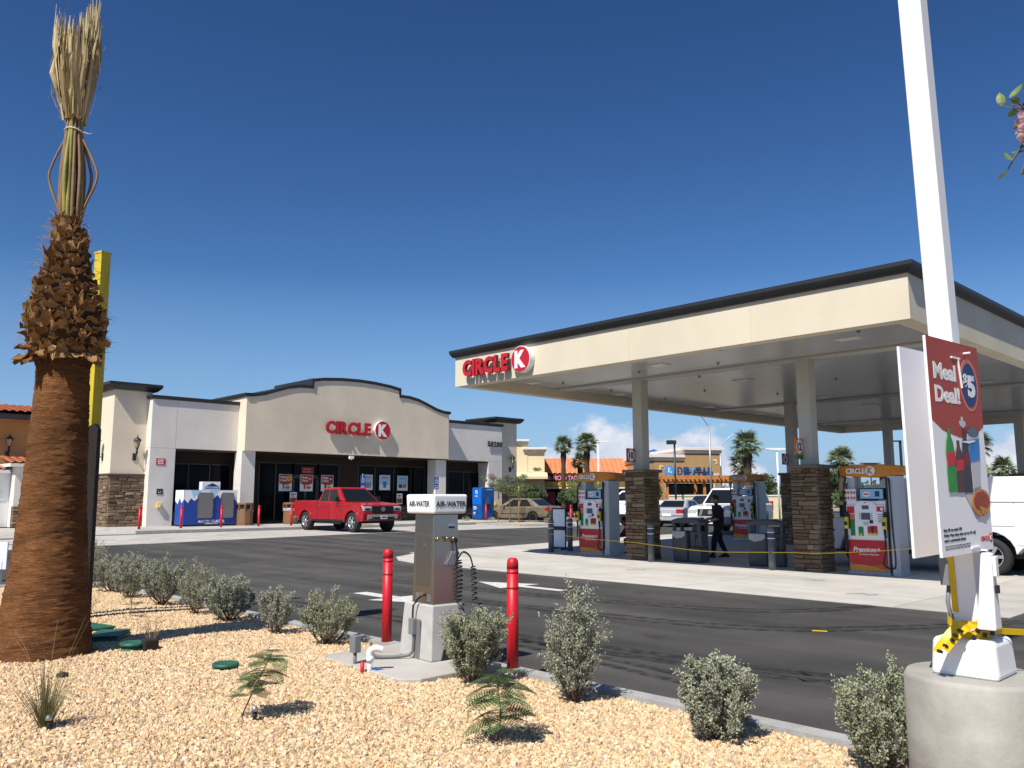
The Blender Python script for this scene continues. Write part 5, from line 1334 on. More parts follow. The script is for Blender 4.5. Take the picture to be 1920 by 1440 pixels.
pb('printed_ice', disc(.070, 20, sx(.745), sy(.43), .022), 'print_ice', .0058)
pb('printed_straw', [(sx(a), sy(b_)) for a, b_ in ((.50, .478), (.76, .470), (.77, .476), (.64, .487), (.52, .483))], 'white', .0070)
pb('printed_napkin', [(sx(a), sy(b_)) for a, b_ in ((.50, .73), (.64, .70), (.95, .79), (.72, .855))], 'print_paper', .0015)
pz = pb('printed_pizza', disc(.119, 30, sx(.795), sy(.77), .063), 'crust', .0058); pb('printed_topping', disc(.095, 26, sx(.795), sy(.762), .044), 'sauce', .0072, p=pz)
pb('printed_slice', [(sx(a), sy(b_)) for a, b_ in ((.74, .785), (.88, .80), (.84, .832), (.78, .825))], 'crust', .0086, p=pz)
for i, s_ in enumerate(('Buy 20 oz soda OR', 'Polar Pop (any size up to 44 oz)', 'and a personal pizza')):
    b = MB(); w_ = (.34, .60, .40)[i]; put_text(b, s_, (Wb/2-.02+sx(.05+w_/2), -.0065, sy(.884+i*.023)), w_*Wb, .016*HB, '-Y', .0012, 0, .03); BB(b, 'lettering', 'ink')
b = MB(); rr = random.Random(4)
for row in range(2):
    x = .06
    while x < .52: 
        l_ = rr.uniform(.02, .06); plate(b, (Wb/2-.02, -.006, 0), rect(l_*Wb, .006, sx(x+l_/2), sy(.955+.011*row)), '-Y', .001); x += l_+.012
BB(b, 'fine_print', 'grey_mid')
bt('CIRCLE', .83, .942, .17, .021, 'print_red', .0006, .03); pb('logo_disc', disc(.021, 24, sx(.955), sy(.942), .021), 'print_red', .0003); 
bt('K', .955, .942, .04, .022, 'white', .0018, .05)
for u, v_ in ((.52, .075), (.62, .975)): BB(MB().box(-.02+u*Wb-.05, -.02+u*Wb+.05, -.014, -.006, (.5-v_)*HB-.006, (.5-v_)*HB+.002), 'cable_tie', 'white')
BB(MB().bar((-.02+.56*Wb, -.012, sy(.08)), (-.02+.60*Wb, -.012, sy(.22)), .008, .006), 'cable_tie', 'white')
rb_ = thing('blank_board', 'blank white board hanging behind the meal deal board', 'poster board', (3.955, 1.49, ZC-.015))
BB(MB().box(-.02, Wb-.02, -.006, .006, -HB/2, HB/2), 'foam_board', 'white_board', None, rb_)
BB(MB().bar((.30, -.2, .46), (.30, .0, .46), .008, .008).bar((.30, -.2, -.46), (.30, .0, -.46), .008, .008), 'cable_tie', 'white', None, rb_)

# caution tape: knotted round the pole, one tail, and a long run to the right
tp_ = thing('caution_tape_knot', 'yellow caution tape wound and knotted round the foot of the light pole', 'caution tape', (PX, PY, 1.0))
b = MB()
def ribbon(mb, pts, wd, m=0, twist=None):
    P = [Vector(p) for p in spl(pts, 10)]; v = []; n = len(P)
    for i, p in enumerate(P):
        t_ = (P[min(i+1, n-1)]-P[max(i-1, 0)]).normalized(); a = (twist or (0, 0)); an = a[0]+(a[1]-a[0])*i/(n-1)
        side_ = t_.cross(Vector((0, 0, 1)));
        side_ = side_.normalized() if side_.length > 1e-3 else Vector((1, 0, 0)); up_ = side_.cross(t_)
        s2 = (up_*math.cos(an)+side_*math.sin(an))*wd/2; nn = t_.cross(s2).normalized()*.0012
        v += [p-s2-nn, p+s2-nn, p+s2+nn, p-s2+nn]
    mb.add(v, [(i*4+j, i*4+(j+1) % 4, (i+1)*4+(j+1) % 4, (i+1)*4+j) for i in range(n-1) for j in range(4)] + [(0, 1, 2, 3), tuple((n-1)*4+j for j in (3, 2, 1, 0))], m)
rr = random.Random(11)
for k_ in range(5):
    pts = []; rr0 = .080+.004*k_; z0 = .005+.016*k_+rr.uniform(-.01, .01)
    for i in range(9):
        a = 2*PI*i/8+k_; pts.append((rr0*1.15*math.cos(a), rr0*math.sin(a), z0+rr.uniform(-.012, .012)))
    ribbon(b, pts, .034, 0, (rr.uniform(-.4, .4), rr.uniform(-.6, .6)))
b.build('tape_wraps', 'tape', tp_, local=True)
b = MB(); lv = Vector((0.7215, -0.692, 0)); fv = Vector((0.692, 0.7215, 0)); q = lambda l_, f_, z: tuple(lv*l_+fv*f_+Vector((0, 0, z)))
ribbon(b, [q(-.06, -.1, .05), q(-.12, -.12, .075), q(-.19, -.13, .02), q(-.24, -.13, -.04)], .036, 0, (.2, 1.2)); 
ribbon(b, [q(-.05, -.1, .04), q(-.10, -.13, .06), q(-.17, -.15, .01), q(-.21, -.16, -.03)], .03, 0, (.9, .3)); b.build('tape_tail', 'tape', tp_, local=True)
b = MB()
for l_, z in ((-.13, .055), (-.155, .035), (-.175, .015), (-.205, -.01), (-.23, -.035)):
    b.obox(q(l_, -.147, z), (.012, .034, .012), Euler((0, .6, -.76)).to_matrix())
for l_, z in ((-.03, .07), (.0, .05), (.035, .06), (-.05, .04), (.02, .08)): b.obox(q(l_, -.112, z-.02), (.016, .008, .022), Euler((0, .3, -.76)).to_matrix())
b.build('tape_print', 'black', tp_, local=True)
b = MB(); ribbon(b, [q(.06, -.08, .045), q(.25, -.06, .035), q(.55, -.02, .03), q(1.2, .0, .02), q(2.3, .05, .10)], .03, 0, (.4, .2)); b.build('tape_run', 'tape', tp_, local=True)

sk_ = q(2.32, .05, 0); st_ = thing('survey_stake', 'thin timber stake that holds the yellow tape beyond the right edge', 'stake', (PX+sk_[0], PY+sk_[1], -.05))
MB().box(-.02, .02, -.02, .02, 0, 1.25).build('upright_shaft', 'stake', st_, local=True)
# ================================================================== NEAR FAN PALM
rp = random.Random(21); nr = np.random.default_rng(5)
PM = (2.45, 9.1)
palm = thing('fan_palm', 'newly planted fan palm with tied dry fronds and shaggy brown trunk', 'palm tree', (PM[0], PM[1], 0.1))
leanv = Vector((-.021, .020))
def axis(z): return Vector((leanv.x*max(0, z-2.6), leanv.y*max(0, z-2.6)))         # the trunk stands upright, its head leans a little
def trunk_r(z):
    pts = [(0, .45), (.25, .42), (.6, .375), (1.1, .325), (1.6, .290), (2.2, .262), (2.8, .245), (3.3, .24), (3.9, .22), (4.46, .14)]
    for (a, ra), (b_, rb_) in zip(pts[:-1], pts[1:]):
        if z <= b_: t = max(0, (z-a)/(b_-a)); return ra+(rb_-ra)*t
    return pts[-1][1]
nz_, na = 260, 72; v = np.zeros((nz_, na, 3))
from mathutils import noise as mnoise
for i in range(nz_):
    z = -.1 + 3.25*i/(nz_-1); r0 = trunk_r(max(0, z)); ax = axis(z)
    ring = .004*math.sin(z*31+mnoise.noise(Vector((0, 0, z*5)))*6)
    for j in range(na):
        a = 2*PI*j/na; ca_, sa_ = math.cos(a), math.sin(a)
        n1 = mnoise.noise(Vector((ca_*3.0, sa_*3.0, z*34))); n2 = mnoise.noise(Vector((ca_*9, sa_*9, z*60+9))); n3 = mnoise.noise(Vector((ca_*1.2, sa_*1.2, z*1.3)))
        r_ = r0*(1+.025*n3) + ring*.6 + .009*n1 + .006*n2
        v[i, j] = (ax.x+r_*ca_, ax.y+r_*sa_, z)
f = [(i*na+j, i*na+(j+1) % na, (i+1)*na+(j+1) % na, (i+1)*na+j) for i in range(nz_-1) for j in range(na)]
raw_mesh('trunk', v.reshape(-1, 3), f, 'bark_palm', palm, smooth=True)
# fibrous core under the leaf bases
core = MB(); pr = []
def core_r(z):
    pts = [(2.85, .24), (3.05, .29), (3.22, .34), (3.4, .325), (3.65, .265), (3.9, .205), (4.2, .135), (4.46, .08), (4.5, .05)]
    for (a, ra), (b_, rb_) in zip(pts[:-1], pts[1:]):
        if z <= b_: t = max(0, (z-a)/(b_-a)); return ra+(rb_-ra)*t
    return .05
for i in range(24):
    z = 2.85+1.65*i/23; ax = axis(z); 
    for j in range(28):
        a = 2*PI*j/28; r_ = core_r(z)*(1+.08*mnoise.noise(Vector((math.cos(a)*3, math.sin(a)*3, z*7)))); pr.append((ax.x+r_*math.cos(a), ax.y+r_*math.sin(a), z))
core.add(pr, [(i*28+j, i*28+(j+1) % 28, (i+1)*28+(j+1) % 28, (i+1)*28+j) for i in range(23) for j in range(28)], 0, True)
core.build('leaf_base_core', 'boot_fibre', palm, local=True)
# leaf bases: curved wedge with a ragged split tip; local frame: x out of the trunk, y along the girth, z up
def boot(seed):
    r_ = random.Random(seed); nu, nv = 6, 4; W = 1.0; v = []
    tip = [r_.uniform(-.32, .25) for _ in range(nu+1)]
    split = r_.uniform(.35, .65)
    for lay in (0, 1):
        for jv in range(nv+1):
            t = jv/nv
            for iu in range(nu+1):
                u = iu/nu-.5; wd = (1.0-.35*t)*(1+.05*r_.uniform(-1, 1))
                notch = -.35*max(0, 1-abs(iu/nu-split)*5)*t*t
                y = u*wd; z = t*(1+tip[iu]*t)+notch
                x = -.75*u*u*(1-.4*t) + .10+ .42*t**2.0 + r_.uniform(-.035, .035) - lay*.11*(1-.5*t) - .28*(abs(u)*2)**3*t*r_.uniform(.2, 1)
                v.append((x, y, z))
    k_ = (nu+1)*(nv+1); f = []
    for jv in range(nv):
        for iu in range(nu):
            a = jv*(nu+1)+iu; f += [(a, a+1, a+nu+2, a+nu+1), (k_+a, k_+a+nu+1, k_+a+nu+2, k_+a+1)]
    for jv in range(nv):
        a = jv*(nu+1); f += [(a, a+nu+1, k_+a+nu+1, k_+a), (a+nu, k_+a+nu, k_+a+2*nu+1, a+2*nu+1)]
    for iu in range(nu):
        a = nv*(nu+1)+iu; f.append((a, a+1, k_+a+1, k_+a))
    b = MB(); b.add(v, f); return b.build('leaf_base', 'boot', link=False)
BOOTS = [boot(s_) for s_ in range(9)]
z = 3.0; ringi = 0; spots = []
while z < 4.46:
    rr0 = core_r(z); cnt = max(6, int(2*PI*rr0/.128)); ax = axis(z)
    for j in range(cnt):
        a = 2*PI*(j+.5*(ringi % 2))/cnt + rp.uniform(-.12, .12); zz = z+rp.uniform(-.03, .03)
        s_ = rp.uniform(.75, 1.25); low = z < 3.35
        til = rp.uniform(-.16, .26) + (.30 if low and rp.random() < .3 else 0)
        k_ = .72+.28*min(1, rr0/.3)
        spots.append((math.cos(a-CAM_YAW), rp.randrange(9), (ax.x+(rr0-.03)*math.cos(a), ax.y+(rr0-.03)*math.sin(a), zz-.05), Euler((rp.uniform(-.22, .22), til, a)),
             (.15*s_*rp.uniform(.6, 1.3), .185*s_*k_, .092*s_*rp.uniform(.75, 1.45))))
    z += .060; ringi += 1
spots.sort(key=lambda q: q[0])                    # those turned to the camera first
for q in spots[:250]: inst(BOOTS[q[1]], palm, q[2], q[3], q[4])
jb = MB()
for q in spots[250:]:
    mw = Matrix.LocRotScale(Vector(q[2]), q[3], Vector(q[4])); d_ = BOOTS[q[1]].data
    jb.add([mw @ v_.co for v_ in d_.vertices], [tuple(p.vertices) for p in d_.polygons])
bo_ = jb.build('far_leaf_bases', 'boot', palm, local=True); bo_['kind'] = 'stuff'
# hanging flaps under the skirt
for i in range(22):
    a = 2*PI*i/22*1.0+rp.uniform(-.1, .1); zz = rp.uniform(2.95, 3.08); rr0 = rp.uniform(.265, .31); L_ = rp.choice((.07, .09, .12, .14))
    inst(BOOTS[rp.randrange(9)], palm, (axis(zz).x+rr0*math.cos(a), axis(zz).y+rr0*math.sin(a), zz), Euler((rp.uniform(-.2, .2), PI-rp.uniform(.0, .9), a)), (-.12, .16, L_))
# loose fibres
fb = MB()
for i in range(260):
    a = rp.uniform(0, 2*PI); z = rp.uniform(2.85, 4.5); rr0 = core_r(z)+.05; p = Vector((axis(z).x+rr0*math.cos(a), axis(z).y+rr0*math.sin(a), z))
    d = Vector((math.cos(a), math.sin(a), rp.uniform(-.5, .9))).normalized()*rp.uniform(.05, .13)
    fb.tube([p, p+d*.6+Vector((0, 0, rp.uniform(-.01, .02))), p+d+Vector((rp.uniform(-.02, .02), rp.uniform(-.02, .02), -.02))], [.003, .002, .001], 3, cap=False)
fo = fb.build('loose_fibre', 'boot', palm, local=True); fo['kind'] = 'stuff'
# leaf stalks gathered at the tie (z 5.37)
def stalk(a, r_bow, zt, rt, col, w0, w1, ab=None):
    ab = a if ab is None else ab
    A_ = lambda r_, z, an=a: (axis(z).x+r_*math.cos(an), axis(z).y+r_*math.sin(an), z)
    pts = [A_(.09, 4.42), A_(.10+r_bow*.25, 4.56), A_(.09+r_bow, 4.86), A_(.085+r_bow*.75, 5.06), A_(.075+r_bow*.12, 5.30), A_(.07, 5.40), A_(rt*.75, zt-.2), A_(rt, zt)]
    pp = spl(pts, 5); n = len(pp)
    MB().tube(pp, [w0+(w1-w0)*i/(n-1) for i in range(n)], 6).build('leaf_stalk', col, palm, local=True)
vis = CAM_YAW
for i in range(15):
    a = 2*PI*i/15+rp.uniform(-.1, .1); green = i in (9, 10, 13)
    stalk(a, rp.uniform(.0, .035), rp.uniform(5.62, 5.85), rp.uniform(.07, .12), 'petiole_green' if green else 'petiole_brown', .026 if green else .021, .013)
side_r = math.atan2(-0.692, 0.7215)
stalk(side_r, .17, 5.6, .08, 'petiole_brown', .014, .010); stalk(side_r+PI, .15, 5.6, .08, 'petiole_brown', .014, .010)
stalk(side_r+.5, .09, 5.6, .08, 'petiole_brown', .017, .012); stalk(side_r+PI-.4, .07, 5.6, .08, 'petiole_brown', .018, .012)
tie = MB(); tie.tube([(axis(5.38).x+.088*math.cos(2*PI*i/24), axis(5.38).y+.088*math.sin(2*PI*i/24), 5.385+.008*math.sin(4*PI*i/24)) for i in range(25)], .008, 5)
tie.tube([(axis(5.38).x+.06, axis(5.38).y-.07, 5.38), (axis(5.38).x+.11, axis(5.38).y-.10, 5.36), (axis(5.38).x+.14, axis(5.38).y-.12, 5.37)], .005, 4)
tie.build('twine_tie', 'twine', palm, local=True)
# folded dry fans above the tie
for i in range(19):
    a = 2*PI*i/19 + rp.uniform(-.15, .15); right = math.cos(a-side_r)
    base_r = rp.uniform(.03, .10); top_z = rp.uniform(6.35, 6.8) + (.15 if right > -.2 else -.1) + (.22 if i in (3, 7) else 0)
    spread = rp.uniform(.09, .17)+.06*abs(right); ax = axis(5.6); b = MB()
    nseg = 16
    for k_ in range(nseg):
        t = k_/(nseg-1)-.5; aa = a+t*rp.uniform(.9, 1.3); z0 = 5.5+rp.uniform(-.02, .1); zt = top_z-abs(t)*.55+rp.uniform(-.22, .12)
        r1 = base_r+rp.uniform(0, .02); r2 = spread*(.75+.5*rp.random()); wd = rp.uniform(.017, .03); flare = rp.uniform(-.02, .05) + (.07 if rp.random() < .10 else 0)
        pts = []; zs = [z0, z0+(zt-z0)*.3, z0+(zt-z0)*.65, zt]
        rs = [r1, r1*.5+r2*.5, r2*.95, r2*.85+flare]
        tw = rp.uniform(0, PI); q = [Vector((axis(zz).x+r_*math.cos(aa), axis(zz).y+r_*math.sin(aa), zz)) for zz, r_ in zip(zs, rs)]
        wv = [wd*.5, wd, wd*.85, wd*.12]; vv = []
        for p, w_ in zip(q, wv):
            s_ = Vector((math.cos(tw), math.sin(tw), 0))*w_; n_ = Vector((-math.sin(tw), math.cos(tw), 0))*w_*.35
            vv += [p-s_, p+n_, p+s_]
        b.add(vv, [(m_*3+j, m_*3+j+1, m_*3+j+4, m_*3+j+3) for m_ in range(3) for j in range(2)])
    b.build('frond', 'frond_dry', palm, local=True, recalc=False)
hair = MB()
for i in range(90):
    a = rp.uniform(0, 2*PI); z = rp.uniform(5.5, 6.7); r0 = rp.uniform(.12, .24); p = Vector((axis(z).x+r0*math.cos(a), axis(z).y+r0*math.sin(a), z))
    hair.tube([p, p+Vector((math.cos(a)*.03, math.sin(a)*.03, rp.uniform(-.05, .12))), p+Vector((math.cos(a)*.06, math.sin(a)*.06, rp.uniform(-.1, .2)))], [.0022, .0016, .0008], 3, cap=False)
ho = hair.build('frond_threads', 'frond_dry', palm, local=True); ho['kind'] = 'stuff'
# yellow post behind the trunk; near black piece paints the trunk's shade on it
yp = thing('yellow_post', 'tall yellow timber post standing behind the near palm trunk', 'post', (3.6, 11.8, 0.1))
b = MB().box(-.075, .075, -.07, .07, -.1, 4.88); b.build('post_shaft', 'yellow_post', yp, local=True, bevel=.008); yp.rotation_euler = (R(-.3), R(-.4), R(20))
MB().box(-.08, .08, -.075, .075, 4.87, 4.90).build('post_cap', 'yellow_post', yp, local=True)
ds = thing('shaded_post_part', 'near black piece standing in for palm shade on the lower yellow post', 'stake', (3.48, 11.42, 0.1))
MB().prism([(-.105, -.1), (.105, -.1), (.085, 2.44), (.04, 2.52), (-.085, 2.46)], 'y', -.05, .05).build('upright_shaft', 'dark_timber_and_shade', ds, local=True, bevel=.01); ds.rotation_euler = (0, R(-.2), R(-43))

# ================================================================== SHRUBS
def sage_bush(label, x, y, h, wd, seed, mat_='sage', dens=1.0, shape=1.0, tall=0.0):
    r_ = np.random.default_rng(seed)
    t = thing('sage_shrub', label, 'shrub', (x, y, bed_z(x, y)-.02), 0, 'young grey sage shrubs along the kerb')
    stems = MB(); tips = []
    ns = int(15*dens)+5
    for i in range(ns):
        a = 2*PI*(i+r_.uniform(-.4, .4))/ns; lean = r_.uniform(.12, 1.0)**.75
        rad = wd*.5*lean; top = h*(1-.42*lean**2.2*shape)*r_.uniform(.78, 1.0)
        if r_.random() < (.04 if shape > 1.2 else .16): top *= r_.uniform(1.08, 1.22)
        if i < 3 and tall: top = h*r_.uniform(.95, 1.04); rad *= .35
        base = Vector((r_.uniform(-.03, .03), r_.uniform(-.03, .03), 0)); end = Vector((rad*math.cos(a), rad*math.sin(a), top))
        mid = base.lerp(end, .5)+Vector((rad*.22*math.cos(a), rad*.22*math.sin(a), -h*.05))+Vector(r_.uniform(-.03, .03, 3))
        path = [Vector(p) for p in spl([tuple(base), tuple(mid), tuple(end)], 4)]
        stems.tube(path, [.0065*(1-.8*k_/8) + .0012 for k_ in range(len(path))], 4, cap=False)
        for k_ in range(2, len(path)):
            for _ in range(2 if k_ > 3 else 1):
                d = Vector((math.cos(a)+r_.uniform(-.9, .9), math.sin(a)+r_.uniform(-.9, .9), r_.uniform(.5, 1.7))).normalized()
                ln = h*r_.uniform(.10, .24)*(.6+.5*k_/len(path)); q = path[k_]+d*ln
                stems.tube([path[k_], path[k_].lerp(q, .5)+Vector((0, 0, -.01)), q], [.0026, .002, .001], 3, cap=False)
                tips.append((path[k_].lerp(q, .15), q))
                d2 = (d+Vector(r_.uniform(-.8, .8, 3))+Vector((0, 0, .5))).normalized(); q2 = path[k_].lerp(q, .5)+d2*ln*.7
                tips.append((path[k_].lerp(q, .5), q2))
        tips.append((path[-3], end+Vector((0, 0, .03))))
    stems.build('stems', 'twig', t, local=True, recalc=False)
    V = []; n_per = int(26*dens)
    A0 = np.array([p[0][:] for p in tips]); A1 = np.array([p[1][:] for p in tips]); m_ = len(tips)
    u = r_.uniform(0.0, 1.12, (m_, n_per)); P = A0[:, None]+(A1-A0)[:, None]*u[..., None]
    P = P.reshape(-1, 3) + r_.normal(0, .009, (m_*n_per, 3))
    D = np.repeat(A1-A0, n_per, 0); D /= np.linalg.norm(D, axis=1, keepdims=True)+1e-9
    out = r_.normal(0, 1, P.shape); dirv = D*.55+out*.6; dirv[:, 2] += .25; dirv /= np.linalg.norm(dirv, axis=1, keepdims=True)
    s_ = np.cross(dirv, r_.normal(0, 1, P.shape)); s_ /= np.linalg.norm(s_, axis=1, keepdims=True)+1e-9
    ln = r_.uniform(.012, .024, (len(P), 1)); w_ = ln*r_.uniform(.24, .36, (len(P), 1))
    nrm = np.cross(dirv, s_)
    V = np.stack([P, P+dirv*ln*.55+s_*w_+nrm*ln*.12, P+dirv*ln, P+dirv*ln*.55-s_*w_+nrm*ln*.12], 1).reshape(-1, 3)
    F = np.arange(len(P)*4).reshape(-1, 4)
    keep = P[:, 2] > h*r_.uniform(.08, .30, len(P))
    F = F[keep]
    raw_mesh('foliage', V, F, mat_, t)
    return t
BUSH = [('sage shrub half hidden behind the palm trunk', 4.92, 16.0, .88, .70, 'sage_green', .9),
        ('first sage shrub right of the palm, dense and wide', 5.0, 15.0, .76, .80, 'sage', 1.05),
        ('second sage shrub right of the palm, dense and tall', 4.95, 13.95, .78, .72, 'sage', 1.15),
        ('third sage shrub right of the palm, round and full', 4.95, 12.6, .76, .74, 'sage', 1.2),
        ('thin open sage shrub with two tufts above the large shrub', 4.90, 11.35, .76, .62, 'sage_green', .7),
        ('large round sage shrub beyond the dry sprigs', 4.92, 10.35, .64, .74, 'sage', 1.35),
        ('small open sage shrub left of the palm shadow tip', 4.88, 9.07, .60, .46, 'sage', .7),
        ('bushy sage shrub at the end of the palm shadow', 4.96, 8.05, .66, .60, 'sage_green', 1.05),
        ('full sage shrub in front of the concrete block of the air machine', 4.78, 5.46, .70, .58, 'sage_green', 1.45),
        ('tall spiky sage shrub right of the nearer red bollard', 4.96, 4.46, .92, .38, 'sage', 1.1),
        ('dense globe shaped sage shrub casting a dark round shadow', 4.90, 3.17, .62, .60, 'sage', 1.75),
        ('loose sage shrub beside the concrete base of the light pole', 4.98, 2.12, .68, .56, 'sage_green', 1.1)]
for i, (lb, x, y, h, wd, mt, dn) in enumerate(BUSH):
    sage_bush(lb, x, y, h*.83, wd*.80, 100+i if i != 10 else 171, mt, dn*.92, 1.3 if i == 10 else (.7, 1.1, .9, .6, 1.0)[i % 5], 1.0 if i == 9 else 0.0)
# feathery seedlings
def feather(label, x, y, h, seed, n_leaf, size, lean=(0, 0)):
    r_ = random.Random(seed); t = thing('feathery_seedling', label, 'small plant', (x, y, bed_z(x, y)))
    st = MB(); top = Vector((lean[0]*h, lean[1]*h, h*.80)); path = [Vector(p) for p in spl([(0, 0, -.02), (lean[0]*h*.3+.02, lean[1]*h*.3-.01, h*.32), (lean[0]*h*.75, lean[1]*h*.75, h*.6), tuple(top)], 6)]
    st.tube(path, [.006-.004*i/(len(path)-1) for i in range(len(path))], 5)
    if seed % 2: st.tube([(0, 0, -.02), (-.03, .05, h*.25), (-.08, .08, h*.36)], [.005, .004, .002], 5)
    LV = MB(); 
    for i in range(n_leaf):
        s_ = .28+.72*i/(n_leaf-1); p0 = path[min(len(path)-1, int(s_*(len(path)-1)))]
        a = i*2.4+r_.uniform(-.4, .4); up = r_.uniform(-.1, .65); d = Vector((math.cos(a), math.sin(a), up)).normalized(); ln = size*r_.uniform(.65, 1.1)*(1-.15*abs(s_-.6))
        droop = Vector((0, 0, -ln*r_.uniform(.25, .6))); n = 12; R_ = []
        for k_ in range(n+1):
            u = k_/n; R_.append(p0+d*ln*u+droop*u*u)
        st.tube(R_, [.0022-.0014*k_/n for k_ in range(n+1)], 3, cap=False)
        for k_ in range(2, n+1):
            tng = (R_[k_]-R_[k_-1]).normalized(); sd = tng.cross(Vector((0, 0, 1))).normalized()
            for sg in (-1, 1):
                pl = ln*.36*math.sin(PI*(.12+.80*k_/n))*r_.uniform(.8, 1.1); pd = (sd*sg+tng*.55+Vector((0, 0, -.12))).normalized(); wv = (tng-pd*tng.dot(pd)).normalized()
                m_ = 6
                for q in range(1, m_+1):              # leaflets in pairs along each pinna
                    c = R_[k_]+pd*pl*q/m_; lw = pl*.10
                    for s2 in (-1, 1):
                        e = (wv*s2+pd*.35).normalized()*ln*.080; pw = pd*lw
                        LV.add([c, c+e*.5+pw, c+e, c+e*.5-pw*.6], [(0, 1, 2, 3)])
    st.build('stems', 'twig', t, local=True, recalc=False)
    LV.build('foliage', 'fern_leaf', t, local=True, recalc=False)
feather('feathery green seedling with a drooping right branch on the left of the gravel', 2.75, 5.56, .56, 2, 26, .20, (.30, -.22))
feather('large feathery green seedling in the middle foreground', 3.63, 3.92, .50, 3, 30, .25, (.06, .03))
feather('tiny pale green sprig on the gravel below the first shrubs', 3.97, 11.15, .40, 4, 7, .15)
feather('small green sprig between the second and third shrubs', 4.6, 12.9, .36, 6, 6, .14)
def dry_sprig(label, x, y, h, seed):
    r_ = random.Random(seed); t = thing('dry_sprig', label, 'small plant', (x, y, bed_z(x, y))); b = MB()
    for i in range(16):
        a = r_.uniform(0, 2*PI); l_ = h*r_.uniform(.6, 1.15); d = Vector((math.cos(a)*r_.uniform(.2, .9), math.sin(a)*r_.uniform(.2, .9), 1)).normalized()
        p1_ = d*l_*.5+Vector((r_.uniform(-.02, .02), r_.uniform(-.02, .02), 0)); p2_ = d*l_; b.tube([(0, 0, 0), p1_, p2_], [.0035, .0025, .001], 3, cap=False)
        for _ in range(3):
            q = p1_.lerp(p2_, r_.random()); b.tube([q, q+Vector((r_.uniform(-1, 1), r_.uniform(-1, 1), r_.uniform(0, 1)))*h*.22], [.002, .0008], 3, cap=False)
    b.build('twigs', 'dry_twig', t, local=True, recalc=False)
dry_sprig('dry straw coloured sprig beyond the raised round valve lid', 3.42, 8.95, .26, 5)
dry_sprig('dry straw coloured sprig at the right edge of the palm trunk', 3.75, 12.0, .24, 8)
# grass tuft
t = thing('grass_tuft', 'spiky green grass tuft with long dry tips at the lower left', 'grass tuft', (1.72, 6.22, bed_z(1.72, 6.22)-.01))
rg = random.Random(3); b = MB()
for i in range(150):
    a = rg.uniform(0, 2*PI); l_ = rg.choice((.22, .28, .32, .36, .40, .48)) * rg.uniform(.8, 1.15); d = rg.uniform(.02, .62)**1.2
    r0 = rg.uniform(0, .035); p0 = Vector((r0*math.cos(a), r0*math.sin(a), 0)); dv = Vector((math.cos(a)*d, math.sin(a)*d, 1)).normalized()
    P = [p0+dv*l_*u+Vector((math.cos(a), math.sin(a), -.6))*l_*.20*d*u*u for u in (0, .35, .7, 1)]; s_ = Vector((-math.sin(a+.6), math.cos(a+.6), 0)); w_ = [.0026, .0026, .002, .0004]; vv = []
    for p, q in zip(P, w_): vv += [p-s_*q, p+s_*q]
    b.add(vv, [(2*k_, 2*k_+1, 2*k_+3, 2*k_+2) for k_ in range(3)])
b.build('blades', 'grass', t, local=True, recalc=False)
b = MB()
for i in range(9):
    a = rg.uniform(0, 2*PI); l_ = rg.uniform(.55, .85); d = rg.uniform(.15, .55)
    pts = [(0, 0, 0), (math.cos(a)*d*l_*.5, math.sin(a)*d*l_*.5, l_*.55), (math.cos(a)*d*l_*1.1, math.sin(a)*d*l_*1.1, l_*.82 if rg.random() < .5 else l_)]
    b.tube(spl(pts, 5), [.0018-.0012*k_/10 for k_ in range(11)], 3, cap=False)
b.build('dry_stalks', 'dry_twig', t, local=True, recalc=False)

# flowering spray reaching in at the top right, on a tall stem standing just outside the frame
fl = thing('flowering_branch', 'pale pink flower cluster with green leaves at the top right edge', 'flowering shrub', (3.05, 0.10, 0.0))
b = MB(); q0 = Vector((2.43-3.05, .565-.10, 2.635))
lat = Vector((.7215, -.692, 0)); fwv = Vector((.692, .7215, 0))
b.tube(spl([(0, 0, -.02), (.02, .05, 1.2), (-.05, .10, 2.2), (-.25, .18, 2.58), tuple(q0+lat*.06)], 8), [.022-.018*i/32 for i in range(33)], 6)
b.tube(spl([(-.03, .08, 1.9), (.15, -.1, 2.4), (.3, -.2, 2.6)], 6), .009, 5)
b.build('stem', 'twig', fl, local=True)
rf = random.Random(8); LB = MB(); PB_ = MB(); tw_ = MB()
def leaf(mb, p, d, ln, w_):
    d = d.normalized(); s_ = d.cross(Vector((rf.uniform(-1, 1), rf.uniform(-1, 1), rf.uniform(-1, 1)))).normalized(); n_ = d.cross(s_)
    P = []
    for u, ww in ((0, .05), (.25, .8), (.55, 1), (.8, .6), (1, .03)):
        c = p+d*ln*u-n_*ln*.18*u*u; P += [c-s_*w_*ww, c+n_*w_*.25*ww, c+s_*w_*ww]
    mb.add(P, [(m_*3+j, m_*3+j+1, m_*3+j+4, m_*3+j+3) for m_ in range(4) for j in range(2)])
for i in range(44):
    s_ = rf.choice((-1, 1, -1)); c = q0+lat*rf.uniform(-.045, .14)+Vector((0, 0, s_*rf.uniform(.04, .14) if s_ < 0 else rf.uniform(.03, .075)))+fwv*rf.uniform(-.05, .08)
    tw_.tube([q0+lat*.05, (q0+lat*.05).lerp(c, .6)+Vector((0, 0, .012)), c], [.004, .0025, .0015], 4, cap=False)
    leaf(LB, c, Vector((rf.uniform(-1, 1), rf.uniform(-1, 1), rf.uniform(-1.1, .8)))-lat*.3, rf.uniform(.03, .055), rf.uniform(.007, .012))
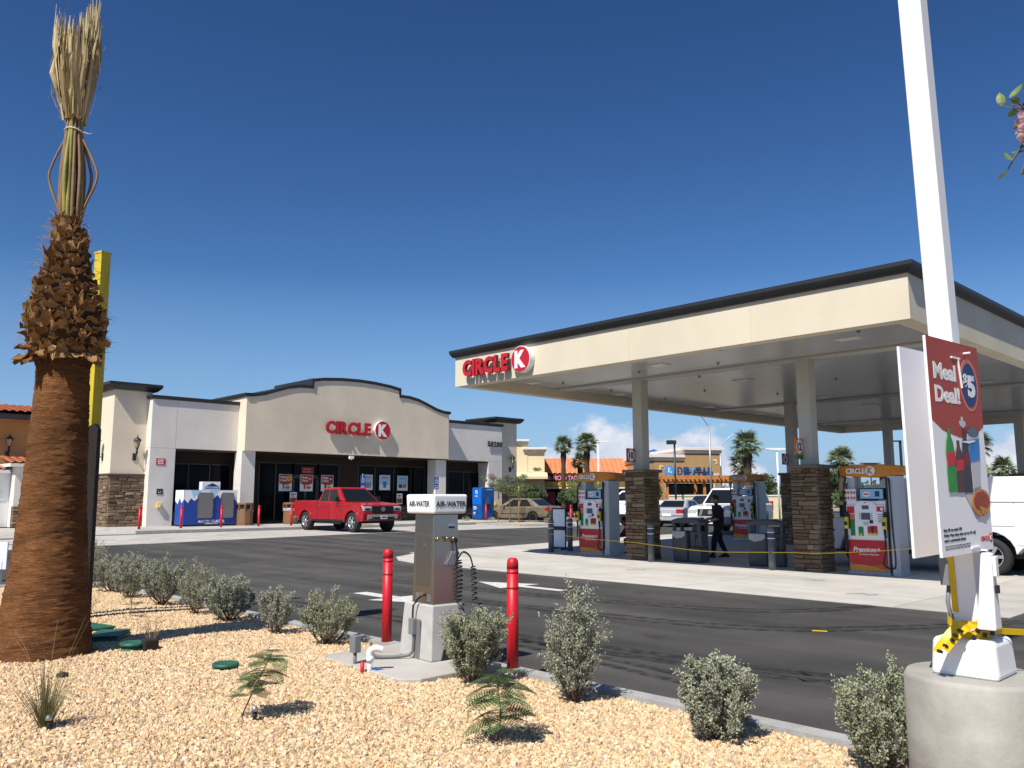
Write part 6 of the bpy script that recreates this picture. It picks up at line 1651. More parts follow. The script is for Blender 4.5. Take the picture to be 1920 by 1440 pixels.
for i in range(34):
    d_ = Vector((rf.gauss(0, 1), rf.gauss(0, 1), rf.gauss(0, 1))).normalized(); c = q0+lat*.035+Vector((d_.x, d_.y, d_.z*.85))*rf.uniform(.02, .052)
    for k_ in range(5):
        leaf(PB_, c, Vector((rf.uniform(-1, 1), rf.uniform(-1, 1), rf.uniform(-1, 1)))+d_*.7, rf.uniform(.018, .028), rf.uniform(.010, .014))
tw_.build('twigs', 'twig', fl, local=True, recalc=False); LB.build('leaves', 'broadleaf', fl, local=True, recalc=False); PB_.build('flowers', 'petal', fl, local=True, recalc=False)
# ================================================================== VEHICLES
def bil(c, u, v): 
    (b0, b1, t1, t0) = c; return (b0*(1-u)+b1*u)*(1-v)+(t0*(1-u)+t1*u)*v
class Car:
    """local frame: x forward, y left, z up; root on the ground below the middle"""
    def __init__(s, name, label, cat, loc, heading, paint, group=None):
        s.t = thing(name, label, cat, loc, heading, group); s.p = paint
    def L(s, b, n_, m_, p=None, **kw): return b.build(n_, m_, p or s.t, local=True, **kw)
    def body(s, prof, W, bev=.07):
        """side outline extruded over the width, the flanks bulging at the waist"""
        s.W = W
        b = MB(); n = len(prof)
        ys = [(-W/2+.05, .985), (-W/2, 1.0), (W/2, 1.0), (W/2-.05, .985)]
        b.prism(prof, 'y', -W/2, W/2)
        return s.L(b, 'body', s.p, bevel=bev, seg=3)
    @staticmethod
    def arch(cx, r_, zb, n=12):
        """points of a wheel arch from front to rear, along the sill at height zb (r_ about the wheel centre height zc=.0)"""
        return [(cx+r_*math.cos(a), zb+r_*math.sin(a)) for a in [PI*i/n for i in range(n+1)]]
    def cabin(s, xb0, xb1, zb, wb, xt0, xt1, zt, wt, cuts, rear=True, front=True, roof_r=.05, glass='car_glass', inset=.07):
        B = [Vector((xb0, -wb, zb)), Vector((xb1, -wb, zb)), Vector((xb1, wb, zb)), Vector((xb0, wb, zb))]
        T = [Vector((xt0, -wt, zt)), Vector((xt1, -wt, zt)), Vector((xt1, wt, zt)), Vector((xt0, wt, zt))]
        b = MB(); b.add(B+T, [(3, 2, 1, 0), (4, 5, 6, 7), (0, 1, 5, 4), (1, 2, 6, 5), (2, 3, 7, 6), (3, 0, 4, 7)])
        cab = s.L(b, 'cabin', s.p, bevel=roof_r, seg=3)
        def pane(c, u0, u1, v0, v1, nm):
            P = [bil(c, u0, v0), bil(c, u1, v0), bil(c, u1, v1), bil(c, u0, v1)]
            n_ = (P[1]-P[0]).cross(P[3]-P[0]).normalized(); mid = (P[0]+P[2])/2
            if n_.dot(mid-Vector(((xb0+xb1)/2, 0, (zb+zt)/2))) < 0: n_ = -n_
            q = [p+n_*.006 for p in P]; r_ = [p-n_*.02 for p in P]
            m_ = MB(); m_.add(q+r_, [(0, 1, 2, 3), (7, 6, 5, 4), (0, 4, 5, 1), (1, 5, 6, 2), (2, 6, 7, 3), (3, 7, 4, 0)]); return s.L(m_, nm, glass, cab)
        lo, hi = .06, .86
        if front: pane((B[1], B[2], T[2], T[1]), .06, .94, .05, .88, 'windscreen')
        if rear: pane((B[3], B[0], T[0], T[3]), .08, .92, .15, .86, 'rear_window')
        for c in ((B[0], B[1], T[1], T[0]), (B[3], B[2], T[2], T[3])):
            for (a, e) in cuts: pane(c, a, e, lo, hi, 'side_window')
        return cab
    def wheels(s, xs_, r_, wd, tr, spokes=6, rim='rim', tyre='tyre'):
        for x in xs_:
            for sg in (-1, 1):
                y = sg*tr; o = y+sg*wd/2; i_ = y-sg*wd/2
                wh = bpy.data.objects.new('wheel', None); C.objects.link(wh); wh.parent = s.t; wh.location = (x, y, r_)
                b = MB(); b.lathe([(h_, sg*q_) for h_, q_ in [(r_*.3, -wd/2), (r_*.9, -wd/2), (r_, -wd*.36), (r_, wd*.36), (r_*.9, wd/2), (r_*.64, wd/2), (r_*.60, wd*.40), (r_*.56, wd*.2), (r_*.05, wd*.18)]], 28, axis='y')
                b.build('tyre', tyre, wh, local=True)
                b = MB()
                yo = sg*wd*.46; yi = sg*wd*.30
                b.lathe([(r_*.64, yi), (r_*.64, yo), (r_*.57, yo), (r_*.55, yi)], 28, axis='y', cap=False)
                for k_ in range(spokes):
                    a = 2*PI*k_/spokes; d = Vector((math.cos(a), 0, math.sin(a)))
                    b.bar(d*r_*.10+Vector((0, yo*.92, 0)), d*r_*.60+Vector((0, yo*.94, 0)), r_*.17, sg*.02 if sg > 0 else .02, upv=(0, 1, 0))
                b.lathe([(r_*.17, yi), (r_*.17, yo*1.02), (.001, yo*1.04)] if sg > 0 else [(r_*.17, yi), (r_*.17, yo*1.02), (.001, yo*1.04)], 14, axis='y')
                b.build('rim', rim, wh, local=True)
    def both(s, n_, m_, x0, x1, y0, y1, z0, z1, bev=.02, p=None):
        out = []
        for sg in (-1, 1):
            a, e = sorted((sg*y0, sg*y1)); out.append(s.L(MB().box(x0, x1, a, e, z0, z1), n_, m_, p, bevel=bev))
        return out
    def mirrors(s, x, y, z, w_=.10, h_=.2, m_='black'):
        for sg in (-1, 1):
            b = MB().box(x-.07, x+.07, min(sg*(y+.06), sg*(y+.06+w_*2.2)), max(sg*(y+.06), sg*(y+.06+w_*2.2)), z, z+h_).bar((x, sg*(y-.05), z+.05), (x, sg*(y+.1), z+.08), .05)
            s.L(b, 'mirror', m_, bevel=.02)
    def seams(s, W, xs_, z0, z1, parent=None):
        for sg in (-1, 1):
            b = MB()
            for x in xs_: b.box(x-.006, x+.006, sg*W/2-.004, sg*W/2+.003, z0, z1)
            s.L(b, 'door_seam', 'black')
    def handles(s, W, xs_, z, m_='chrome'):
        for sg in (-1, 1):
            for x in xs_: s.L(MB().box(x-.1, x+.1, min(sg*W/2, sg*(W/2+.035)), max(sg*W/2, sg*(W/2+.035)), z, z+.035), 'door_handle', m_, bevel=.01)

def pickup(name, label, loc, heading, paint, sc_=1.0, chrome_='grey_mid', tail=True):
    c = Car(name, label, 'pickup truck', loc, heading, paint); W = 2.0; fx, rx, wr = 1.92, -1.93, .425
    A_ = Car.arch
    prof = [(-2.92, .62), (-2.98, .80), (-2.98, 1.34), (-.86, 1.35), (-.80, 1.32), (1.06, 1.32), (1.20, 1.30), (2.35, 1.235), (2.66, 1.17), (2.78, 1.05), (2.82, .80), (2.80, .50), (2.52, .46)]
    prof += [(fx+.52*math.cos(a), .45+.50*math.sin(a)) for a in [PI*i/10 for i in range(11)]][0:] 
    prof += [(1.30, .44), (-1.32, .46)] + [(rx+.52*math.cos(a), .47+.48*math.sin(a)) for a in [PI*i/10 for i in range(11)]] + [(-2.6, .55)]
    c.body(prof, W, .06)
    c.L(MB().box(-2.5, 2.5, -.72, .72, .38, .9), 'chassis', 'black')
    c.cabin(-.98, 1.22, 1.30, .93, -.80, .42, 1.93, .70, [(.08, .40), (.44, .86)], roof_r=.07)
    c.L(MB().box(-2.9, -1.06, -.86, .86, 1.335, 1.362), 'bed_cover', 'black')
    c.wheels((fx, rx), wr, .28, .85, 6)
    c.both('headlight', 'headlight', 2.56, 2.815, .56, .985, .90, 1.10, .03)
    c.L(MB().box(2.70, 2.835, -.55, .55, .82, 1.12), 'grille', 'black', bevel=.03)
    b = MB(); plate(b, (2.836, 0, .98), disc(.10, 20), '+X', .02); plate(b, (2.836, 0, .98), rect(.26, .03), '+X', .024); c.L(b, 'front_emblem', 'chrome')
    c.L(MB().prism([(2.70, .50), (2.87, .52), (2.90, .66), (2.87, .76), (2.72, .74)], 'y', -.78, .78), 'front_bumper', chrome_, bevel=.03)
    c.L(MB().box(2.88, 2.915, -.48, .48, .57, .66), 'bumper_slot', 'black', bevel=.01)
    c.L(MB().box(2.91, 2.925, -.17, .17, .57, .71), 'number_plate', 'white')
    c.L(MB().box(2.925, 2.928, -.13, .13, .62, .67), 'plate_print', 'ink')
    c.both('tail_light', 'tail', -2.99, -2.84, .86, 1.004, .90, 1.26, .02)
    c.L(MB().box(-3.12, -2.94, -.95, .95, .56, .74), 'rear_bumper', 'chrome', bevel=.03)
    c.mirrors(.86, .93, 1.30, .09, .22); c.seams(W, (-.84, .10, 1.10), .55, 1.30); c.handles(W, (-.05, -.62), 1.12, 'white' if paint == 'white_car' else 'chrome')
    c.both('side_step', 'black', -.9, 1.1, .93, 1.04, .34, .40, .02)
    for x in (fx, rx):                                  # flared arches and a crease along the flank
        for sg in (-1, 1):
            ri, ro = .50, .60; n = 12; pts = [(x+ro*math.cos(PI*i/n), .45+ro*.96*math.sin(PI*i/n)) for i in range(n+1)] + [(x+ri*math.cos(PI*i/n), .45+ri*.96*math.sin(PI*i/n)) for i in range(n, -1, -1)]
            a, e = sorted((sg*.97, sg*1.035)); c.L(MB().prism(pts, 'y', a, e), 'fender_flare', paint, bevel=.018)
    c.both('shoulder_crease', paint, -2.9, 2.45, .985, 1.014, 1.16, 1.20, .012); c.both('rocker_trim', 'black', -1.3, 1.32, .97, 1.006, .44, .54, .01)
    c.both('bed_gap', 'black', -.905, -.885, .985, 1.004, .60, 1.34, .001)
    c.L(MB().bar((1.0, -.5, 1.40), (.55, .05, 1.80), .015).bar((1.0, .1, 1.40), (.62, .6, 1.75), .015), 'wiper', 'black')
    c.both('lamp_core', 'black', 2.60, 2.82, .62, .90, .93, 1.03, .02)
    c.both('fog_lamp', 'headlight', 2.84, 2.90, .60, .72, .58, .68, .02)
    c.both('side_badge', 'chrome', 1.25, 1.45, .995, 1.008, .98, 1.03, .002)
    c.t.scale = (sc_,)*3
    return c
tr_ = pickup('pickup_truck', 'bright red crew cab pickup parked nose out before the store doors', (20.85, 32.55, .235), R(-90), 'red_car', 1.0)
pickup('pickup_truck', 'white pickup seen behind the left stone pier with red tail light', (40.6, 31.6, .22), R(97), 'white_car')
# suv
def suv(label, loc, heading):
    c = Car('sport_utility_vehicle', label, 'suv', loc, heading, 'white_car'); W = 1.98; fx, rx, wr = 1.62, -1.5, .39
    prof = [(-2.58, .55), (-2.62, .8), (-2.60, 1.20), (-2.5, 1.24), (1.0, 1.24), (2.20, 1.14), (2.48, 1.05), (2.56, .85), (2.56, .45), (2.2, .42)]
    prof += [(fx+.48*math.cos(a), .43+.46*math.sin(a)) for a in [PI*i/10 for i in range(11)]] + [(1.0, .40), (-.95, .40)] + [(rx+.48*math.cos(a), .43+.46*math.sin(a)) for a in [PI*i/10 for i in range(11)]] + [(-2.3, .48)]
    c.body(prof, W); c.L(MB().box(-2.3, 2.3, -.7, .7, .36, .85), 'chassis', 'black')
    c.cabin(-2.52, 1.12, 1.22, .92, -2.28, .35, 1.90, .74, [(.05, .30), (.34, .60), (.63, .90)], roof_r=.07)
    c.wheels((fx, rx), wr, .26, .84, 6)
    c.both('headlight', 'headlight', 2.30, 2.56, .58, .97, .82, 1.02, .03)
    c.L(MB().box(2.48, 2.575, -.55, .55, .74, 1.04), 'grille', 'black', bevel=.02)
    for y in (-.38, .38): c.L(MB().obox((2.58, y, .89), (.02, .10, .32), Matrix.Rotation(.3 if y > 0 else -.3, 3, 'X')), 'grille_bar', 'chrome')
    b = MB(); plate(b, (2.58, 0, .90), disc(.09, 18), '+X', .02); c.L(b, 'front_emblem', 'chrome')
    c.L(MB().prism([(2.44, .42), (2.62, .44), (2.68, .58), (2.62, .72), (2.46, .72)], 'y', -.92, .92), 'front_bumper', 'grey_mid', bevel=.03)
    c.L(MB().box(2.64, 2.69, -.42, .42, .52, .63), 'bumper_slot', 'black', bevel=.01); c.L(MB().box(2.68, 2.70, -.16, .16, .45, .60), 'number_plate', 'white'); c.L(MB().box(2.70, 2.703, -.12, .12, .50, .55), 'plate_print', 'ink')
    for sg in (-1, 1): c.L(MB().tube([(-1.9, sg*.66, 1.94), (-1.8, sg*.66, 1.98), (.1, sg*.66, 1.98), (.2, sg*.66, 1.94)], .022, 6), 'roof_rail', 'galv')
    c.mirrors(.8, .92, 1.22, .09, .18); c.seams(W, (-1.1, -.1, .95), .5, 1.22); c.handles(W, (-.3, -1.2), 1.08); c.both('tail_light', 'tail', -2.63, -2.5, .84, .993, .95, 1.35, .02)
    return c
suv('white sport utility vehicle parked behind the walking person', (31.65, 19.35, g(31, 20)), R(192))
def sedan(name, label, loc, heading, paint, L_=4.5, W=1.74, zr=1.44, rim='black', cat='car'):
    c = Car(name, label, cat, loc, heading, paint); k_ = L_/4.5; fx, rx, wr = 1.36*k_, -1.26*k_, .31
    prof = [(-2.18*k_, .42), (-2.26*k_, .62), (-2.24*k_, .92), (-2.1*k_, 1.0), (-1.5*k_, 1.03), (-1.2*k_, .99), (.9*k_, .95), (1.75*k_, .80), (2.12*k_, .68), (2.24*k_, .52), (2.22*k_, .30), (1.9*k_, .26)]
    prof += [(fx+.39*math.cos(a), .30+.38*math.sin(a)) for a in [PI*i/10 for i in range(11)]] + [(.85*k_, .24), (-.8*k_, .24)] + [(rx+.39*math.cos(a), .30+.38*math.sin(a)) for a in [PI*i/10 for i in range(11)]] + [(-1.9*k_, .32)]
    c.body(prof, W, .075); c.L(MB().box(-1.9*k_, 1.9*k_, -.62, .62, .2, .7), 'chassis', 'black')
    c.cabin(-1.72*k_, 1.08*k_, .95, W/2-.06, -.95*k_, .22*k_, zr, W/2-.24, [(.18, .48), (.51, .84)], roof_r=.08)
    c.wheels((fx, rx), wr, .2, W/2-.13, 7, rim)
    c.both('headlight', 'headlight', 1.94*k_, 2.17*k_, .45, .80, .56, .70, .03); c.both('tail_light', 'tail', -2.27*k_, -2.05*k_, .50, W/2+.004, .72, .92, .02)
    c.L(MB().box(2.16*k_, 2.25*k_, -.5, .5, .36, .50), 'grille', 'black', bevel=.02); c.L(MB().box(-2.28*k_, -2.2*k_, -.24, .24, .56, .70), 'number_plate', 'white')
    c.L(MB().box(-2.275*k_, -2.22*k_, -.78, .78, .34, .5), 'rear_bumper', paint, bevel=.02)
    c.mirrors(.62*k_, W/2-.06, .94, .06, .12, paint); c.seams(W, (-.95*k_, -.12*k_, .80*k_), .36, .94); c.handles(W, (-.30*k_, -1.1*k_), .84, paint)
    c.both('rub_strip', 'black', -.9*k_, .85*k_, W/2-.01, W/2+.012, .52, .56, .004)
    return c
sedan('parked_sedan', 'dusty tan sedan parked beside the young tree with its tail towards the pumps', (36.6, 37.3, .22), R(103), 'tan_car', 4.95, 1.86, 1.47)
sedan('parked_sedan', 'dark sedan roof showing behind the white sport utility vehicle', (41.5, 27.0, .22), R(60), 'black_car', 4.7, 1.8, 1.62, 'rim')
sedan('parked_sedan', 'silver car between the white pickup tail and the white sport utility vehicle', (37.4, 25.9, .22), R(15), 'grey_car', 4.5, 1.75, 1.40, 'rim')
# white service truck behind the front island
c = Car('service_truck', 'white utility service truck with side lockers parked between the pump rows', 'truck', (21.15, 6.95, .012), R(90), 'white_car'); W = 2.1
wr = .40; fx, rx = 1.88, -.95
prof = [(-3.55, .62), (-3.55, 2.05), (-3.45, 2.12), (1.25, 2.12), (1.32, 2.05), (1.32, .50), (-.40, .50)] + [(rx+.52*math.cos(a), .46+.48*math.sin(a)) for a in [PI*i/10 for i in range(11)]] + [(-1.6, .60)]
c.body(prof, W, .05)
prof = [(1.34, .94), (1.34, 1.20), (2.5, 1.18), (2.95, 1.02), (3.05, .85), (3.05, .42), (2.6, .40), (2.42, .42)] + [(fx+.50*math.cos(a), .44+.48*math.sin(a)) for a in [PI*(.12+.75*i/10) for i in range(11)]]
c.L(MB().prism(prof, 'y', -.97, .97), 'cab_body', 'white_car', bevel=.06)
c.cabin(1.36, 2.50, 1.16, .92, 1.36, 1.78, 1.98, .78, [(.12, .82)], rear=False)
c.L(MB().box(-3.3, 2.9, -.7, .7, .36, .8), 'chassis', 'black')
c.wheels((fx, rx), wr, .27, .86, 6, 'rim')
for sg in (-1, 1):
    for (x0, x1, z0, z1) in ((-3.45, -2.3, .66, 1.55), (-2.28, -1.5, .66, 1.55), (-1.48, -.40, 1.06, 1.55), (-.36, .45, .56, 1.55), (.47, 1.26, .56, 1.55)):
        a, e = sorted((sg*W/2, sg*(W/2+.014))); d = c.L(MB().box(x0, x1, a, e, z0, z1), 'locker_door', 'white_car', bevel=.008)
        a, e = sorted((sg*(W/2+.014), sg*(W/2+.024))); c.L(MB().box((x0+x1)/2-.07, (x0+x1)/2+.07, a, e, (z0+z1)/2-.05, (z0+z1)/2+.05), 'latch', 'grey_mid', d)
    a, e = sorted((sg*W/2, sg*(W/2+.03))); c.L(MB().box(-3.5, 1.3, a, e, 1.58, 1.62), 'rub_rail', 'white_car')
    a, e = sorted((sg*(W/2+.014), sg*(W/2+.04))); c.L(MB().box(.86, 1.02, a, e, .86, .98), 'locker_handle', 'black', bevel=.01)
c.L(MB().box(3.01, 3.15, -.95, .95, .42, .62), 'front_bumper', 'black', bevel=.03); c.L(MB().box(3.01, 3.07, -.5, .5, .66, .98), 'grille', 'black', bevel=.02)
c.both('headlight', 'headlight', 2.83, 3.06, .55, .95, .70, .92, .03); c.mirrors(2.2, .92, 1.2, .10, .3)

# ================================================================== PEOPLE
def body_mesh(joints, edges, root_i, mats_):
    me = bpy.data.meshes.new('body'); me.from_pydata([j[0] for j in joints], edges, [])
    o = bpy.data.objects.new('body', me)
    me.materials.append(M[mats_])
    sk = o.modifiers.new('skin', 'SKIN'); 
    if not me.skin_vertices: 
        bm = bmesh.new(); bm.from_mesh(me); bm.verts.layers.skin.verify(); bm.to_mesh(me); bm.free()
    for i, j in enumerate(joints):
        me.skin_vertices[0].data[i].radius = (j[1], j[2] if len(j) > 2 else j[1])
        me.skin_vertices[0].data[i].use_root = (i == root_i)
    sk.use_smooth_shade = True
    sb = o.modifiers.new('sub', 'SUBSURF'); sb.levels = 1; sb.render_levels = 1
    return o
def person(label, loc, rz, J, cloth, legs='cloth_black', hair=True, group=None, vest=None):
    """J: joint positions; x forward, y left"""
    t = thing('person', label, 'person', loc, rz, group)
    names = list(J); idx = {n_: i for i, n_ in enumerate(names)}
    rad = dict(pelvis=.165, waist=.175, chest=.17, neck=.055, head0=.062, lsh=.085, rsh=.085, lel=.06, rel=.06, lwr=.030, rwr=.030, lhip=.115, rhip=.115, lkn=.08, rkn=.08, lan=.055, ran=.055, ltoe=.034, rtoe=.034)
    ed = [('pelvis', 'waist'), ('waist', 'chest'), ('chest', 'neck'), ('neck', 'head0'), ('chest', 'lsh'), ('lsh', 'lel'), ('lel', 'lwr'), ('chest', 'rsh'), ('rsh', 'rel'), ('rel', 'rwr'),
          ('pelvis', 'lhip'), ('lhip', 'lkn'), ('lkn', 'lan'), ('lan', 'ltoe'), ('pelvis', 'rhip'), ('rhip', 'rkn'), ('rkn', 'ran'), ('ran', 'rtoe')]
    b = body_mesh([(J[n_], rad[n_]) for n_ in names], [(idx[a], idx[e]) for a, e in ed], idx['pelvis'], cloth); C.objects.link(b); b.parent = t; b.name = 'body'
    H = Vector(J['head0'])+Vector((.02, 0, .085))
    hd = MB(); nu, nv = 16, 12; v = []
    for i in range(nv+1):
        ph = PI*i/nv
        for j in range(nu):
            th = 2*PI*j/nu; x, y, z = math.sin(ph)*math.cos(th), math.sin(ph)*math.sin(th), math.cos(ph)
            sx_ = .098 if z > -.2 else .098*(1+.25*(z+.2)); v.append((H.x+x*sx_+(.012 if x > .5 and z < 0 else 0), H.y+y*.076*(1 if z > -.3 else 1+.35*(z+.3)), H.z+z*.122))
    hd.add(v, [(i*nu+j, i*nu+(j+1) % nu, (i+1)*nu+(j+1) % nu, (i+1)*nu+j) for i in range(nv) for j in range(nu)], 0, True)
    hd.lathe([(.001, .125), (.017, .105), (.012, .085), (.006, .06)], 6, H+Vector((0, 0, -.02)), axis='x')
    for sg in (-1, 1): hd.lathe([(.001, sg*.088), (.028, sg*.084), (.03, sg*.074)], 8, H+Vector((-.005, 0, -.01)), axis='y')
    for dz, m_ in ((-.045, 0),): hd.box(H.x+.092, H.x+.10, H.y-.024, H.y+.024, H.z+dz-.022, H.z+dz-.014)
    hd = hd.build('head', 'skin', t, local=True)
    e = MB()
    for sg in (-1, 1): e.lathe([(.001, .097), (.011, .094), (.011, .085)], 8, H+Vector((0, sg*.032, .012)), axis='x')
    e.build('eyes', 'black', hd, local=True)
    if hair:
        hh = MB(); v = []
        for i in range(7):
            ph = PI*.56*i/6
            for j in range(nu):
                th = 2*PI*j/nu; cut = 1.0 if math.cos(th) < .55 else .62
                p = ph*cut; x, y, z = math.sin(p)*math.cos(th), math.sin(p)*math.sin(th), math.cos(p); v.append((H.x-.006+x*.108, H.y+y*.087, H.z+.008+z*.130))
        hh.add(v, [(i*nu+j, i*nu+(j+1) % nu, (i+1)*nu+(j+1) % nu, (i+1)*nu+j) for i in range(6) for j in range(nu)], 0, True)
        hh.build('hair', 'hair', hd, local=True)
    # hands: palm and five fingers
    for s_ in ('l', 'r'):
        W_, E_ = Vector(J[s_+'wr']), Vector(J[s_+'el']); d = (W_-E_).normalized(); sd = d.cross(Vector((0, 0, 1))); sd = sd.normalized() if sd.length > .1 else Vector((1, 0, 0)); nn = sd.cross(d)
        h = MB(); h.bar(W_-d*.02, W_+d*.085, .078, .030, upv=nn)
        for k_, (o_, l_) in enumerate(((-.03, .062), (-.01, .076), (.01, .072), (.03, .056))):
            a = W_+d*.08+sd*o_; k1 = a+d*l_*.55-nn*.006; k2 = a+d*l_*.85-nn*.03; h.tube([a, k1, k2], [.0105, .0095, .008], 6)
        a = W_+d*.025+sd*.036*(-1 if s_ == 'l' else 1); h.tube([a, a+sd*.022*(-1 if s_ == 'l' else 1)+d*.022-nn*.012, a+sd*.022*(-1 if s_ == 'l' else 1)+d*.055-nn*.022], [.013, .011, .009], 6)
        h.build('hand', 'skin', t, local=True)
        fa = MB(); fa.tube([E_.lerp(W_, .18), E_.lerp(W_, .6), W_+d*.01], [.045, .041, .033], 10); fa.build('forearm', 'skin', t, local=True)
        A_, T_ = Vector(J[s_+'an']), Vector(J[s_+'toe']); f = (T_-A_); f.z = 0; f.normalize(); z0 = T_.z-.035
        sh = MB(); q = [A_-f*.06, A_+f*.05, A_+f*.15, A_+f*.20]; hs = [.095, .09, .065, .04]; v = []; sd = Vector((-f.y, f.x, 0)); wv = [.035, .042, .046, .03]
        for p, hgt, w_ in zip(q, hs, wv): v += [Vector((p.x, p.y, z0))-sd*w_, Vector((p.x, p.y, z0))+sd*w_, Vector((p.x, p.y, z0+hgt))+sd*w_*.7, Vector((p.x, p.y, z0+hgt))-sd*w_*.7]
        sh.add(v, [(i*4+j, i*4+(j+1) % 4, (i+1)*4+(j+1) % 4, (i+1)*4+j) for i in range(3) for j in range(4)] + [(0, 1, 2, 3), (15, 14, 13, 12)]); sh.build('shoe', 'black', t, local=True, bevel=.012)
    if vest:
        vb = MB(); ch, wa = Vector(J['chest']), Vector(J['pelvis']); prof_ = [(.02, .225, .185), (.25, .21, .165), (.55, .19, .155), (.9, .185, .15)]
        n = 18; v = []
        for u, ry, rx_ in prof_:
            c_ = (ch+Vector((0, 0, .06))).lerp(wa, u)
            for j in range(n): v.append((c_.x+rx_*math.cos(2*PI*j/n), c_.y+ry*math.sin(2*PI*j/n), c_.z))
        vb.add(v, [(i*n+j, i*n+(j+1) % n, (i+1)*n+(j+1) % n, (i+1)*n+j) for i in range(3) for j in range(n)], 0, True)
        for s_ in ('l', 'r'): vb.tube([J[s_+'sh'], Vector(J[s_+'sh']).lerp(Vector(J[s_+'el']), .6)], [.085, .072], 10)
        vb.build('vest', vest, t, local=True)
    return t
walk_ = dict(pelvis=(0, 0, .93), waist=(.01, 0, 1.08), chest=(.02, 0, 1.28), neck=(.03, 0, 1.46), head0=(.05, 0, 1.53), lsh=(.02, .17, 1.39), rsh=(.02, -.17, 1.39), lel=(.02, .23, 1.12), lwr=(.22, .21, 1.03),
             rel=(.0, -.23, 1.11), rwr=(.24, -.17, 1.06), lhip=(0, .085, .90), rhip=(0, -.085, .90), lkn=(.14, .09, .50), lan=(.17, .09, .10), ltoe=(.33, .10, .035), rkn=(-.04, -.09, .50), ran=(-.20, -.09, .11), rtoe=(-.05, -.10, .035))
lft = math.atan2(.692, -.7215)
wp = person('person in black clothes walking left under the canopy, holding a small drink cup', (20.45, 12.95, .02), lft, walk_, 'cloth_black'); wp.scale = (1.15, 1.22, 1.0)
ct = thing('drink_cup', 'small dark cup in the hand of the walking person', 'cup', (20.45, 12.95, 1.08)); 
cx = Vector((20.45, 12.95, 0)) + Matrix.Rotation(lft, 3, 'Z') @ Vector((.40, -.177, 1.05))
ct.location = cx; MB().lathe([(.032, -.05), (.042, .07), (.044, .075), (.03, .08)], 14).build('cup_body', 'bottle_cola', ct, local=True)
crouch = dict(pelvis=(-.10, 0, .36), waist=(.02, 0, .50), chest=(.16, 0, .66), neck=(.26, 0, .80), head0=(.31, 0, .86), lsh=(.20, .17, .72), rsh=(.20, -.17, .72), lel=(.36, .24, .52), lwr=(.54, .16, .50), rel=(.36, -.24, .52), rwr=(.54, -.16, .50),
              lhip=(-.06, .10, .34), rhip=(-.06, -.10, .34), lkn=(.30, .16, .42), lan=(.08, .14, .10), ltoe=(.22, .15, .035), rkn=(.28, -.16, .30), ran=(-.02, -.14, .12), rtoe=(.14, -.15, .035))
person('person in a red shirt crouching behind the left fuel pump', (20.0, 15.55, g(20, 15.5)+.012), R(115), crouch, 'cloth_red')
stand = dict(pelvis=(0, 0, .93), waist=(0, 0, 1.08), chest=(.0, 0, 1.28), neck=(.01, 0, 1.46), head0=(.03, 0, 1.53), lsh=(0, .17, 1.39), rsh=(0, -.17, 1.39), lel=(.06, .24, 1.14), lwr=(.26, .16, 1.16), rel=(.06, -.24, 1.14), rwr=(.26, -.16, 1.16),
             lhip=(0, .09, .90), rhip=(0, -.09, .90), lkn=(.02, .10, .50), lan=(0, .10, .10), ltoe=(.15, .12, .035), rkn=(.02, -.10, .50), ran=(0, -.10, .10), rtoe=(.15, -.12, .035))
wpf = thing('work_platform', 'low steel work platform behind the service truck cab', 'platform', (28.9, 13.0, g(28.9, 13)))
MB().box(28.4, 29.4, 12.6, 13.4, .42, .47).build('deck', 'galv', wpf)
b = MB()
for a in (28.45, 29.35):
    for e in (12.65, 13.35): b.bar((a, e, .1), (a, e, .42), .05)
b.build('legs_frame', 'galv', wpf)
person('worker in a lime hi-vis vest standing beyond the cab of the service truck', (28.9, 13.0, .47), R(200), stand, 'cloth_black', vest='lime')

# tape strung along the front island
tape = thing('barrier_tape', 'thin yellow barrier tape strung across the front of the pump islands', 'caution tape', (18.0, 12, .5))
b = MB()
hang = [(18.5, 17.62, .60), (18.4, 15.6, .50), (18.1, 14.4, .50), (17.9, 13.5, .47), (17.88, 11.7, .37), (17.9, 10.0, .42), (18.08, 9.5, .43), (18.1, 8.9, .44), (18.3, 7.8, .52), (18.2, 6.9, .62), (18.0, 6.05, .68)]
ribbon(b, hang, .017, 0, (0.1, .5)); b.build('tape_ribbon', 'tape', tape)

# ================================================================== SHOP FRONT THINGS
ic = thing('ice_chest', 'blue and white ARCTIC GLACIER ice chest under the left store opening', 'ice chest', (17.2, 39.2, F0))
def ib(b, n_, m_, p=None, **kw): return b.build(n_, m_, p or ic, **kw)
DX = .32; IX0, IX1, IY, IZ = 15.62+DX, 18.25+DX, 38.75, F0+.08
body = ib(MB().box(IX0, IX1, IY, 39.75, IZ, IZ+1.62), 'cabinet', 'ice_blue', bevel=.02)
ib(MB().box(IX0+.05, IX1-.05, IY+.08, 39.7, F0, IZ), 'plinth', 'black')
rr = random.Random(5); pts = [(-1.3, .80)]; xx = -1.3
peaks = [(-1.3, .38), (-1.12, .20), (-.98, .42), (-.80, .30), (-.55, .56), (-.35, .30), (-.12, .48), (.05, .34), (.3, .60), (.5, .36), (.72, .52), (.95, .28), (1.1, .44), (1.3, .26)]
b = MB(); plate(b, (16.935+DX, IY, IZ+.81), [(-1.3, .805)] + peaks + [(1.3, .805)], '-Y', .004); ib(b, 'mountain_print', 'white', body)
b = MB(); plate(b, (16.935+DX, IY, IZ+.81), [(-1.0, .805), (-.85, .44), (-.7, .62), (-.58, .60), (-.5, .805)], '-Y', .004, 0, .003); plate(b, (16.935+DX, IY, IZ+.81), [(-.1, .805), (.1, .42), (.25, .66), (.4, .805)], '-Y', .004, 0, .003); ib(b, 'ice_print', 'poster_sky', body)
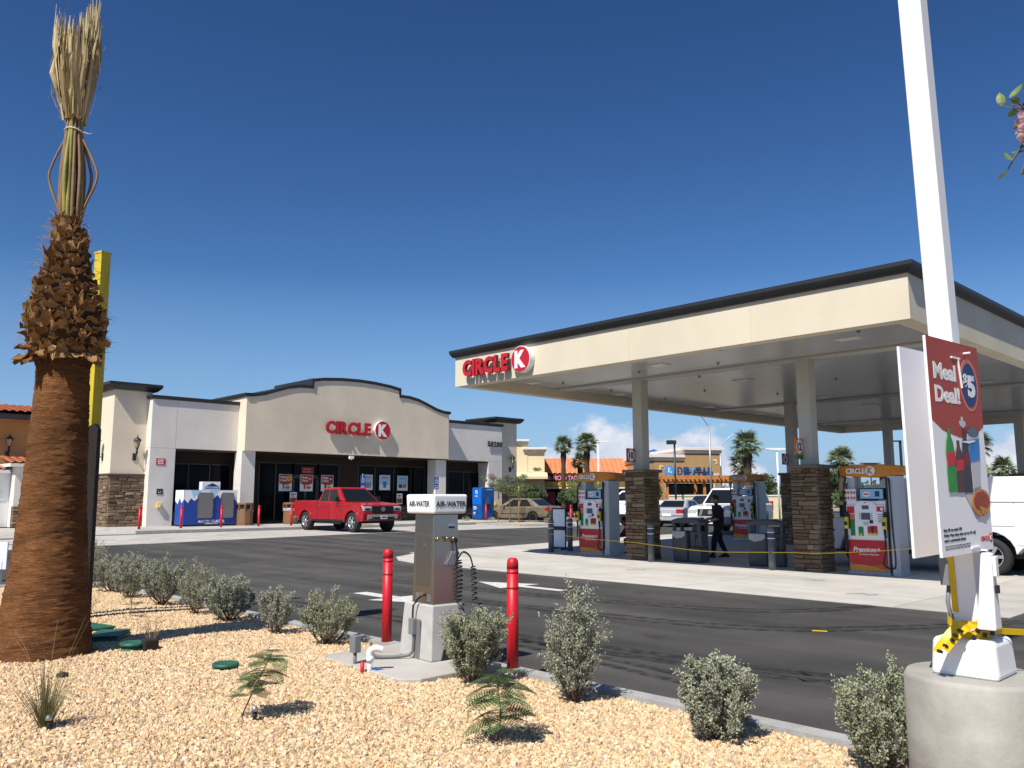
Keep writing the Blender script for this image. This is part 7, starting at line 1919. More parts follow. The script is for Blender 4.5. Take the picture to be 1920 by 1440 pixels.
b = MB(); plate(b, (IX0, 39.25, IZ+.81), [(-.48, .805), (-.48, .3), (-.2, .15), (.05, .45), (.25, .2), (.48, .35), (.48, .805)], '-X', .004); ib(b, 'mountain_print', 'white', body)
for x0, x1 in ((16.28+DX, 17.02+DX), (17.42+DX, 18.06+DX)):
    d = ib(MB().prism([(x0, IZ+.36), (x0+.06, IZ+.30), (x1-.06, IZ+.30), (x1, IZ+.36), (x1, IZ+1.45), (x1-.06, IZ+1.51), (x0+.06, IZ+1.51), (x0, IZ+1.45)], 'y', IY-.05, IY-.004), 'door', 'grey_mid', body, bevel=.012)
    ib(MB().box(x0-.03, x0-.0, IY-.06, IY-.03, IZ+.45, IZ+1.4).box(x1, x1+.02, IY-.06, IY-.03, IZ+.8, IZ+.95), 'hinge_bar', 'chrome', body)
b = MB(); put_text(b, 'ARCTIC GLACIER', (17.0+DX, IY, IZ+.155), 1.30, .13, '-Y', .004, 0, .035); put_text(b, 'PREMIUM ICE', (17.0+DX, IY, IZ+.045), .62, .05, '-Y', .004, 0, .03); ib(b, 'lettering', 'white', body)
top = ib(MB().box(16.55+DX, 17.45+DX, 38.95, 39.3, IZ+1.62, IZ+2.02), 'top_sign', 'white', bevel=.01)
b = MB(); plate(b, (17.05+DX, 38.95, IZ+1.80), [(-.36, -.1), (-.30, .02), (-.15, .09), (0, .16), (.15, .09), (.30, .02), (.36, -.1)], '-Y', .004); ib(b, 'mountain_print', 'poster_navy', top)
b = MB(); put_text(b, 'ARCTIC GLACIER', (17.05+DX, 38.945, IZ+1.76), .6, .07, '-Y', .004, 0, .03); ib(b, 'lettering', 'white', top)
# blue water kiosk
ki = thing('water_kiosk', 'tall bright blue water vending kiosk before the right store opening', 'kiosk', (35.0, 39.6, F0))
def kb(b, n_, m_, p=None, **kw): return b.build(n_, m_, p or ki, **kw)
KX0, KX1, KY0, KY1 = 34.34, 35.42, 38.5, 39.4
KM = (KY0+KY1)/2; KC = (KX0+KX1)/2
body = kb(MB().box(KX0, KX1, KY0, KY1, F0+.06, F0+2.0), 'housing', 'kiosk_deep', bevel=.06, seg=4)
kb(MB().box(KX0+.05, KX1-.05, KY0+.05, KY1-.05, F0, F0+.06), 'plinth', 'black')
b = MB(); plate(b, (KX0, KM, F0+1.45), rect(.78, 1.0), '-X', .006); kb(b, 'bright_panel', 'kiosk_blue', body)
b = MB(); plate(b, (KX0-.006, KM+.03, F0+1.70), [(.0, .14), (.09, .05), (.105, -.06), (.05, -.12), (.015, -.07), (.05, -.035), (.04, .03), (0, .07), (-.04, .03), (-.06, -.085), (-.105, -.06), (-.085, .06)], '-X', .004); kb(b, 'drop_mark', 'white', body)
b = MB(); plate(b, (KX0-.006, KM+.03, F0+1.46), rect(.22, .045), '-X', .003)
for dz, w_ in ((.82, .26), (.74, .34), (.66, .30), (.46, .24), (.36, .20)): plate(b, (KX0, KM+.32-w_/2, F0+dz), rect(w_, .035), '-X', .003)
kb(b, 'fine_print', 'white', body)
dp_ = [(.0, .52), (.08, .30), (.20, .07)] + [(.25*math.cos(a), -.13+.25*math.sin(a)) for a in [-PI*i/14+.35 for i in range(15)]] + [(-.20, .07), (-.08, .30)]
b = MB(); plate(b, (KC, KY0, F0+1.05), dp_, '-Y', .006); kb(b, 'water_drop_print', 'print_ice', body)
b = MB(); plate(b, (KC, KY0, F0+1.05), [(p[0]*.8+.03, p[1]*.8-.02) for p in dp_], '-Y', .006, 0, .004); kb(b, 'water_drop_print', 'kiosk_blue', body)
b = MB(); plate(b, (KC+.1, KY0, F0+1.86), rect(.5, .045), '-Y', .003); kb(b, 'fine_print', 'poster_sky', body)
kb(MB().box(KC-.12, KC+.12, KY0-.06, KY0, F0+.7, F0+1.0), 'dispenser_niche', 'black', body, bevel=.02)
# brown waste bins
def wbin(label, x, y, bag=False):
    t = thing('waste_bin', label, 'waste bin', (x, y, F0), 0, 'brown waste bins at the store entrance')
    o = [(.42*math.cos(PI/8+i*PI/4), .42*math.sin(PI/8+i*PI/4)) for i in range(8)]
    L = lambda b, n_, m_, p=None, **kw: b.build(n_, m_, p or t, local=True, **kw)
    bd = L(MB().prism([(a*.92, b_*.92) for a, b_ in o], 'z', 0, .80), 'bin_body', 'bin_brown', bevel=.012)
    L(MB().prism([(a*.80, b_*.80) for a, b_ in o], 'z', .80, 1.02), 'throat', 'black')
    L(MB().prism(o, 'z', 1.0, 1.10), 'lid', 'bin_brown', bevel=.02)
    b = MB()
    for i in range(8): a = PI/8+i*PI/4; b.bar((.38*math.cos(a), .38*math.sin(a), .79), (.38*math.cos(a), .38*math.sin(a), 1.01), .07)
    L(b, 'lid_posts', 'bin_brown')
    for i in range(8):
        a = i*PI/4; r_ = .42*.92*math.cos(PI/8); c_ = Vector((r_*math.cos(a), r_*math.sin(a), .4)); L(MB().obox(c_, (.02, .22, .58), Matrix.Rotation(a, 3, 'Z')), 'side_panel', 'bin_brown', bd, bevel=.006)
    if bag: L(MB().prism([(a*1.0, b_*1.0) for a, b_ in o], 'z', .66, .82), 'bin_liner', 'bag', bevel=.03)
wbin('brown octagonal waste bin beside the store entrance column', 18.95, 38.7)
wbin('brown waste bin with a white liner showing, behind the red pickup', 21.75, 39.2, True)
# blue parking signs
def ada(label, x, y):
    t = thing('parking_sign', label, 'road sign', (x, y, F0-.1), 0, 'blue accessible parking signs'); z = 2.50
    MB().tube([(x, y, F0-.1), (x, y, z+.42)], .025, 8).build('post', 'galv', t)
    b = MB(); plate(b, (x, y-.03, z+.13), rect(.30, .46), '-Y', .006); bo = b.build('board', 'ada_blue', t)
    b = MB(); plate(b, (x, y-.03, z-.22), rect(.30, .20), '-Y', .006); b2 = b.build('board', 'ada_blue', t)
    c_ = Vector((x, y-.036, z+.15)); b = MB()
    plate(b, c_, disc(.022, 12, -.01, .15), '-Y', .002); plate(b, c_, [(-.03, .12), (0, .12), (.0, .04), (.07, .035), (.10, -.08), (.075, -.09), (.05, .01), (-.03, .01)], '-Y', .002)
    ring = [(.085*math.cos(a)-.005, .085*math.sin(a)-.04) for a in [PI*.62+PI*1.25*i/14 for i in range(15)]]; ring2 = [(.062*math.cos(a)-.005, .062*math.sin(a)-.04) for a in [PI*.62+PI*1.25*i/14 for i in range(15)]][::-1]
    plate(b, c_, ring+ring2, '-Y', .002); plate(b, c_, rect(.2, .02, 0, -.15), '-Y', .002); b.build('wheelchair_symbol', 'white', bo)
    b = MB(); plate(b, (x, y-.036, z-.20), rect(.18, .025), '-Y', .002); plate(b, (x, y-.036, z-.25), rect(.22, .025), '-Y', .002); b.build('fine_print', 'white', b2)
ada('blue accessible parking sign just left of the bottle poster', 23.95, 36.0)
ada('blue accessible parking sign before the right store entrance column', 28.75, 36.0)
# white board behind the palm trunk at the left edge
t = thing('white_board', 'plain white board on short legs at the far left behind the palm', 'board', (4.3, 19.5, 0))
b = MB().obox((4.22, 19.5, .52), (.56, .03, .54), Matrix.Rotation(R(-45), 3, 'Z')); b.build('panel', 'white_board', t)
b = MB(); 
for k_ in (-.2, .2): b.bar((4.22+k_*.7, 19.5-k_*.7, 0), (4.22+k_*.7, 19.5-k_*.7, .4), .03)
b.build('legs_frame', 'galv', t)
# ================================================================== YOUNG TREE ON THE ISLAND
rt_ = np.random.default_rng(17)
def leaf_cloud(name, parent, clumps, n_per, size, mat_, seed, flat=.6):
    """many small leaf faces scattered through clumps (centre, radius)"""
    r_ = np.random.default_rng(seed); P = []
    for c, rad in clumps:
        d = r_.normal(0, 1, (n_per, 3)); d /= np.linalg.norm(d, axis=1, keepdims=True); q = d*(r_.uniform(0, 1, (n_per, 1))**.45)*rad
        q[:, 2] *= flat; P.append(q+np.array(c))
    P = np.concatenate(P); n = len(P)
    a = r_.normal(0, 1, (n, 3)); a /= np.linalg.norm(a, axis=1, keepdims=True); b = np.cross(a, r_.normal(0, 1, (n, 3))); b /= np.linalg.norm(b, axis=1, keepdims=True)
    s_ = r_.uniform(.6, 1.3, (n, 1))*size
    V = np.stack([P-a*s_, P+b*s_*.45, P+a*s_, P-b*s_*.45], 1).reshape(-1, 3)
    return raw_mesh(name, V, np.arange(n*4).reshape(-1, 4), mat_, parent)
ty = thing('young_tree', 'young feathery desert tree tied between timber stakes before the tan sedan', 'tree', (33.6, 35.2, .28))
b = MB(); rr = random.Random(9); cl = []
main = spl([(0, 0, 0), (.03, .02, .9), (-.02, .05, 1.7), (.05, 0, 2.4)], 6); b.tube(main, [.045-.025*i/18 for i in range(19)], 7)
for i in range(13):
    a = i*2.399+rr.uniform(-.3, .3); s_ = rr.uniform(.55, 1); p0 = Vector(main[int(s_*18)]); l_ = rr.uniform(.7, 1.5); e = p0+Vector((math.cos(a)*l_, math.sin(a)*l_, rr.uniform(.25, .85)*l_*.7))
    b.tube(spl([tuple(p0), tuple(p0.lerp(e, .5)+Vector((0, 0, .12))), tuple(e)], 4), [.018-.013*k_/8 for k_ in range(9)], 5)
    for k_ in range(4): cl.append((tuple(p0.lerp(e, rr.uniform(.55, 1.1))+Vector((rr.uniform(-.2, .2), rr.uniform(-.2, .2), rr.uniform(-.1, .2)))), rr.uniform(.16, .32)))
b.build('trunk', 'twig', ty, local=True); leaf_cloud('crown', ty, cl, 130, .040, 'mesquite', 3)
for lb, x, y in (('left timber stake of the young tree', 33.35, 35.9), ('right timber stake of the young tree', 33.75, 34.6)):
    t = thing('tree_stake', lb, 'stake', (x, y, .25), 0, 'stakes beside the young tree')
    MB().tube([(0, 0, -.1), (0, 0, 2.15)], .035, 8).build('upright_shaft', 'stake', t, local=True)
    MB().tube([(0, 0, 1.5), (33.6-x, 35.2-y, 1.55)], .012, 4).build('tie', 'black', t, local=True)
ty2 = thing('young_tree', 'young feathery tree farther right in front of the pink shop windows', 'tree', (41.8, 36.4, .22))
b = MB(); cl = []; main = spl([(0, 0, 0), (.05, .0, 1.0), (0, .06, 2.2)], 6); b.tube(main, [.05-.03*i/12 for i in range(13)], 7)
for i in range(12):
    a = i*2.399; p0 = Vector(main[6+i//2]); l_ = rr.uniform(.9, 1.7); e = p0+Vector((math.cos(a)*l_, math.sin(a)*l_, rr.uniform(.2, .6)*l_)); b.tube([p0, p0.lerp(e, .5)+Vector((0, 0, .1)), e], [.016, .01, .005], 5)
    for k_ in range(4): cl.append((tuple(p0.lerp(e, rr.uniform(.5, 1.1))+Vector((rr.uniform(-.25, .25), rr.uniform(-.25, .25), rr.uniform(-.15, .2)))), rr.uniform(.2, .42)))
b.build('trunk', 'twig', ty2, local=True); leaf_cloud('crown', ty2, cl, 120, .045, 'mesquite', 5)
for lb, x, y, s_ in (('small grey shrub on the gravel island by the tree stakes', 34.2, 37.4, .30), ('small grey shrub at the left end of the gravel island', 32.6, 37.9, .34), ('small grey shrub at the right end of the gravel island', 33.6, 32.2, .36)):
    t = thing('island_shrub', lb, 'shrub', (x, y, .29), 0, 'small shrubs on the gravel island'); leaf_cloud('foliage', t, [((0, 0, s_*.5), s_*.8), ((s_*.3, .1, s_*.4), s_*.6)], 170, .03, 'sage', int(x*10), .8)
    MB().tube([(0, 0, -.02), (.02, 0, s_*.5)], .01, 4).build('stems', 'twig', t, local=True)

# ================================================================== BUILDINGS BEHIND
def frame(name, label, cat, org, yaw):            # a building with its own axes: x along its front, -y towards us
    t = thing(name, label, cat, org, yaw); return t
def P_(b, n_, m_, t, **kw): return b.build(n_, m_, t, local=True, **kw)
# house at the far left behind the palm
hs = thing('tan_building', 'tan two storey building with red tile roof at the left edge', 'building', (10, 47, .3))
def hb(b, n_, m_, p=None, **kw): return b.build(n_, m_, p or hs, **kw)
def tiles(mb, x0, x1, y0, z0, y1, z1, pitch, amp, n_row, m=0):
    """half round tiles: a corrugated sheet with stepped courses, between eave (y0, z0) and ridge (y1, z1)"""
    nx = max(2, int((x1-x0)/pitch))*6; v = []; rows = []
    for r_ in range(n_row):
        for e in (0, 1):
            t = (r_+e)/n_row; up = .05*(1-e)
            rows.append([(x0+(x1-x0)*i/nx, y0+(y1-y0)*t, z0+(z1-z0)*t+up+amp*abs(math.sin(PI*i/6))) for i in range(nx+1)])
    for r_ in rows: v += r_
    mb.add(v, [(r_*(nx+1)+i, r_*(nx+1)+i+1, (r_+1)*(nx+1)+i+1, (r_+1)*(nx+1)+i) for r_ in range(len(rows)-1) for i in range(nx)], m, False)
hb(MB().box(10.1, 14.2, 48.0, 53, .3, 5.95), 'upper_wall', 'stucco_brown')
b = MB(); tiles(b, 8.9, 15.2, 46.9, 5.95, 50.5, 6.6, .34, .07, 10); hb(b, 'roof_tiles', 'tile_red', recalc=False)
hb(MB().prism([(46.95, 5.78), (50.5, 6.45), (54, 5.8), (54, 5.6), (46.95, 5.6)], 'x', 9.0, 15.1), 'roof', 'stucco_brown')
hb(MB().box(8.95, 15.15, 46.86, 46.96, 5.58, 5.86), 'gutter', 'coping')
hb(MB().box(10.5, 14.2, 45.6, 48.0, .3, 3.35), 'lower_wall', 'stucco_pale')
hb(MB().box(6.8, 10.49, 46.4, 50.0, .3, 3.05), 'side_wall', 'white')
b = MB(); tiles(b, 10.2, 14.4, 45.3, 3.35, 47.6, 3.75, .34, .06, 5); tiles(b, 6.6, 10.4, 46.1, 3.05, 48.4, 3.4, .34, .06, 5); hb(b, 'roof_tiles', 'tile_red', recalc=False)
hb(MB().box(10.2, 14.4, 45.32, 47.6, 3.2, 3.36), 'roof_board', 'stucco_pale'); hb(MB().box(6.6, 10.4, 46.12, 48.5, 2.9, 3.06), 'roof_board', 'white')
sb = hb(MB().box(10.46, 14.2, 45.55, 45.7, .3, 1.3), 'stone_base', 'mortar'); veneer(sb, (10.46, 45.55, 0), '-Y', 3.7, .3, 1.3, (.14, .2), (.3, .6), seed=91, joined=True)
hb(MB().box(9.0, 9.95, 46.36, 46.4, .3, 2.45), 'door', 'white'); hb(MB().box(10.0, 10.3, 46.37, 46.4, 1.6, 2.0), 'wall_notice', 'white'); hb(MB().box(9.2, 9.5, 46.33, 46.36, 2.2, 2.5), 'wall_notice', 'red_sign')
lamp('black lantern lamp on the brown wall of the left building', 10.6, 48.0, 4.3, '-Y')

def cornice(b, x0, x1, y0, y1, z, o=.25, h=.5, m=0):
    b.box(x0-o, x1+o, y0-o, y1+o, z+h*.62, z+h, m); b.box(x0-o*.45, x1+o*.45, y0-o*.45, y1+o*.45, z+h*.25, z+h*.62, m)
# cream end of the shopping row
dirR = math.atan2(-.692, .7215)
cr = frame('cream_building', 'cream stepped parapet building at the right of the store', 'building', (47.3, 48.9, .2), dirR)
P_(MB().box(-6, 1.0, 0, 9, 0, 6.0), 'tall_wall', 'stucco_cream', cr); P_(MB().box(1.0, 2.4, .05, 9, 0, 5.3), 'wall', 'stucco_cream', cr)
b = MB(); cornice(b, -6, .85, 0, 9, 5.85, .3, .45); P_(b, 'cornice', 'stucco_pale', cr, bevel=.02); b = MB(); cornice(b, .9, 2.3, 0, 9, 5.15, .3, .5); P_(b, 'cornice', 'stucco_pale', cr, bevel=.02)
P_(MB().prism([(-1.4, 3.05), (-1.4, 3.25), (0, 3.6), (0, 3.05)], 'x', -1.5, 2.6), 'awning', 'stucco_cream', cr)
P_(MB().box(.5, 1.5, -.06, .0, 0, 2.15), 'door', 'pergola', cr); P_(MB().box(.9, 1.15, -.08, -.06, 1.5, 1.75), 'door_notice', 'white', cr)
# restaurant with orange tile roof
rs = frame('restaurant_building', 'shop row with orange tile roof and pink lettered sign', 'building', (53.0, 51.6, .2), dirR)
P_(MB().box(-1, 13.5, .5, 10, 0, 3.55), 'wall', 'stucco_cream', rs)
b = MB(); tiles(b, -1.5, 14, -.1, 3.62, 3.2, 5.15, .42, .09, 7); P_(b, 'roof_tiles', 'tile_orange', rs, recalc=False); P_(MB().prism([(-.1, 3.45), (-.1, 3.6), (3.2, 5.1), (9, 5.1), (9, 3.45)], 'x', -1.4, 13.9), 'roof', 'stucco_brown', rs)
P_(MB().box(-1.4, 13.9, -.16, .5, 3.0, 3.62), 'sign_band', 'stucco_dark', rs)
for s_, x, w_, m_ in (('LA MICHO', 1.45, 1.75, 'sign_pink'), ('TACOS', 3.1, 1.3, 'sign_pink')):
    b = MB(); put_text(b, s_, (x, -.17, 3.30), w_, .42, '-Y', .06, 0, .03); P_(b, 'lettering', m_, rs)
P_(MB().box(3.85, 4.5, -.2, -.16, 3.04, 3.58), 'orange_panel', 'num_orange', rs)
b = MB(); put_text(b, 'ICE CREAM', (1.95, -.17, 2.78), 2.5, .30, '-Y', .06, 0, .03); P_(b, 'lettering', 'yellow', rs)
P_(MB().box(-1.4, 13.9, -.9, .5, 2.35, 2.5), 'canopy_edge', 'stucco_cream', rs)
for i in range(9):
    x = .1+i*1.5; P_(MB().box(x-.05, x+.05, .38, .5, 0, 2.3), 'window_frame', 'frame_bronze', rs)
    P_(MB().box(x+.05, x+1.45, .42, .5, .35, 2.3), 'window_pane', 'glass_dark', rs)
    if i in (0, 1, 3, 4): P_(MB().box(x+.25, x+1.25, .38, .42, .5 if i != 3 else 1.0, 2.1), 'window_poster', 'pink', rs)
P_(MB().box(3.9, 7.0, -1.2, -1.1, .0, .75), 'pink_banner', 'pink', rs); b = MB(); put_text(b, 'welcome', (5.4, -1.2, .38), 1.9, .4, '-Y', .01, 0, .0, .2) if False else plate(b, (5.4, -1.2, .38), rect(1.8, .12), '-Y', .01); P_(b, 'fine_print', 'sign_pink', rs)
# dental office
dn = frame('dental_building', 'brown stucco dental office with blue DENTAL sign', 'building', (55.5, 40.95, .2), R(-33)); dn.scale = (.80, .80, .86)
P_(MB().box(0, 4.0, 0, 9, 0, 5.55), 'wall', 'stucco_brown', dn); P_(MB().box(3.2, 7.0, -.4, 9, 0, 6.2), 'tall_wall', 'stucco_brown', dn)
b = MB(); cornice(b, 0, 3.7, 0, 9, 5.15, .3, .75); P_(b, 'cornice', 'stucco_pale', dn, bevel=.02); b = MB(); cornice(b, 3.2, 7.0, -.4, 9, 5.85, .3, .75); P_(b, 'cornice', 'stucco_pale', dn, bevel=.02)
b = MB()
b.box(.5, .62, -.05, .0, 4.4, 4.85).box(.62, .9, -.05, .0, 4.7, 4.85).box(6.2, 6.5, -.45, -.4, 5.3, 5.45).box(6.5, 6.62, -.45, -.4, 5.0, 5.45); P_(b, 'corner_moulding', 'stucco_cream', dn)
for i, ch in enumerate('DENTAL'):
    b = MB(); put_text(b, ch if i != 2 else 'V', (2.50+i*.66, -.50, 4.30), .56, .80, '-Y', .12, 0, .03); P_(b, 'letter', 'sign_blue' if i != 2 else 'sign_lblue', dn)
P_(MB().box(2.2, 6.1, -.5, -.40, 4.26, 4.32), 'letter_rail', 'grey_mid', dn)
b = MB(); plate(b, (1.55, -.02, 4.34), disc(.52, 28), '-Y', .12); dd = P_(b, 'sign_disc', 'sign_lblue', dn)
b = MB(); put_text(b, 'E', (1.5, -.14, 4.42), .26, .45, '-Y', .03, 0, .02); plate(b, (1.72, -.14, 4.2), [(-.05, .1), (.05, .1), (.03, -.1), (-.03, -.1)], '-Y', .02); P_(b, 'letter', 'white', dd)
b = MB(); put_text(b, '50249', (6.50, -.42, 4.02), .62, .22, '-Y', .03, 0, .03); P_(b, 'numeral', 'white', dn)
P_(MB().box(.9, 6.3, -.55, -.40, 3.15, 3.35).box(.9, 1.1, -.55, -.4, 2.3, 3.15).box(6.1, 6.3, -.55, -.4, 2.3, 3.15), 'window_surround', 'stucco_cream', dn)
P_(MB().box(1.1, 6.1, -.46, -.40, 2.2, 3.15), 'window_pane', 'glass_dark', dn)
# timber pergola
pg = frame('pergola', 'orange stained timber pergola in front of the dental office', 'pergola', (52.9, 38.2, .2), R(-38)); pg.scale = (.8, .8, 1.0)
for x in (.3, 4.0, 7.6): P_(MB().box(x-.12, x+.12, -.1, .1, 0, 2.7).box(x-.12, x+.12, 2.6, 2.8, 0, 2.7), 'post', 'pergola', pg)
P_(MB().box(-.3, 8.4, -.12, .12, 2.7, 3.0).box(-.3, 8.4, 2.58, 2.82, 2.7, 3.0), 'beam', 'pergola', pg)
for i in range(20): P_(MB().box(-.2+i*.44, -.12+i*.44, -.5, 3.2, 3.0, 3.2), 'rafter', 'pergola', pg)
P_(MB().box(-.3, 8.4, -.55, -.47, 2.95, 3.25), 'fascia_board', 'pergola', pg)
# blue roofed shop
bl = frame('blue_roof_building', 'distant orange building with a bright blue roof', 'building', (87.5, 68.4, .2), dirR)
P_(MB().box(0, 6, 0, 6, 0, 6.3), 'wall', 'tile_orange', bl); P_(MB().prism([(-.5, 6.3), (3, 8.0), (6.5, 6.3)], 'y', -.4, 6.4), 'gable_wall', 'blue_roof', bl); P_(MB().box(-.4, 6.4, -.42, .0, 5.9, 6.3), 'fascia_board', 'white', bl)
# pale wall behind the parked cars
pw = thing('garden_wall', 'low cream block wall behind the parked cars', 'wall', (54, 33, .2)); b = MB(); 
b.bar((50.8, 36.3, 1.0), (57.5, 29.5, 1.0), .2, 1.7).build('wall_body', 'stucco_cream', pw); b = MB(); b.bar((50.8, 36.3, 1.9), (57.5, 29.5, 1.9), .3, .1); b.build('wall_cap', 'stucco_pale', pw)

# ================================================================== FAR PALMS, TREES, LAMPS
def fan_frond(seed):
    r_ = random.Random(seed); b = MB(); n = 18; L_ = 1.0
    b.tube([(0, 0, 0), (.5, 0, .04), (.62, 0, .0)], [.022, .016, .012], 4, cap=False)
    for i in range(n):
        a = (-1+2*i/(n-1))*1.75; l_ = .62*(1-.18*abs(a)/1.75)*r_.uniform(.85, 1.1); c = Vector((.60, 0, 0)); d = Vector((math.cos(a), math.sin(a), r_.uniform(-.06, .10))); s_ = Vector((-math.sin(a), math.cos(a), 0)); dr = r_.uniform(.08, .32)
        p1_, p2_, p3_ = c+d*l_*.35, c+d*l_*.72+Vector((0, 0, -dr*.25)), c+d*l_+Vector((0, 0, -dr)); w1, w2 = .036, .020
        b.add([c-s_*.012, p1_-s_*w1, p2_-s_*w2, p3_, p2_+s_*w2, p1_+s_*w1, c+s_*.012, p1_+Vector((0, 0, .03)), p2_+Vector((0, 0, .02))], [(0, 1, 7), (1, 2, 8, 7), (2, 3, 8), (3, 4, 8), (4, 5, 7, 8), (5, 6, 7)])
    return b.build('frond', 'palm_frond', link=False, recalc=False)
FR_ = [fan_frond(s_) for s_ in range(5)]
def far_palm(label, x, y, z_crown, crown_r, tr, seed, n=34):
    r_ = random.Random(seed); z0 = .15; t = thing('palm_tree', label, 'palm tree', (x, y, z0), r_.uniform(0, 6), 'palm trees beyond the forecourt')
    h = z_crown-z0; n_r = 22
    b = MB(); b.lathe([(tr*(1.25-.25*i/n_r)*(1+(.06 if i % 2 else -.06))*(1.35 if i > n_r-5 else 1), -.2+(h+.2)*i/n_r) for i in range(n_r+1)], 12); b.build('trunk', 'palm_trunk', t, local=True)
    for i in range(n):
        el = -.75+2.15*(i/(n-1)); a = i*2.399+r_.uniform(-.2, .2); s_ = crown_r/1.22*r_.uniform(.86, 1.12)*(1 if el > -.2 else .9)
        inst(FR_[r_.randrange(5)], t, (0, 0, h+.1*(i/n)), Euler((r_.uniform(-.5, .5), -el, a)), (s_, s_, s_))
for i, a in enumerate((('left palm of the group before the orange tile roof', 51.6, 47.5, 6.0, 1.0, .17), ('tallest palm of the group before the orange tile roof', 50.0, 43.5, 5.9, 1.15, .19),
        ('short palm between the two taller palms before the tile roof', 53.6, 47.4, 4.7, .95, .17), ('full crowned palm between the dental office and the second row column', 53.8, 31.5, 5.4, 1.3, .26),
        ('lower palm crown just behind the full crowned palm', 56.6, 33.6, 4.2, 1.2, .24), ('palm beyond the pier flagged 12', 73.4, 33.5, 5.0, 1.55, .3), ('distant small palm just right of the pier flagged 12', 92, 45.5, 5.2, 1.0, .2),
        ('palm half hidden by the meal deal board', 66.6, 20.2, 5.5, 1.3, .25), ('low broad palm behind the roof of the service truck', 76, 21.2, 3.9, 1.3, .3), ('small palm beside the low broad palm', 78, 23.6, 3.9, 1.0, .25))):
    far_palm(*a[:3], *a[3:6], 200+i)
def round_tree(label, x, y, h, rad, seed, group):
    r_ = random.Random(seed); t = thing('broadleaf_tree', label, 'tree', (x, y, .1), 0, group); b = MB(); cl = []
    b.tube([(0, 0, -.1), (.05, 0, h*.3), (0, .08, h*.55)], [.22, .16, .08], 8)
    for i in range(9):
        a = i*2.4; e = Vector((math.cos(a)*rad*.6, math.sin(a)*rad*.6, h*r_.uniform(.5, .85))); b.tube([(0, 0, h*.32), tuple(e*.5+Vector((0, 0, h*.22))), tuple(e)], [.09, .05, .02], 5); cl.append((tuple(e), rad*r_.uniform(.35, .55)))
        cl.append((tuple(e*.7+Vector((r_.uniform(-.4, .4)*rad, r_.uniform(-.4, .4)*rad, h*r_.uniform(.1, .35)))), rad*r_.uniform(.25, .45)))
    b.build('trunk', 'twig', t, local=True); leaf_cloud('crown', t, cl, 170, rad*.055+.04, 'tree_leaf', seed, .8)
G_ = 'broadleaf trees and hedges behind the lot'
for i, a in enumerate((('dark tree rising at the far left edge behind the tan building', 3, 62, 6.4, 3.0), ('green tree right of the left front pier, before the dental office', 50.6, 38.2, 3.0, 1.2), ('olive tree beside the restaurant windows', 48.2, 43.6, 2.6, 1.1),
        ('olive tree left of the restaurant windows', 45.6, 45.2, 2.6, 1.1), ('green tree at the right end of the pergola', 69.5, 39.6, 4.0, 1.7), ('green tree right of the pergola, behind the shaded pump', 72.5, 37.0, 4.2, 1.9), ('dark tree behind the pier flagged 12', 84, 40, 5.2, 2.4), ('dark tree behind the service truck', 84, 27, 5.0, 2.6), ('dark tree right of the low broad palm', 86, 19, 5.0, 2.6))):
    round_tree(*a, 300+i, G_)
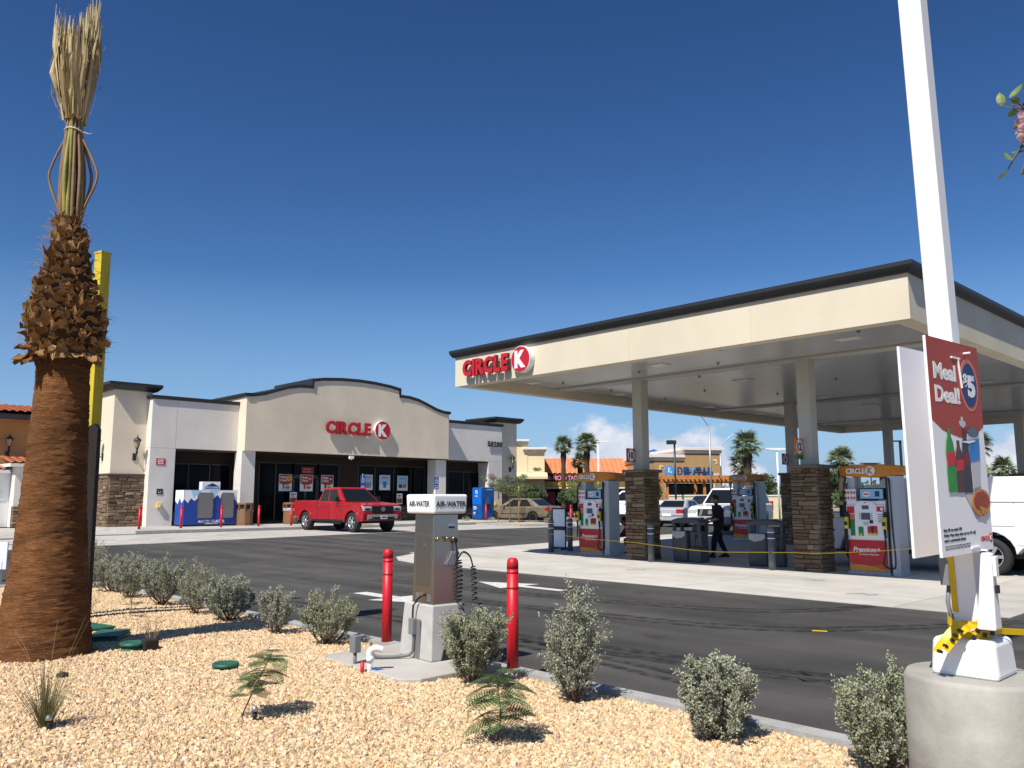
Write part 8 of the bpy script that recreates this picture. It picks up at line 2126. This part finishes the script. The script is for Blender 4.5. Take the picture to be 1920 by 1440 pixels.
# a far row of trees that reads as one mass
rr = random.Random(77); cl = []
for i in range(150):
    an = R(-12+62*i/149); D_ = 170+rr.uniform(-15, 25); cl.append(((D_*math.cos(an), D_*math.sin(an), rr.uniform(1.0, 3.0)), rr.uniform(2.0, 4.2)))
o = leaf_cloud('far_trees', None, cl, 150, .55, 'tree_leaf', 7, .8); o['kind'] = 'stuff'; o['label'] = 'far off row of dark trees along the horizon'
def pole_lamp(label, x, y, h, kind, mt, ang=0.0, r_=.07):
    t = thing('street_lamp', label, 'street lamp', (x, y, .15), ang, 'lamp posts beyond the forecourt')
    L = lambda b, n_, m_: b.build(n_, m_, t, local=True)
    if kind == 'box':
        L(MB().tube([(0, 0, 0), (0, 0, h)], r_, 8), 'pole', mt); L(MB().box(-.1, .55, -.22, .22, h-.12, h+.16), 'lamp_head', mt)
    elif kind == 'flat':
        L(MB().box(-r_, r_, -r_, r_, 0, h), 'pole', mt); L(MB().box(-.06, .70, -.13, .13, h-.02, h+.07), 'lamp_head', mt)
    elif kind == 'tee':
        L(MB().tube([(0, 0, 0), (0, 0, h)], r_, 8), 'pole', mt); L(MB().prism([(-1.0, h+.06), (-1.0, h), (-.1, h-.12), (.1, h-.12), (1.0, h), (1.0, h+.06)], 'y', -.12, .12), 'lamp_head', mt)
    else:
        L(MB().tube([(0, 0, 0), (0, 0, h)], [r_*1.5, r_], 8), 'pole', mt); L(MB().tube(spl([(0, 0, h-.2), (.7, 0, h+.75), (1.35, 0, h+1.15), (1.75, 0, h+1.12)], 6), r_*.6, 6), 'arm', mt); L(MB().box(1.6, 2.25, -.13, .13, h+1.02, h+1.16), 'lamp_head', mt)
lt = math.atan2(.692, -.7215)
pole_lamp('white angular lamp post beside the tallest palm', 46.04, 38.98, 5.6, 'flat', 'white', lt+PI)
pole_lamp('dark box headed lamp post before the dental sign', 50.0, 35.1, 5.55, 'box', 'coping', lt)
pole_lamp('tall curved street lamp bending left over the dental office', 53.2, 34.2, 7.0, 'arm', 'galv', lt, .06)
pole_lamp('curved street lamp bending right past the dental office', 62, 38.85, 5.9, 'arm', 'galv', lt+PI, .06)
pole_lamp('white tee headed lamp post left of the pier flagged 12', 55.4, 30.0, 5.1, 'tee', 'white', lt)
pole_lamp('dark angular lamp post between the right pump and the meal deal board', 59.8, 23.0, 5.5, 'flat', 'coping', lt)
pole_lamp('small dark lamp post above the right pump header', 80.3, 33.8, 4.9, 'tee', 'coping', lt)
# red bicycle standing in the bed of the white pickup
bk = thing('bicycle', 'red bicycle standing upright in the bed of the white pickup', 'bicycle', (40.2, 29.9, 1.6), R(60))
L = lambda b, n_, m_: b.build(n_, m_, bk, local=True)
for x in (-.5, .5):
    L(MB().tube([(x+.33*math.cos(2*PI*i/24), 0, .35+.33*math.sin(2*PI*i/24)) for i in range(25)], .022, 6).bar((x-.33, 0, .35), (x+.33, 0, .35), .008).bar((x, 0, .02), (x, 0, .68), .008), 'wheel', 'tyre')
L(MB().tube([(-.5, 0, .35), (-.12, 0, .30), (.36, 0, .72), (-.2, 0, .78), (-.12, 0, .30)], .028, 6).tube([(-.5, 0, .35), (-.2, 0, .78)], .02, 6).tube([(.5, 0, .35), (.36, 0, .72), (.33, 0, .85)], .022, 6), 'frame', 'print_red')
L(MB().obox((-.22, 0, .88), (.26, .13, .06)), 'saddle', 'black'); L(MB().tube([(.36, -.26, .92), (.32, 0, .9), (.36, .26, .92)], .018, 6), 'handlebar', 'black')
# ================================================================== unlinked masters of shared pieces are dropped from view lists
bpy.context.view_layer.update()
